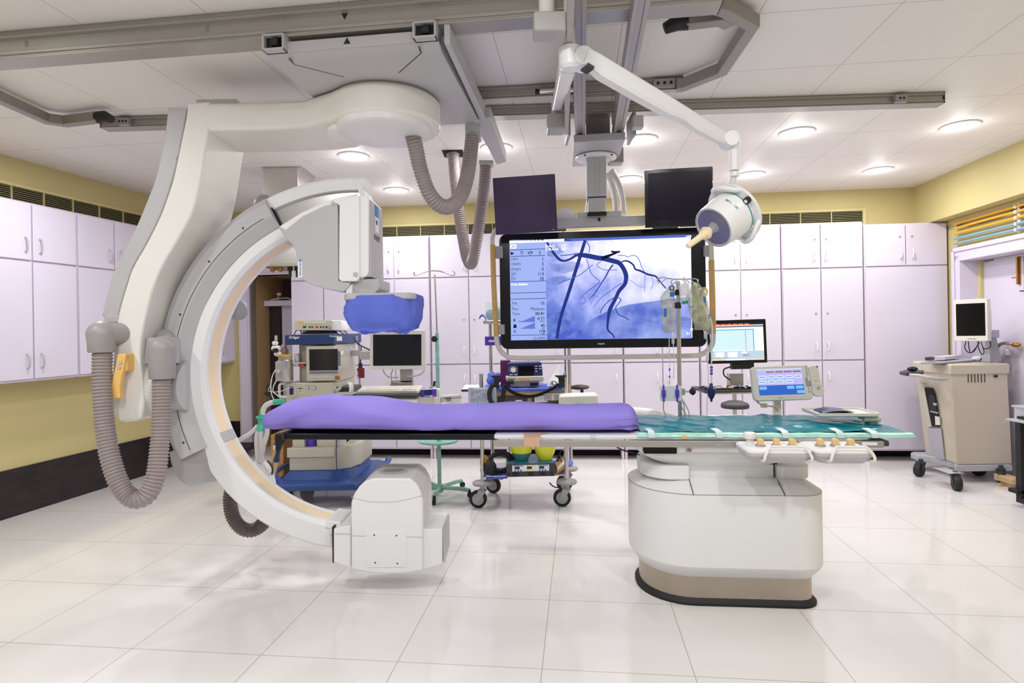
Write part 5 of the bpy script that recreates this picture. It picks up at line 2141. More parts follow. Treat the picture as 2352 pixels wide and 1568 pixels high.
FD = face(DO, DYAW)
mb = MB(FD)
a, b = dpl(1262, 523, .0), dpl(1500, 494, .0)
mb.box(a[0], b[0], a[1], b[1], -.06, .02)
cbar = obj('crossbar', mb, 'grey_cover', bm_, bevel=.004)
mb = MB(FD)
a2, b2 = dpl(1325, 492, .0), dpl(1427, 485, .0)
mb.box(a2[0], b2[0], b[1] - .002, b2[1], -.055, .018)
obj('column_seat', mb, 'grey_cover', bm_, bevel=.003)
mb = MB(FD)
c = dpl(1376, 504, .02)
mb.box(c[0] - .008, c[0] + .008, c[1] - .011, c[1] + .011, .02, .0215)
obj('sensor_window', mb, 'black_gloss', cbar)
mb = MB(FD)
c = dpl(1298, 497, .0)
mb.prism([(c[0] + .075 * math.cos(PI * i / 16), c[1] + .062 * math.sin(PI * i / 16)) for i in range(17)], 'z', -.05, -.03)
mb.box(c[0] - .075, c[0] + .07, c[1] - .012, c[1], -.045, -.0)
obj('mount_disc', mb, 'white_body', bm_)
mb = MB(FD)
for px in (1205, 1560):
    c = dpl(px, 520)
    mb.box(min(c[0], a[0] if px < 1300 else b[0]) - .0, max(c[0], a[0] if px < 1300 else b[0]), c[1] - .03, c[1] + .03, -.06, -.03)
    obj('screen_bracket', mb, 'grey_mid', bm_, bevel=.003)
    mb = MB(FD)
# tube frame around the display
OFT = .05
fp = [(1150, 522), (1140, 528), (1132, 542), (1131, 565), (1134, 650), (1140, 770), (1146, 798), (1160, 815), (1185, 822)] + [(1300, 821), (1450, 819), (1585, 817)] + \
     [(1612, 813), (1630, 800), (1638, 775), (1637, 690), (1633, 560), (1630, 540), (1624, 526), (1612, 518)]
pts = [FD @ V((*dpl(px, py, OFT), OFT)) for px, py in fp]
mb = MB()
mb.tube(smooth(pts, 6), .0165, 12)
tf = obj('tube_frame', mb, 'tube_frame', bm_, sharp=60)
for seg_ in ([(1131.5, 562), (1134, 650), (1140, 772)], [(1634, 598), (1636.5, 690), (1637.5, 766)]):
    mb = MB()
    mb.tube(smooth([FD @ V((*dpl(px, py, OFT), OFT)) for px, py in seg_], 6), .0185, 12)
    obj('foam_grip', mb, 'tan_foam', tf)
mb = MB(FD)
for (x0, y0, x1, y1) in ((1132, 594, 1156, 567), (1140, 768, 1160, 745), (1615, 590, 1634, 565), (1616, 768, 1636, 745)):
    p, q_ = dpl(x0, y0), dpl(x1, y1)
    mb.box(p[0], q_[0], p[1], q_[1], -.01, .048)
    obj('frame_bracket', mb, 'grey_mid', tf)
    mb = MB(FD)

# ------------------------------------------------------------------ the big display
dsp = thing('wall_display', 'huge black framed display showing a blue angiogram of heart vessels', 'display', (DO.x, DO.y, dpl(1388, 800)[1] + DO.z), DYAW)
x0, x1 = dpl(1148, 660)[0], dpl(1622, 660)[0]
z0, z1 = dpl(1388, 799)[1], dpl(1388, 529)[1]
mb = MB(FD)
mb.prism(rrect(x0, x1, z0, z1, .05, 7), 'z', -.09, .0)
bz = obj('bezel', mb, 'black_gloss', dsp, bevel=.006)
mb = MB(FD)
q0 = dpl(1380, 790)
mb.text('PHILIPS', dpl(1381, 790)[0], q0[1] - .003, .014, .001, 'CENTER', bold=.0003)
obj('lettering', mb, 'ink_white', bz)
m = bpy.data.materials.new('angiogram_ground')
m.use_nodes = True
nt = m.node_tree
nt.nodes.clear()
N = nt.nodes.new
out_ = N('ShaderNodeOutputMaterial')
em_ = N('ShaderNodeEmission')
tc = N('ShaderNodeTexCoord')
sxyz = N('ShaderNodeSeparateXYZ')
n1, n2 = N('ShaderNodeTexNoise'), N('ShaderNodeTexNoise')
n1.inputs['Scale'].default_value, n1.inputs['Detail'].default_value = 3.6, 4
n2.inputs['Scale'].default_value, n2.inputs['Detail'].default_value = 16, 6
mxa = N('ShaderNodeMath'); mxa.operation = 'MULTIPLY_ADD'
mxb = N('ShaderNodeMath'); mxb.operation = 'MULTIPLY_ADD'
mxc = N('ShaderNodeMath'); mxc.operation = 'MULTIPLY_ADD'
mxd = N('ShaderNodeMath'); mxd.operation = 'MULTIPLY_ADD'
rp = N('ShaderNodeValToRGB')
nt.links.new(tc.outputs['Object'], sxyz.inputs[0])
nt.links.new(tc.outputs['Object'], n1.inputs['Vector'])
nt.links.new(tc.outputs['Object'], n2.inputs['Vector'])
nt.links.new(sxyz.outputs['X'], mxa.inputs[0]); mxa.inputs[1].default_value = .42; mxa.inputs[2].default_value = -.06
nt.links.new(sxyz.outputs['Z'], mxb.inputs[0]); mxb.inputs[1].default_value = .55; nt.links.new(mxa.outputs[0], mxb.inputs[2])
nt.links.new(n1.outputs['Fac'], mxc.inputs[0]); mxc.inputs[1].default_value = .75; nt.links.new(mxb.outputs[0], mxc.inputs[2])
nt.links.new(n2.outputs['Fac'], mxd.inputs[0]); mxd.inputs[1].default_value = .25; nt.links.new(mxc.outputs[0], mxd.inputs[2])
E = rp.color_ramp.elements
E[0].position, E[0].color = .30, rgb(70, 92, 184)
E[1].position, E[1].color = 1.0, rgb(250, 250, 255)
for ps, c in ((.48, (112, 130, 208)), (.64, (172, 178, 232)), (.82, (222, 222, 248))):
    e_ = E.new(ps)
    e_.color = rgb(*c)
nt.links.new(mxd.outputs[0], rp.inputs['Fac'])
nt.links.new(rp.outputs['Color'], em_.inputs[0])
em_.inputs[1].default_value = .92
nt.links.new(em_.outputs[0], out_.inputs[0])
MATS['angiogram_ground'] = m


def noisy_emit(name, ca, cb, sc_, mix):
    "screen colour: two tones by noise, partly letting the picture below through"
    m = bpy.data.materials.new(name)
    m.use_nodes = True
    nt = m.node_tree
    nt.nodes.clear()
    N = nt.nodes.new
    o, e, tcn, nz, rr, tr, mx = (N(k) for k in ('ShaderNodeOutputMaterial', 'ShaderNodeEmission', 'ShaderNodeTexCoord', 'ShaderNodeTexNoise', 'ShaderNodeValToRGB', 'ShaderNodeBsdfTransparent', 'ShaderNodeMixShader'))
    nz.inputs['Scale'].default_value = sc_
    nz.inputs['Detail'].default_value = 6
    rr.color_ramp.elements[0].position, rr.color_ramp.elements[0].color = .35, rgb(*ca)
    rr.color_ramp.elements[1].position, rr.color_ramp.elements[1].color = .68, rgb(*cb)
    nt.links.new(tcn.outputs['Object'], nz.inputs['Vector'])
    nt.links.new(nz.outputs['Fac'], rr.inputs['Fac'])
    nt.links.new(rr.outputs['Color'], e.inputs[0])
    e.inputs[1].default_value = .9
    mx.inputs[0].default_value = mix
    nt.links.new(tr.outputs[0], mx.inputs[1])
    nt.links.new(e.outputs[0], mx.inputs[2])
    nt.links.new(mx.outputs[0], o.inputs[0])
    MATS[name] = m


noisy_emit('scr_shade', (70, 92, 184), (146, 162, 222), 6.5, .92)
noisy_emit('scr_soft', (70, 92, 170), (130, 150, 214), 18, .6)
sL, sR = dpl(1172, 665)[0], dpl(1588.5, 665)[0]
sB, sT = dpl(1380, 778.5)[1], dpl(1380, 545.5)[1]
xP = dpl(1254.5, 665)[0]
mb = MB(FD)
mb.rect(sL, sR, sB, sT, .0015)
scr = obj('screen', mb, 'angiogram_ground', dsp)
mb = MB(FD)
mb.rect(sL, xP, sB, sT, .0022)
obj('side_panel', mb, 'scr_blue', scr)
mb = MB(FD)
mb.rect(xP, sR, sT - .018, sT, .0022)
obj('title_bar', mb, 'scr_mid', scr)
# dark shapes in the picture
mb = MB(FD)


def shade(pts, z):
    vs = [mb.v((*dpl(px, py), z)) for px, py in pts]
    mb.f(vs)


shade([(1300, 776), (1330, 752), (1365, 730), (1400, 712), (1440, 700), (1490, 693), (1540, 686), (1588, 682), (1588, 777)], .0019)
obj('shadow_shape', mb, 'scr_shade', scr)
mb = MB(FD)
shade([(1255, 735), (1275, 715), (1300, 708), (1318, 716), (1322, 740), (1300, 760), (1268, 776), (1255, 776)], .0019)
obj('soft_shape', mb, 'scr_soft', scr)
mb = MB(FD)
shade([(1258, 604), (1285, 606), (1310, 600), (1334, 604), (1340, 612), (1318, 622), (1296, 628), (1270, 622)], .0019)
obj('soft_shape', mb, 'scr_soft', scr)
mb = MB(FD)
shade([(1256, 640), (1290, 632), (1312, 640), (1290, 652), (1257, 660)], .0019)
obj('soft_shape', mb, 'scr_soft', scr)
mb = MB(FD)
shade([(1256, 562), (1276, 560), (1296, 578), (1270, 590), (1257, 588)], .0019)
obj('soft_shape', mb, 'scr_soft', scr)
mb = MB(FD)
shade([(1480, 735), (1520, 722), (1588, 730), (1588, 752), (1520, 748)], .0021)
obj('soft_shape', mb, 'scr_soft', scr)
K = YD / F
ves = [([(1256, 556), (1268, 576), (1283, 594), (1295, 599), (1309, 595), (1325, 585)], [5, 6, 6, 5, 5, 6], 'scr_dark'),
       ([(1325, 585), (1347, 587), (1372, 592), (1387, 594), (1407, 599), (1422, 604), (1432, 617), (1438, 634), (1435, 652), (1422, 668), (1413, 687), (1401, 710), (1398, 724), (1396, 739), (1396, 757), (1407, 768), (1411, 776)], [8, 11, 11, 11, 11, 10, 10, 10, 9, 8.5, 8, 8.5, 7, 5.5, 4, 3, 3], 'scr_dark'),
       ([(1344, 552), (1329, 600), (1310, 660), (1288, 729), (1279, 777)], [7, 8, 8, 7.5, 7], 'scr_dark'),
       ([(1382, 593), (1394, 589), (1404, 585), (1417, 580)], [8, 7, 5, 4], 'scr_black'),
       ([(1404, 577), (1412, 579), (1424, 578)], [4, 5, 4], 'scr_black'),
       ([(1426, 602), (1436, 599), (1445, 601), (1455, 609), (1459, 618), (1471, 622), (1488, 630), (1505, 634), (1512, 642), (1529, 662)], [2.5, 3.5, 4, 4, 4, 4.5, 4.5, 4, 3.5, 2.5], 'scr_dark'),
       ([(1419, 586), (1435, 587), (1441, 590), (1451, 587), (1461, 588), (1468, 597), (1473, 611), (1480, 624)], 1.6, 'scr_mid'),
       ([(1408, 608), (1399, 620), (1390, 637), (1378, 655), (1368, 671), (1353, 688)], [3.5, 3, 2.6, 2.2, 2, 1.4], 'scr_dark'),
       ([(1378, 648), (1355, 665), (1339, 678), (1330, 690)], [2.4, 2, 1.8, 1], 'scr_mid'),
       ([(1428, 650), (1406, 665), (1381, 684), (1362, 707)], [2, 1.8, 1.6, 1.2], 'scr_mid'),
       ([(1413, 682), (1396, 693), (1384, 707), (1378, 719)], 1.8, 'scr_dark'),
       ([(1418, 682), (1426, 688), (1420, 698), (1414, 707), (1421, 722), (1436, 729), (1445, 735)], 1.8, 'scr_dark'),
       ([(1347, 594), (1353, 614), (1359, 629), (1378, 646)], 1.8, 'scr_mid'), ([(1361, 608), (1330, 632), (1296, 645), (1283, 651)], 1.8, 'scr_mid'),
       ([(1380, 600), (1371, 609), (1385, 619), (1400, 620), (1417, 620)], 1.6, 'scr_mid'), ([(1347, 554), (1354, 567), (1353, 580)], 2, 'scr_mid'),
       ([(1286, 587), (1309, 585), (1326, 582)], 2.5, 'scr_mid'), ([(1482, 628), (1481, 645), (1480, 670)], 1.2, 'scr_thin'), ([(1497, 634), (1500, 650), (1495, 665)], 1.2, 'scr_thin'),
       ([(1338, 680), (1345, 690), (1336, 700)], 1.4, 'scr_mid'), ([(1368, 671), (1360, 690), (1358, 700)], 1.2, 'scr_mid'), ([(1440, 640), (1455, 648), (1462, 655), (1480, 660)], 1.1, 'scr_thin')]
for mname, nm in (('scr_dark', 'vessel_image'), ('scr_mid', 'vessel_branch'), ('scr_thin', 'vessel_twig'), ('scr_black', 'vessel_knot')):
    mb = MB(FD)
    for k, (pts, wid, mm) in enumerate(ves):
        if mm != mname:
            continue
        P = [V((*dpl(px, py), 0)) for px, py in pts]
        S2 = smooth(P, 5)
        if isinstance(wid, (int, float)):
            ww = wid * K
        else:
            ww = []
            for i in range(len(wid) - 1):
                ww += [(wid[i] + (wid[i + 1] - wid[i]) * j / 5) * K for j in range(5)]
            ww.append(wid[-1] * K)
        mb.strip([(p.x, p.y) for p in S2], ww, .0024 + .0001 * k)
    obj(nm, mb, mname, scr, smooth_=False)
# panel furniture
for y in (574, 589, 647, 673, 687, 770):
    mb = MB(FD)
    a = dpl(1172, y)
    mb.rect(sL + .004, xP - .001, a[1] - .0022, a[1] + .0022, .0026)
    obj('panel_line', mb, 'scr_line', scr)
mb = MB(FD)
mb.rect(sL, dpl(1296, 552)[0], sT - .018, sT, .0026)
a, b = dpl(1172, 571), dpl(1186, 561)
mb.rect(a[0], b[0], a[1], b[1], .0026)
obj('white_tabs', mb, 'scr_white', scr)
mb = MB(FD)
for u, vv in (((1174, 569), (1184, 563)), ((1174, 563), (1184, 569))):
    p, q_ = dpl(*u), dpl(*vv)
    mb.strip([p, q_], .003, .003)
for i in range(9):                      # unreadable smudged caption in the title bar
    a = dpl(1174 + i * 8.6, 551)
    mb.rect(a[0], a[0] + .018, a[1] - .004, a[1] + .003, .003)
obj('small_marks', mb, 'scr_line', scr)


def dtext(mb, s_, px, py, size, align='LEFT', bold=.0, sx=1.0):
    a = dpl(px, py)
    mb.text(s_, a[0], a[1] - size * K * .35, size * K, .0028, align, sx, bold)


mb = MB(FD)
for s_, y in (('LAO', 595), ('CRAN', 606.5), ('Height', 617.5), ('SID', 629), ('FD', 640), ('Exp', 695.5), ('Fluo', 709), ('Time', 720.5)):
    dtext(mb, s_, 1173 + (y - 595) * .03, y, 8.6)
for s_, y in (('cm', 623), ('cm', 634), ('cm', 645.5), ('fps', 702)):
    dtext(mb, s_, 1174, y, 4.2)
dtext(mb, 'K', 1179, 735, 9.5, bold=.0008)
dtext(mb, 'K', 1180, 761, 8.6, bold=.0005)
obj('panel_labels', mb, 'scr_ink', scr)
mb = MB(FD)
for s_, y in (('1', 594.5), ('3', 606), ('-2', 617), ('113', 628.5), ('25', 639.5), ('15', 696), ('Medium', 708.5), ('00:41', 719.5), ('0.71', 731), ('45', 747), ('178', 760.5), ('12:35PM', 776)):
    dtext(mb, s_, 1250 + (y - 640) * .02, y, 10.2 if s_ != '12:35PM' else 8.6, 'RIGHT', bold=.0004 if s_ not in ('12:35PM', 'Medium') else .0)
for s_, px in (('71', 1199), ('670', 1218), ('5', 1240)):
    dtext(mb, s_, px, 580, 8, 'CENTER', bold=.0007)
for s_, px in (('kV', 1199), ('mA', 1218), ('ms', 1240)):
    dtext(mb, s_, px, 585.5, 4, 'CENTER')
for s_, y in (('mGy/s', 737), ('min', 753), ('mGy', 766)):
    dtext(mb, s_, 1251, y, 4.2, 'RIGHT', bold=.0003)
dtext(mb, 'Photo', 1305, 551, 6.5, 'CENTER', bold=.0004)
obj('panel_figures', mb, 'scr_black', scr)
mb = MB(FD)
dtext(mb, 'Acquisition', 1273, 551.5, 6, 'CENTER')
obj('tab_text', mb, 'scr_thin', scr)
mb = MB(FD)
for k in range(11):
    for yb_, s0_ in ((739.5, 1), (755, 1)):
        a = dpl(1196 + k * 3.0, yb_)
        b = dpl(1198.4 + k * 3.0, yb_ - 1.2 - k * 1.25)
        mb.rect(a[0], b[0], a[1], b[1], .0026)
obj('bar_gauge', mb, 'scr_mid', scr)
mb = MB(FD)
a = dpl(1183, 749)
mb.prism([(a[0] + .011 * math.cos(PI * i / 10), a[1] + .014 * math.sin(PI * i / 10)) for i in range(11)] + [(a[0] - .011, a[1] - .012), (a[0] + .011, a[1] - .012)], 'z', .0024, .0028)
for dx in (0, .012):
    mb.cyl((dpl(1193, 738)[0] + dx, dpl(1193, 738)[1], .0022), (dpl(1193, 738)[0] + dx, dpl(1193, 738)[1], .0028), .0035, n=10)
tri = [dpl(1173, 578), dpl(1173, 586), dpl(1182, 582)]
mb.f([mb.v((*p, .0027)) for p in tri])
obj('panel_icons', mb, 'scr_ink', scr)
mb = MB(FD)
dtext(mb, 'X-ray disabled', 1174, 653, 6.6, bold=.0006)
dtext(mb, 'RAO', 1253, 565.5, 8.6, bold=.0006, sx=1.25)
dtext(mb, 'CRAN', 1253, 572.8, 8.6, bold=.0006, sx=1.25)
dtext(mb, '12\u00b0', 1303, 564, 8.6, 'RIGHT', bold=.0006, sx=1.2)
dtext(mb, '36\u00b0', 1303, 571.5, 8.6, 'RIGHT', bold=.0006, sx=1.2)
dtext(mb, '1/', 1592, 756.5, 8, 'RIGHT', bold=.0005, sx=1.2)
dtext(mb, '21', 1586, 765, 8, 'RIGHT', bold=.0005, sx=1.2)
dtext(mb, 'LIVE', 1588, 542.5, 5.4, 'RIGHT', bold=.0006, sx=1.2)
obj('overlay_text', mb, 'scr_white', scr)


# ------------------------------------------------------------------ two small screens
def flat_screen(label, cx_, cy_, Y, wpx, hpx, yaw, pitch, roll, mat_s, mat_b, frame_=.028, chin=.03):
    c = at(cx_, cy_, Y)
    Fm = face(c, yaw, pitch, roll)
    w_, h_ = wpx * Y / F / 2, hpx * Y / F / 2
    t = thing('flat_monitor', label, 'monitor', c - V((0, 0, h_)), 0, 'small black screens on the display boom')
    mb = MB(Fm)
    mb.prism(rrect(-w_, w_, -h_, h_, .006, 3), 'z', -.035, .0)
    hs_ = obj('housing', mb, mat_b, t, bevel=.003)
    mb = MB(Fm)
    mb.rect(-w_ + frame_, w_ - frame_, -h_ + chin, h_ - frame_, .001)
    obj('screen', mb, mat_s, hs_)
    mb = MB(Fm)
    mb.box(-w_ * .5, w_ * .5, -h_ * .5, h_ * .5, -.06, -.035)
    obj('back_housing', mb, 'dark_grey', hs_)
    mb = MB(Fm)
    mb.box(w_ - .03, w_ - .024, -h_ + .012, -h_ + .016, .0, .001)
    obj('power_light', mb, 'ink_white', hs_)
    return t


flat_screen('dark purple switched off screen above the left corner of the big display', 1206, 470, 3.76, 143, 129, -math.radians(5), -math.radians(8), math.radians(1.6), 'bezel_purple', 'bezel_purple', .014, .03)
flat_screen('black glossy screen above the right corner of the big display', 1559, 453, 3.70, 152, 131, -math.radians(7), -math.radians(5), math.radians(.4), 'screen_off', 'screen_black', .022, .04)

# ================================================================== SURGICAL LAMP
sl = thing('surgical_lamp', 'white surgical lamp on a long jointed ceiling arm with beige grip', 'lamp', (.6, 2.5, 1.7))
mb = MB()
a, b = at(1226, 70, 2.16), at(1302, 22, 2.16)
mb.box(a.x, b.x, 2.16, 2.26, a.z, b.z)
obj('trolley_box', mb, 'grey_lamp', sl, bevel=.01)
mb = MB()
a, b = at(1258, 296, 3.2), at(1299, 262, 3.2)
mb.box(a.x, b.x, 3.2, 3.32, a.z, a.z + .09)
obj('trolley_box', mb, 'grey_lamp', sl, bevel=.01)
mb = MB()
r0, r1 = at(1300, 60, 2.1), at(1302, 285, 3.3)
mb.hexa([(r0.x - .012, 1.9, 2.475), (r0.x + .012, 1.9, 2.475), (r1.x + .012, 3.34, 2.475), (r1.x - .012, 3.34, 2.475)],
        [(r0.x - .012, 1.9, 2.56), (r0.x + .012, 1.9, 2.56), (r1.x + .012, 3.34, 2.56), (r1.x - .012, 3.34, 2.56)])
obj('trolley_rail', mb, 'grey_lamp', sl, bevel=.003)
mb = MB()
a = at(1256, 20, 2.22)
mb.cyl((a.x, 2.22, 2.545), (a.x, 2.22, CEIL), .03)
obj('ceiling_tube', mb, 'warm_white', sl)
# extension arm (horizontal) and elbow
zE = 2.43
pe0, pe1 = at(1279, 258, 3.24), atz(1302, 138, zE + .03)
mb = MB()
mb.hexa([(pe0.x - .026, pe0.y, 2.572), (pe0.x + .026, pe0.y, 2.572), (pe1.x + .034, pe1.y, zE - .035), (pe1.x - .034, pe1.y, zE - .035)],
        [(pe0.x - .022, pe0.y, 2.65), (pe0.x + .022, pe0.y, 2.65), (pe1.x + .03, pe1.y, zE + .06), (pe1.x - .03, pe1.y, zE + .06)])
obj('extension_arm', mb, 'white_body', sl, bevel=.014, seg=3)
mb = MB()
mb.cyl((pe0.x, pe0.y + .02, 2.55), (pe0.x, pe0.y + .02, 2.64), .028)
obj('arm_pivot', mb, 'white_body', sl)
jx, jy = at(1309, 130, 2.30).x, 2.30
h0 = at(1340, 130, 2.27)
mb = MB()
mb.lathe([(.002, 2.385), (.03, 2.388), (.043, 2.40), (.045, 2.47), (.03, 2.485), (.022, 2.49), (.0215, CEIL), (.002, CEIL)], (jx, jy, 0), (0, 0, 1), 28)
mb.box(jx, h0.x, jy - .03, jy + .03, h0.z - .034, h0.z + .034)
obj('elbow', mb, 'white_body', sl, sharp=35)
mb = MB()
mb.cyl((h0.x, 2.25, h0.z), (h0.x, 2.34, h0.z), .0365, n=28)
obj('elbow_cap', mb, 'white_body', sl, bevel=.004)
# spring arm
h1 = at(1674, 323, 2.58)
d = (h1 - h0)
La = d.length
xd = d.normalized()
Ms = frm(h0, xd, (0, 0, 1))
mb = MB(Ms)
rings = []
prof_ = [(.0, .034, -.034, .03), (.05, .036, -.036, .03), (.09, .034, -.046, .032), (.30, .030, -.046, .032), (.44, .028, -.044, .032), (.48, .028, -.036, .030), (La - .26, .027, -.032, .03),
         (La - .20, .026, -.040, .028), (La - .08, .024, -.036, .026), (La, .028, -.028, .024)]
for x, zt0, zb0, hw in prof_:
    rings.append([(x, zb0 + .012, -hw), (x, zb0, -hw + .012), (x, zb0, hw - .012), (x, zb0 + .012, hw), (x, zt0 - .012, hw), (x, zt0, hw - .012), (x, zt0, -hw + .012), (x, zt0 - .012, -hw)])
mb.loft(rings)
obj('spring_arm', mb, 'white_body', sl, sharp=30)
mb = MB(Ms)
mb.box(.015, .045, -.043, -.03, -.025, .025)
obj('joint_gap', mb, 'dark_grey', sl)
mb = MB()
mb.cyl((h1.x, 2.535, h1.z), (h1.x, 2.62, h1.z), .034, n=28)
obj('arm_end_cap', mb, 'white_body', sl, bevel=.004)
e1_, e2, e3 = at(1686, 345, 2.58), at(1687, 392, 2.58), at(1681, 432, 2.60)
mb = MB()
mb.tube([at(1688, 322, 2.59), e1_, e2], [.024, .021, .022], 18)
mb.cyl(e2 + V((0, 0, -.004)), e2 + V((0, 0, -.026)), .019)
obj('drop_tube', mb, 'white_body', sl, bevel=.002)
mb = MB()
mb.tube([e2, e3, at(1690, 462, 2.64)], [.013, .014, .014], 12)
obj('head_stem', mb, 'white_body', sl)
L0 = at(1638, 523, 2.57)
axl = V((-.775, -.36, -.515)).normalized()
mb = MB()
mb.lathe([(.002, -.165), (.07, -.163), (.098, -.15), (.107, -.135), (.108, -.125), (.105, -.12), (.097, -.01), (.095, .0), (.086, .0), (.084, -.01), (.002, -.01)], L0, axl, 44)
hd_ = obj('lamp_head', mb, 'white_body', sl, sharp=30)
mb = MB()
mb.lathe([(.1075, -.123), (.1083, -.126), (.1083, -.128), (.1075, -.130)], L0, axl, 44, ring=True)
obj('green_ring', mb, 'teal_trim', hd_)
mb = MB()
mb.lathe([(.002, -.004), (.085, -.004), (.0905, .003), (.092, -.004), (.085, -.008), (.002, -.008)], L0, axl, 44)
obj('lens', mb, 'glass_grey', hd_)
mb = MB()
mb.lathe([(.107, -.139), (.136, -.139), (.138, -.146), (.136, -.153), (.107, -.153)], L0, axl, 44, ring=True)
obj('rim', mb, 'white_body', hd_, bevel=.002)
# two grip bows on the rim
u_ax = axl.cross(V((0, 0, 1))).normalized()
v_ax = u_ax.cross(axl).normalized()
def px_of(P):
    a, b = P.x / P.y * F, (H - P.z) / P.y * F
    return (CX + a * CR + b * SR, CY - a * SR + b * CR)


def best(fn, px, py):
    return min(range(0, 360, 2), key=lambda d: (px_of(fn(math.radians(d)))[0] - px) ** 2 + (px_of(fn(math.radians(d)))[1] - py) ** 2)


onrim = lambda a: L0 + axl * -.139 + (u_ax * math.cos(a) + v_ax * math.sin(a)) * .122
for ac in (best(onrim, 1668, 440), best(onrim, 1730, 535)):
    pts = []
    for i in range(9):
        a = math.radians(ac - 34 + 68 * i / 8)
        rr = .128 + .012 * math.sin(PI * i / 8)
        pts.append(L0 + axl * (-.146 + .042 * math.sin(PI * i / 8) ** .5 * (1 if 0 < i < 8 else 0)) + u_ax * rr * math.cos(a) + v_ax * rr * math.sin(a))
    mb = MB()
    mb.tube(pts, .0105, 10)
    obj('grip_bow', mb, 'white_body', hd_)
mb = MB()
a = math.radians(best(onrim, 1703, 473))
kp = L0 + axl * -.139 + (u_ax * math.cos(a) + v_ax * math.sin(a)) * .118
p = at(1701, 471, 2.62)
mb.cyl(kp, kp + axl * .018, .0145, n=18)
kb = obj('switch_ring', mb, 'black_rubber', hd_)
mb = MB()
mb.cyl(kp + axl * .018, kp + axl * .0195, .008, n=14)
obj('switch_cap', mb, 'paper', kb)
mb = MB()
mb.lathe([(.002, -.004), (.026, -.004), (.020, .012), (.016, .028), (.016, .04), (.002, .04)], L0, axl, 24)
obj('grip_socket', mb, 'clear_plastic', hd_)
mb = MB()
mb.lathe([(.002, .03), (.02, .03), (.02, .045), (.029, .046), (.029, .05), (.0185, .054), (.0185, .075), (.0145, .078), (.0125, .165), (.010, .170), (.002, .170)], L0, axl, 24)
obj('beige_grip', mb, 'cream', hd_)
# lettering on the drum
ondrum = lambda a: L0 + axl * -.07 + (u_ax * math.cos(a) + v_ax * math.sin(a)) * .1005
at_ = math.radians(best(ondrum, 1658, 498))
side = u_ax * math.cos(at_) + v_ax * math.sin(at_)
tdir = axl.cross(side).normalized()
Mx = Matrix(((tdir.x, -axl.x, side.x, 0), (tdir.y, -axl.y, side.y, 0), (tdir.z, -axl.z, side.z, 0), (0, 0, 0, 1)))
cpt = L0 + axl * -.075 + side * .1015
Mx.translation = cpt
if tdir.x < 0:
    Mx = Mx @ Matrix.Rotation(PI, 4, 'Z')
mb = MB(Mx)
mb.text('Mach', -.034, -.005, .0165, .0, bold=.0002)
obj('lettering', mb, 'teal_trim', hd_)
mb = MB(Mx)
mb.text('130', .010, -.005, .0165, .0, bold=.0002)
obj('lettering', mb, 'teal_trim', hd_)

# ================================================================== ANAESTHESIA MACHINE
YM = 4.75
am = thing('anaesthesia_machine', 'beige anaesthesia machine with blue top and blue wheeled base behind the mattress', 'anaesthesia machine', (-1.63, 5.05, 0))
X0, X1 = at(661, 850, YM).x, at(768, 850, YM).x
DPT = .62
zm = lambda y, px=715, Y=YM: at(px, y, Y).z
FMm = frm((0, YM, 0), (1, 0, 0), (0, 0, 1))      # x, z on the front, towards the viewer


def mf(px, py, off=0.0):
    p = at(px, py, YM - off)
    return (p.x, p.z)


# base
zb1, zb0 = zm(1080), .135
mb = MB()
def oct_(x0, x1, y0, y1, c, z):
    return [(x0 + c, y0, z), (x1 - c, y0, z), (x1, y0 + c * 1.2, z), (x1, y1 - c, z), (x1 - c, y1, z), (x0 + c, y1, z), (x0, y1 - c, z), (x0, y0 + c * 1.2, z)]
xb0, xb1 = -1.93, -1.13
mb.loft([oct_(xb0 + .02, xb1 - .02, YM - .20, YM + .62, .10, zb0), oct_(xb0, xb1, YM - .22, YM + .64, .10, zb0 + .03), oct_(xb0 + .01, xb1 - .01, YM - .21, YM + .63, .10, zb0 + .055)])
mb.loft([oct_(X0 - .06, X1 + .16, YM - .07, YM + .60, .04, zb0 + .05), oct_(X0 - .005, X1 + .125, YM - .005, YM + .58, .03, zb1)])
obj('wheel_base', mb, 'base_blue', am, bevel=.006)
for sgn in (-1, 1):
    xx = xb1 if sgn > 0 else xb0
    pts = [(xx - sgn * .12, YM - .17, .165), (xx + sgn * .0, YM - .02, .215), (xx + sgn * .035, YM + .12, .23), (xx + sgn * .03, YM + .4, .235), (xx + sgn * .0, YM + .5, .225), (xx - sgn * .03, YM + .55, .17)]
    mb = MB()
    mb.tube(smooth(pts, 6), .02, 12)
    obj('push_bar', mb, 'base_blue', am)
for x, y, hdg in ((-1.24, YM - .02, -.9), (-1.83, YM - .02, -2.2), (-1.22, YM + .5, -.6), (-1.83, YM + .5, -2.4)):
    castor(am, (x, y), .062, .03, hdg, hub_m='grey_mid', fork_m='grey_mid', top=.15)
# drawer body
mb = MB()
zd1 = zm(1028)
sidec = lambda z: [(X0, YM, z), (X1 + .005, YM, z), (X1 + .10, YM + .06, z), (X1 + .155, YM + .2, z), (X1 + .155, YM + .58, z), (X0, YM + .58, z)]
mb.loft([sidec(zb1), sidec(zd1)])
dw = obj('drawer_body', mb, 'machine_beige', am, bevel=.006)
mb = MB()
zz1 = zm(1036)
mb.box(X0 - .012, X1 - .006, YM - .018, YM, zm(1049), zd1 + .004)
obj('drawer_lip', mb, 'machine_beige', dw, bevel=.004)
mb = MB()
mb.box(X1 + .003, X1 + .008, YM - .003, YM + .01, zb1, zd1 + .15)
obj('edge_strip', mb, 'machine_blue', am)
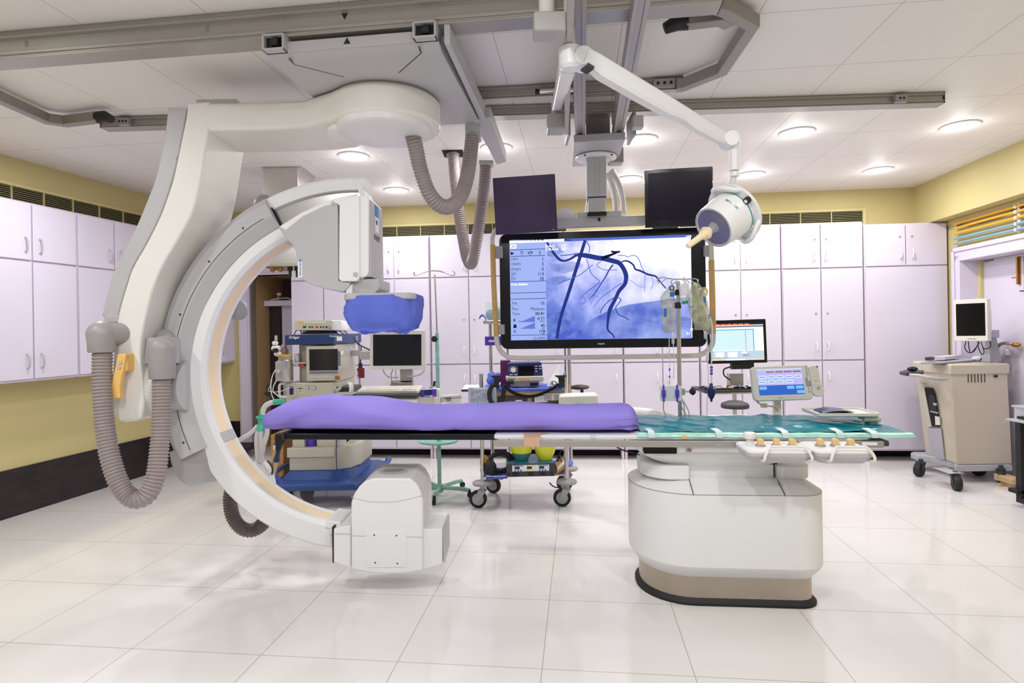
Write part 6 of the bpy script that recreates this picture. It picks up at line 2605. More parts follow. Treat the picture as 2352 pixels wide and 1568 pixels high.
# mid column
mb = MB()
zc0, zc1 = zd1, zm(938)
mb.box(X0 + .02, X0 + .12, YM + .02, YM + .55, zc0, zc1)
mb.box(X1 - .16, X1 + .03, YM + .02, YM + .55, zc0, zc1)
mb.box(X0 + .02, X1 + .03, YM + .2, YM + .55, zc0, zc1)
obj('column', mb, 'machine_beige', am, bevel=.004)
mb = MB()
a = at(717, 1015, YM + .1)
mb.lathe([(.002, 0), (.05, 0), (.052, .03), (.052, .12), (.002, .12)], (a.x, YM + .1, a.z - .03), (0, 0, 1), 24)
obj('absorber_jar', mb, 'violet', am)
# breathing panel
mb = MB()
zp0, zp1 = zm(940), zm(878)
mb.box(X0 - .005, X1 + .005, YM - .03, YM + .58, zp0, zp1)
bp_ = obj('breathing_panel', mb, 'machine_beige', am, bevel=.008)
for px, py, r_ in ((707, 889, .012), (722, 890, .012)):
    c = mf(px, py, .03)
    mb = MB(FMm)
    mb.cyl((c[0], c[1], .03), (c[0], c[1], .036), r_, n=20)
    g_ = obj('gauge', mb, 'dark_grey', bp_)
    mb = MB(FMm)
    mb.cyl((c[0], c[1], .036), (c[0], c[1], .037), r_ * .75, n=20)
    obj('gauge_face', mb, 'paper', g_)
mb = MB(FMm)
c = mf(671, 896, .03)
mb.prism(rrect(c[0] - .028, c[0] + .028, c[1] - .048, c[1] + .045, .02, 5), 'z', .03, .033)
pw = obj('socket_plate', mb, 'machine_light', bp_)
mb = MB(FMm)
mb.prism(rrect(c[0] - .016, c[0] + .012, c[1] - .035, c[1] + .035, .008, 4), 'z', .033, .05)
obj('sensor_plug', mb, 'navy', pw, bevel=.003)
mb = MB(FMm)
c = mf(690, 896, .03)
mb.box(c[0] - .018, c[0] + .018, c[1] - .022, c[1] + .018, .03, .0308)
st_ = obj('sticker', mb, 'machine_light', bp_)
mb = MB(FMm)
mb.box(c[0] - .018, c[0] + .018, c[1] + .010, c[1] + .018, .0308, .0312)
for k in range(3):
    mb.box(c[0] - .012, c[0] + .010, c[1] - .016 + k * .007, c[1] - .013 + k * .007, .0308, .0312)
obj('sticker_print', mb, 'ink', st_)
c = mf(775, 889, .03)
mb = MB(FMm)
mb.prism([(c[0] + .034 * math.cos(a), c[1] + .03 * math.sin(a)) for a in [i * 2 * PI / 24 for i in range(24)]], 'z', .03, .034)
kp_ = obj('knob_plate', mb, 'machine_beige', bp_)
mb = MB(FMm)
mb.cyl((c[0], c[1], .034), (c[0], c[1], .045), .006, n=12)
obj('knob_centre', mb, 'black_rubber', kp_)
# loop handle at left and arm rest at right
mb = MB()
hp = [(662, 880), (650, 880), (643, 884), (642, 895), (643, 908), (650, 911), (662, 911)]
mb.tube(smooth([at(px, py, YM + .0) for px, py in hp], 5), .011, 10)
obj('loop_handle', mb, 'machine_light', am)
mb = MB()
pts = [at(800, 880, YM + .02), at(806, 884, YM - .02), at(807, 898, YM - .04), at(802, 910, YM - .03)]
mb.tube(smooth(pts, 5), [.012] * 4 + [.018] * 8 + [.016] * 4, 12)
obj('arm_rest', mb, 'machine_light', am)
mb = MB()
a, b = at(790, 912, YM + .1), at(826, 880, YM + .1)
mb.box(X1, b.x - .05, YM + .1, YM + .35, a.z, b.z - .03)
obj('arm_bracket', mb, 'dark_grey', am, bevel=.006)
# upper body
zu0, zu1 = zp1, zm(792)
mb = MB()
mb.hexa([(X0 + .09, YM + .06, zu0), (X1 + .015, YM, zu0), (X1 + .02, YM + .58, zu0), (X0 + .09, YM + .58, zu0)],
        [(X0 + .07, YM + .10, zu1), (X1 + .015, YM, zu1), (X1 + .02, YM + .58, zu1), (X0 + .07, YM + .58, zu1)])
mb.box(X0 + .05, X1 + .01, YM + .12, YM + .58, zu0, zu1)
ub = obj('upper_body', mb, 'machine_beige', am, bevel=.005)
mb = MB(FMm)
a, b = mf(704, 875, .03), mf(789 - 1, 794, .03)
a = (a[0], a[1]); b = (X1 + .012, b[1])
mb.prism(rrect(a[0], b[0], a[1], b[1], .006, 3), 'z', -.02, .03)
ctl = obj('control_front', mb, 'machine_beige', am, bevel=.004)
mb = MB(FMm)
a2, b2 = mf(711, 851, .03), mf(776, 801, .03)
mb.rect(a2[0], b2[0], a2[1], b2[1], .0312)
obj('screen', mb, 'screen_black', ctl)
mb = MB(FMm)
a3, b3 = mf(711, 858, .03), mf(776, 852, .03)
mb.box(a3[0], b3[0], a3[1], b3[1], .03, .0325)
a3, b3 = mf(777, 840, .03), mf(782, 806, .03)
mb.box(a3[0], b3[0], a3[1], b3[1], .03, .0325)
obj('soft_keys', mb, 'ink_grey', ctl)
mb = MB(FMm)
for k in range(9):
    c = mf(714 + k * 6.2, 865, .03)
    mb.cyl((c[0], c[1], .03), (c[0], c[1], .033), .006, n=12)
obj('hard_keys', mb, 'machine_light', ctl)
mb = MB(FMm)
c = mf(776, 867, .03)
mb.lathe([(.002, .05), (.016, .05), (.019, .045), (.02, .03), (.002, .03)], (c[0], c[1], 0), (0, 0, 1), 24)
obj('rotary_knob', mb, 'brass', ctl)
# blue top
zt0, zt1 = zm(791), zm(768)
mb = MB()
mb.hexa([(X0 - .01, YM - .03, zt0), (X1 + .01, YM - .03, zt0), (X1 + .075, YM + .58, zt0), (X0 - .01, YM + .58, zt0)],
        [(X0 - .01, YM - .03, zt1), (X1 + .01, YM - .03, zt1), (X1 + .075, YM + .58, zt1), (X0 - .01, YM + .58, zt1)])
tpb = obj('top_cover', mb, 'machine_blue', am, bevel=.006)
mb = MB(FMm)
c = mf(664, 776, .03)
mb.text('Dräger', c[0], c[1] - .005, .03, .0312, bold=.0006)
obj('lettering', mb, 'ink_white', tpb)
mb = MB(FMm)
c = mf(757, 774, .03)
mb.text('Primus', c[0], c[1], .024, .0312, bold=.0002)
obj('lettering', mb, 'ink_white', tpb)
sdv = V((.065, .61, 0)).normalized()
Fs = frm((X1 + .0105, YM - .03, 0), sdv, (0, 0, 1))
mb = MB(Fs)
mb.box(.05, .16, zt0 + .025, zt1 - .02, .0, .002)
obj('white_sticker', mb, 'paper', tpb)
mb = MB(Fs)
mb.lathe([(.016, 0), (.02, 0), (.02, .002), (.016, .002)], (.5, (zt0 + zt1) / 2, 0), (0, 0, 1), 24, ring=True)
obj('round_mark', mb, 'ink_white', tpb)
mb = MB(frm((X1 + .018, YM, 0), (0, 1, 0), (0, 0, 1)))
mb.box(.08, .2, zm(817), zm(808), 0, .002)
obj('paper_label', mb, 'paper', ub)
mb = MB(frm((X1 + .018, YM, 0), (0, 1, 0), (0, 0, 1)))
mb.box(.38, .46, zm(825), zm(797), 0, .002)
obj('paper_label', mb, 'paper_blue', ub)
# vaporiser canister with orange ring
vx, vy = at(651, 850, YM - .06).x, YM - .02
z0_, z1_ = zm(874, 651), zm(826, 651)
mb = MB()
mb.lathe([(.002, z0_), (.058, z0_), (.06, z0_ + .006), (.06, z1_ - .004), (.056, z1_), (.002, z1_)], (vx, vy, 0), (0, 0, 1), 32)
cn = obj('canister', mb, 'steel', am)
mb = MB()
mb.lathe([(.002, z1_), (.052, z1_), (.054, z1_ + .028), (.002, z1_ + .028)], (vx, vy, 0), (0, 0, 1), 32)
obj('canister_lid', mb, 'grey_mid', cn)
mb = MB()
mb.lathe([(.002, z1_ + .028), (.05, z1_ + .028), (.052, z1_ + .034), (.052, z1_ + .042), (.002, z1_ + .044)], (vx - .005, vy, 0), (0, 0, 1), 32)
obj('orange_ring', mb, 'orange', cn)
mb = MB()
c = at(641, 850, YM - .09)
mb.hexa([(c.x - .03, vy - .075, z0_ + .005), (c.x + .035, vy - .075, z0_ + .005), (c.x + .035, vy - .03, z0_ + .005), (c.x - .03, vy - .03, z0_ + .005)],
        [(c.x - .03, vy - .075, z1_ - .01), (c.x + .02, vy - .075, z1_ - .01), (c.x + .02, vy - .03, z1_ - .01), (c.x - .03, vy - .03, z1_ - .01)])
fl_ = obj('flow_block', mb, 'grey_lamp', am, bevel=.005)
mb = MB()
mb.ball((c.x + .0, vy - .085, (z0_ + z1_) / 2 - .005), .016)
obj('flow_knob', mb, 'chrome', fl_)
for px, py, r_, m in ((634, 800, .038, 'hose_white'), (632, 788, .025, 'hose_white'), (638, 812, .03, 'hose_white')):
    mb = MB()
    p = at(px, py, YM - .05)
    mb.lathe([(.002, -r_ * .6), (r_ * .8, -r_ * .5), (r_, 0), (r_ * .8, r_ * .5), (.002, r_ * .6)], p, (.15, -.2, 1), 20)
    obj('relief_valve', mb, m, am)
mb = MB()
p = at(634, 782, YM - .05)
mb.cyl(p, at(634, 770, YM - .05), .012, .010)
obj('valve_tip', mb, 'clear_plastic', am)
mb = MB()
p = at(630, 805, YM - .12)
mb.cyl(p, p + V((.0, .04, 0)), .018)
obj('valve_port', mb, 'black_rubber', am)
mb = MB()
p0, p1 = at(640, 826, YM), at(655, 800, YM)
mb.box(p0.x, p1.x, YM + .0, YM + .08, p0.z, p1.z)
mb.box(p0.x + .015, p1.x - .005, YM + .0, YM + .06, p1.z, p1.z + .03)
obj('valve_block', mb, 'grey_lamp', am, bevel=.01)
mb = MB()
p0, p1 = at(677, 833, YM + .04), at(686, 812, YM + .04)
mb.box(p0.x, p1.x, YM + .03, YM + .1, p0.z, p1.z)
mb.box(X0 + .08, at(700, 834, YM).x, YM + .02, YM + .06, zm(835), zm(832))
obj('vaporiser_mount', mb, 'machine_light', am, bevel=.003)
mb = MB(FMm)
a, b = mf(686, 841, -.03), mf(699, 836, -.03)
mb.box(a[0], b[0], a[1], b[1], -.07, -.02)
obj('red_label', mb, 'red_tag', am)
mb = MB(FMm)
a, b = mf(670, 841, -.03), mf(686, 836, -.03)
mb.box(a[0], b[0], a[1], b[1], -.07, -.022)
obj('white_label', mb, 'paper', am)
mb = MB()
for pts in ([(634, 848), (626, 862), (622, 885), (624, 905), (630, 918), (640, 922)], [(636, 872), (629, 885), (627, 898), (634, 905), (645, 914)], [(672, 888), (660, 893), (645, 898), (628, 900), (616, 896), (622, 885)]):
    mb.tube(smooth([at(px, py, YM - .14) for px, py in pts], 6), .0045 if len(pts) != 6 or pts[0][0] != 672 else .0025, 8)
obj('sample_lines', mb, 'hose_white', am)
# dark bag and straps on the left side
mb = MB()
p = at(624, 893, YM + .05)
mb.ball((p.x, p.y, p.z), (.045, .05, .07))
mb.ball((p.x - .02, p.y - .02, p.z - .03), (.03, .03, .03))
solo('hanging_pouch', mb, 'black_rubber', 'small black pouch hanging at the left side of the anaesthesia machine', 'pouch')

# patient monitor module on top
t = thing('monitor_module', 'flat beige patient monitor module with coloured sockets on the blue machine top', 'monitor module', at(712, 768, 4.85))
zq = zm(768) + .003
YQ = 4.72
a, b = at(676, 759, YQ), at(762, 734, YQ)
Fq = face(V(((a.x + b.x) / 2, YQ, (a.z + b.z) / 2)), math.radians(3), math.radians(2), math.radians(-1))
wq, hq = (b.x - a.x) / 2, (b.z - a.z) / 2
mb = MB(Fq)
mb.prism(rrect(-wq + .0, wq + .07, -hq, hq, .012, 4), 'z', -.30, -.02)
bd = obj('case', mb, 'paper', t, bevel=.006)
mb = MB(Fq)
mb.prism(rrect(-wq, wq, -hq, hq, .012, 4), 'z', -.022, .0)
fr2 = obj('front', mb, 'machine_beige', t, bevel=.004)
mb = MB(Fq)
for k in range(9):
    x = -wq + .077 + k * .0205
    mb.box(x, x + .017, hq - .028, hq - .010, 0, .002)
obj('mode_keys', mb, 'machine_light', fr2)
mb = MB(Fq)
mb.box(-wq + .056, -wq + .073, hq - .028, hq - .010, 0, .002)
obj('amber_key', mb, 'orange', fr2)
mb = MB(Fq)
for x, w2 in ((.085, .024), (.125, .012), (.145, .012), (.215, .012), (.235, .01), (.262, .02)):
    mb.prism(rrect(-wq + x - w2 / 2, -wq + x + w2 / 2, -.022, -.008, .0045, 3), 'z', 0, .003)
obj('sockets', mb, 'black_rubber', fr2)
mb = MB(Fq)
mb.prism(rrect(-wq + .17, -wq + .196, -.022, -.008, .006, 3), 'z', 0, .003)
obj('red_socket', mb, 'red_tag', fr2)
mb = MB(Fq)
mb.cyl((wq - .022, -.016, 0), (wq - .022, -.016, .008), .014, n=20)
obj('rotary_knob', mb, 'grey_mid', fr2)
mb = MB()
mb.lathe([(.002, zq), (.14, zq), (.14, zq + .022), (.05, zq + .024), (.05, a.z + .004), (.002, a.z + .004)], (at(733, 765, 4.9).x, 4.92, 0), (0, 0, 1), 28)
obj('swivel_foot', mb, 'dark_grey', t)
mb = MB()
for pts in ([(762, 759, 4.85), (775, 765, 4.85), (786, 772, 5.0)], [(770, 757, 4.9), (784, 763, 4.92), (795, 772, 5.1)], [(790, 760, 4.95), (803, 770, 5.1)], [(682, 757, 4.8), (678, 763, 4.82), (674, 772, 4.9)], [(690, 757, 4.8), (692, 765, 4.82), (694, 772, 4.9)]):
    mb.tube(smooth([at(*p) for p in pts], 5), .004, 6)
obj('cables', mb, 'black_rubber', t)

# arm mounted monitor and keyboard
t = thing('computer_monitor', 'beige framed monitor with dark screen on an arm of the anaesthesia machine', 'monitor', at(912, 850, 4.62))
Fc = face(at(914, 803, 4.6), math.radians(3), math.radians(2), math.radians(-.6))
w_, h_ = 64 * 4.6 / F, 45 * 4.6 / F
mb = MB(Fc)
mb.prism(rrect(-w_, w_, -h_, h_, .012, 4), 'z', -.05, 0)
hs_ = obj('housing', mb, 'machine_light', t, bevel=.005)
mb = MB(Fc)
mb.rect(-w_ + .026, w_ - .036, -h_ + .03, h_ - .034, .001)
obj('screen', mb, 'screen_black', hs_)
mb = MB(Fc)
mb.box(-w_ + .026, -w_ + .034, -h_ + .012, -h_ + .016, 0, .001)
obj('power_light', mb, 'led_green', hs_)
mb = MB(Fc)
mb.text('Dräger', 0, h_ - .022, .016, .001, 'CENTER', bold=.0004)
obj('lettering', mb, 'ink', hs_)
mb = MB()
a, b = at(831, 825, 4.75), at(852, 805, 4.75)
mb.box(at(834, 815, 4.8).x, b.x + .12, 4.7, 4.78, a.z, b.z)
obj('arm_joint', mb, 'grey_lamp', t, bevel=.006)
mb = MB()
mb.box(at(834, 815, 4.8).x, at(834, 815, 4.8).x + .05, 4.781, 5.2, a.z + .01, b.z - .01)
mb.box(X1 + .022, at(834, 815, 4.8).x + .05, 5.16, 5.2, a.z + .01, b.z - .01)
obj('monitor_arm', mb, 'grey_lamp', am)
mb = MB()
mb.box(at(915, 0, 4.7).x - .03, at(915, 0, 4.7).x + .07, 4.66, 4.72, at(915, 878, 4.7).z, at(915, 830, 4.7).z)
mb.box(at(885, 0, 4.7).x, at(935, 0, 4.7).x, 4.66, 4.76, at(915, 888, 4.7).z, at(915, 872, 4.7).z)
ar = obj('support_arm', mb, 'grey_lamp', t, bevel=.006)
mb = MB()
for pts in ([(880, 848), (884, 858), (895, 866), (915, 866)], [(902, 848), (898, 862), (902, 875), (925, 880)], [(975, 849), (968, 858), (950, 864), (935, 864)]):
    mb.tube(smooth([at(px, py, 4.6) for px, py in pts], 5), .005, 8)
obj('cables', mb, 'grey_mid', ar)
t = thing('keyboard_tray', 'dark swing out keyboard tray beside the anaesthesia machine', 'tray', at(885, 908, 4.5))
zk = at(885, 904, 4.4).z
ka, kb_ = at(810, 900, 4.42), at(958, 900, 4.38)
mb = MB()
mb.hexa([(ka.x, 4.40, zk - .03), (kb_.x, 4.36, zk - .04), (kb_.x + .03, 4.66, zk - .02), (ka.x + .06, 4.68, zk - .02)], [(ka.x, 4.40, zk + .004), (kb_.x, 4.36, zk - .004), (kb_.x + .03, 4.66, zk + .012), (ka.x + .06, 4.68, zk + .012)])
ty = obj('tray', mb, 'dark_grey', t, bevel=.01)
mb = MB()
mb.box(ka.x + .03, kb_.x - .02, 4.45, 4.6, zk - .055, zk - .035)
obj('tray_plate', mb, 'machine_light', ty)
mb = MB()
mb.box(X1 + .02, ka.x + .1, 4.62, 4.78, zk - .06, zk - .02)
obj('tray_arm', mb, 'grey_mid', ty, bevel=.005)
kc = V(((ka.x + kb_.x) / 2 + .022, 4.5, zk + .022))
Mk = Matrix.Translation(kc) @ Matrix.Rotation(-math.radians(3), 4, 'Z') @ Matrix.Rotation(math.radians(7), 4, 'X')
t = thing('keyboard', 'cream keyboard lying on the dark tray beside the anaesthesia machine', 'keyboard', kc, 0, 'keyboards')
mb = MB(Mk)
mb.prism(rrect(-.235, .235, -.085, .085, .012, 4), 'z', -.012, .010)
kbd = obj('body', mb, 'machine_light', t, bevel=.003)
mb = MB(Mk)
for r_ in range(5):
    for c_ in range(15):
        x = -.222 + c_ * .0205
        mb.box(x, x + .0175, -.072 + r_ * .026, -.050 + r_ * .026, .010, .017)
for r_ in range(5):
    for c_ in range(5):
        x = .105 + c_ * .0235
        mb.box(x, x + .0195, -.072 + r_ * .026, -.050 + r_ * .026, .010, .017)
tag(obj('keys', mb, 'key_cap', kbd), kind='stuff')
# dark red battery pack on a cable
t = thing('power_adapter', 'dark red plate hanging on a black cable beside the grey monitor arm', 'plate', at(829, 868, 4.7))
a, b = at(821, 868, 4.70), at(836, 845, 4.70)
mb = MB()
mb.hexa([(a.x, 4.69, a.z), (b.x, 4.70, a.z), (b.x, 4.72, a.z), (a.x, 4.71, a.z)], [(a.x, 4.69, b.z), (b.x, 4.70, b.z), (b.x, 4.72, b.z), (a.x, 4.71, b.z)])
pk = obj('plate', mb, 'red_plate', t, bevel=.002)
mb = MB()
a, b = at(824, 845, 4.71), at(832, 834, 4.71)
mb.box(a.x, b.x, 4.70, 4.72, a.z, b.z)
mb.tube(smooth([at(828, 834, 4.71), at(829, 815, 4.71), at(829, 795, 4.74), at(822, 788, 4.85)], 5), .005, 8)
obj('cable_end', mb, 'black_rubber', pk)
mb = MB(frm((0, 4.688, 0), (1, .1, 0), (0, 0, 1)))
for y, ww in ((852, .010), (857, .012), (862.5, .016)):
    p = at(829, y, 4.69)
    mb.box(p.x - ww / 2, p.x + ww / 2, p.z - .003, p.z + .003, 0, .002)
obj('print', mb, 'ink_white', pk)
mb = MB()
mb.tube(smooth([at(812, 775, 5.0), at(820, 788, 4.95), at(832, 795, 4.8), at(842, 800, 4.75), at(852, 804, 4.7)], 6), .006, 8)
solo('monitor_cable', mb, 'black_rubber', 'black cable from the blue machine top to the grey monitor', 'cable')

# breathing circuit
t = thing('breathing_circuit', 'white breathing tubes with green connectors hanging at the head end of the table', 'tubing', at(600, 1000, 3.7))
YB_ = 3.62
for pts, r_ in (([(640, 922), (625, 924), (612, 930), (605, 940), (602, 952)], .016), ([(596, 982), (590, 1000), (590, 1025), (593, 1060)], .015), ([(601, 984), (600, 1010), (601, 1040), (602, 1062)], .015),
                ([(614, 980), (612, 1000), (606, 1020), (602, 1040)], .015), ([(592, 978), (575, 995), (550, 1010), (528, 1022), (505, 1030)], .014)):
    mb = MB()
    P = resample(smooth([at(px, py, YB_) for px, py in pts], 6), .006)
    mb.tube(P, [r_ * (1 + .07 * (1 if i % 2 else -1)) for i in range(len(P))], 10)
    obj('tube', mb, 'hose_white', t, sharp=60)
mb = MB()
p = at(601, 955, YB_)
mb.lathe([(.002, .04), (.014, .04), (.016, .0), (.034, -.004), (.034, -.012), (.022, -.02), (.018, -.05), (.022, -.055), (.03, -.085), (.002, -.085)], p, (.08, 0, 1), 20)
obj('connector', mb, 'green_conn', t)
mb = MB()
p = at(640, 923, YB_)
mb.cyl(p + V((-.03, 0, 0)), p + V((.03, 0, .004)), .018)
obj('connector', mb, 'green_conn', t)
mb = MB()
p = at(598, 1075, 3.66)
mb.lathe([(.002, -.16), (.06, -.15), (.068, -.10), (.062, -.02), (.045, .03), (.03, .05), (.002, .05)], p, (-.25, 0, 1), 24)
obj('filter_bowl', mb, 'white_body', t)
mb = MB()
mb.tube(smooth([at(614, 1058, 3.64), at(622, 1066, 3.64), at(626, 1078, 3.64), at(624, 1092, 3.66)], 6), .006, 8)
obj('filter_clip', mb, 'dark_grey', t)
# black bellows bag with blue neck and two tan hoses
t = thing('breathing_bag', 'black rubber breathing bag with blue neck and tan hoses below the table head', 'breathing bag', at(642, 1000, 3.85))
mb = MB()
mb.loft([[(c.x + w2 * math.cos(2 * PI * j / 14), c.y + .035 * math.sin(2 * PI * j / 14), c.z) for j in range(14)] for c, w2 in
         ((at(647, 995, 3.8), .04), (at(646, 1003, 3.8), .042), (at(644, 1013, 3.8), .034), (at(641, 1022, 3.8), .02), (at(640, 1034, 3.8), .011))])
obj('bag', mb, 'black_rubber', t)
mb = MB()
mb.tube([at(640, 1033, 3.8), at(638, 1044, 3.8), at(636, 1054, 3.8)], .0135, 12)
mb.tube([at(637, 1052, 3.8), at(635, 1060, 3.8)], .017, 12)
obj('neck', mb, 'machine_blue', t)
for pts in ([(635, 1058), (632, 1072), (629, 1085), (626, 1100)], [(636, 1028), (630, 1045), (624, 1062), (618, 1078)]):
    mb = MB()
    mb.tube(smooth([at(px, py, 3.8) for px, py in pts], 5), .012, 10)
    obj('hose', mb, 'latex_tube', t)
t = thing('cardboard_box', 'brown cardboard box on the floor left of the anaesthesia machine base', 'box', (atz(645, 1042).x, 5.0, 0))
a = at(628, 1042, 4.97)
mb = MB()
mb.box(a.x - .02, a.x + .085, 4.97, 5.2, 0, at(640, 998, 4.97).z)
bx_ = obj('carton', mb, 'cardboard', t, bevel=.003)
mb = MB()
mb.box(a.x + .0, a.x + .03, 4.967, 4.97, at(630, 1034, 4.97).z, at(630, 1018, 4.97).z)
obj('label', mb, 'paper', bx_)
mb = MB()
mb.box(a.x + .0, a.x + .03, 4.966, 4.97, at(630, 1022, 4.97).z, at(630, 1018, 4.97).z)
obj('blue_print', mb, 'ink_blue', bx_)

# ================================================================== DRIP STAND (mint)
sp_ = atz(1010, 1136)
t = thing('drip_stand', 'mint green floor drip stand with chipped paint and thin steel top', 'drip stand', (sp_.x, sp_.y, 0))
zj = at(1003, 765, sp_.y).z
mb = MB()
mb.cyl((sp_.x, sp_.y, .06), (sp_.x, sp_.y, zj), .0165, n=16)
obj('pole', mb, 'mint_paint', t)
ztp = at(1003, 630, sp_.y).z
mb = MB()
mb.cyl((sp_.x, sp_.y, zj), (sp_.x - .01, sp_.y, ztp), .0075, n=12)
obj('extension_pole', mb, 'steel', t)
mb = MB()
xx = sp_.x - .01
mb.tube(smooth([(xx - .17, sp_.y, ztp + .025), (xx - .175, sp_.y, ztp + .005), (xx - .155, sp_.y, ztp - .005), (xx - .11, sp_.y, ztp + .012), (xx - .05, sp_.y, ztp + .03), (xx, sp_.y, ztp + .03), (xx + .06, sp_.y, ztp + .022), (xx + .12, sp_.y, ztp + .0), (xx + .155, sp_.y, ztp - .01), (xx + .165, sp_.y, ztp + .01), (xx + .15, sp_.y, ztp + .025)], 5), .0055, 8)
obj('hook_bar', mb, 'steel_brushed', t)
mb = MB()
zk_ = at(1000, 778, sp_.y).z
for k in range(6):
    an = k * PI / 3
    mb.ball((sp_.x - .02 + .017 * math.cos(an), sp_.y - .025, zk_ + .017 * math.sin(an)), .011, 8, 6)
mb.cyl((sp_.x - .02, sp_.y - .035, zk_), (sp_.x - .0, sp_.y, zk_), .014)
obj('clamp_knob', mb, 'black_rubber', t)
mb = MB()
mb.lathe([(.017, .02), (.032, .03), (.032, .085), (.017, .095)], (sp_.x, sp_.y, 0), (0, 0, 1), 20)
obj('hub', mb, 'mint_paint', t)
for k in range(5):
    an = math.radians(-92 + 72 * k)
    ex, ey = sp_.x + .27 * math.cos(an), sp_.y + .27 * math.sin(an)
    mb = MB()
    mb.tube([(sp_.x + .02 * math.cos(an), sp_.y + .02 * math.sin(an), .062), (sp_.x + .2 * math.cos(an), sp_.y + .2 * math.sin(an), .066), (ex, ey, .058)], [.017, .016, .016], 12)
    lg = obj('leg', mb, 'mint_paint', t)
    mb = MB()
    mb.cyl((ex, ey, .066), (ex, ey, .03), .011)
    mb.lathe([(.003, -.012), (.022, -.012), (.024, -.006), (.024, .006), (.022, .012), (.003, .012)], (ex + .008 * math.cos(an), ey + .008 * math.sin(an), .024), (-math.sin(an), math.cos(an), 0), 16)
    obj('castor', mb, 'black_rubber', lg)
# infusion pump clamped on it
ip = thing('infusion_pump', 'cream syringe pump with blue display panel clamped on the mint drip stand', 'infusion pump', at(1000, 940, 4.55))
Fp = face(at(985, 912, 4.52), math.radians(2), math.radians(4), math.radians(2))
k_ = 4.52 / F
mb = MB(Fp)
mb.prism(rrect(-27 * k_, 26 * k_, -19 * k_, 19 * k_, .02, 4), 'z', -.12, 0)
ipb = obj('body', mb, 'machine_light', ip, bevel=.008)
mb = MB(Fp)
mb.prism(rrect(-19 * k_, 18 * k_, 1 * k_, 18 * k_, .008, 4), 'z', 0, .004)
pn = obj('panel', mb, 'violet', ipb)
mb = MB(Fp)
mb.prism(rrect(-10 * k_, 8 * k_, 6 * k_, 16 * k_, .003, 3), 'z', .004, .0055)
obj('display', mb, 'navy', pn)
mb = MB(Fp)
for i in range(5):
    mb.cyl(((-8 + i * 4) * k_, 3 * k_, .004), ((-8 + i * 4) * k_, 3 * k_, .007), .004, n=10)
obj('keys', mb, 'ink_white', pn)
mb = MB(Fp)
mb.cyl((6 * k_, 2.6 * k_, .004), (6 * k_, 2.6 * k_, .0075), .005, n=10)
obj('green_key', mb, 'led_green', pn)
mb = MB(Fp)
mb.cyl((11 * k_, 2.6 * k_, .004), (11 * k_, 2.6 * k_, .0075), .005, n=10)
obj('red_key', mb, 'red_tag', pn)
mb = MB(Fp)
mb.box(10 * k_, 20 * k_, -19 * k_, -2 * k_, 0, .012)
obj('syringe_clamp', mb, 'machine_light', ipb, bevel=.004)
mb = MB(Fp)
mb.box(24 * k_, 72 * k_, -4 * k_, 2 * k_, -.08, -.01)
mb.box(28 * k_, 50 * k_, -14 * k_, -4 * k_, -.08, -.02)
obj('drive_arm', mb, 'machine_light', ip, bevel=.006)
mb = MB(Fp)
mb.box(36 * k_, 75 * k_, -6 * k_, -5 * k_, -.02, -.005)
obj('rail', mb, 'black_rubber', ip)
mb = MB(Fp)
mb.prism(rrect(40 * k_, 73 * k_, -24 * k_, -7 * k_, .01, 3), 'z', -.06, -.02)
obj('drip_sensor', mb, 'clear_plastic', ip)
mb = MB(Fp)
mb.box(4 * k_, 30 * k_, -24 * k_, -19 * k_, -.10, -.02)
mb.box(0 * k_, 8 * k_, 19 * k_, 24 * k_, -.10, -.04)
cpb = obj('pole_clamp', mb, 'grey_mid', ip, bevel=.003)
mb = MB(Fp)
mb.cyl((12 * k_, 24 * k_, -.03), (14 * k_, 36 * k_, -.03), .010)
obj('clamp_lever', mb, 'black_rubber', cpb)
# pale tray and small cable coil on the stand below the table
mb = MB()
zz = at(1010, 1014, sp_.y).z
mb.lathe([(.02, zz), (.16, zz), (.17, zz + .015), (.165, zz + .016), (.155, zz + .006), (.02, zz + .006)], (sp_.x, sp_.y, 0), (0, 0, 1), 28)
solo('stand_tray', mb, 'mint_paint', 'round mint tray on the drip stand pole below the table', 'tray')

# ================================================================== EMERGENCY TROLLEY
et = thing('emergency_trolley', 'steel trolley with wooden drawers and big castors behind the table', 'trolley', (-.02, 4.65, 0))
fxl, fxr = atz(1107, 1165).x, atz(1300, 1165).x
yf_, yr_ = 4.50, 4.92
fxl, fxr = at(1107, 1000, yf_).x, at(1300, 1000, yf_).x
rxl, rxr = at(1128, 850, yr_).x, at(1308, 850, yr_).x
ztop = at(1107, 862, yf_).z
for x, y, zt2 in ((fxl, yf_, at(1107, 858, yf_).z), (fxr, yf_, at(1300, 857, yf_).z), (rxl, yr_, at(1128, 728, yr_).z), (rxr, yr_, at(1305, 728, yr_).z)):
    mb = MB()
    mb.cyl((x, y, .19), (x, y, zt2), .0155, n=16)
    obj('post', mb, 'steel', et)
for x, y, hd2 in ((fxl, yf_, 3.05), (fxr, yf_, 3.05), (rxl - .03, yr_, -.5), (rxr - .02, yr_, 2.9)):
    mb = MB()
    mb.lathe([(.01, .175), (.075, .178), (.08, .19), (.075, .20), (.01, .21)], (x, y, 0), (0, 0, 1), 24)
    obj('bumper', mb, 'grey_mid', et)
    castor(et, (x, y), .068, .034, hd2, hub_m='cart_grey', fork_m='cart_grey', top=.178)
zs0 = .245
mb = MB()
mb.box(fxl, fxr, yf_, yr_, zs0 - .012, zs0)
obj('lower_shelf', mb, 'steel', et, bevel=.002)
zs1 = at(1200, 890, yf_).z - .01
mb = MB()
mb.box(fxl, fxr, yf_ - .01, yr_, zs1 - .014, zs1)
obj('worktop', mb, 'steel', et, bevel=.002)
zsu = at(1130, 741, yr_).z
mb = MB()
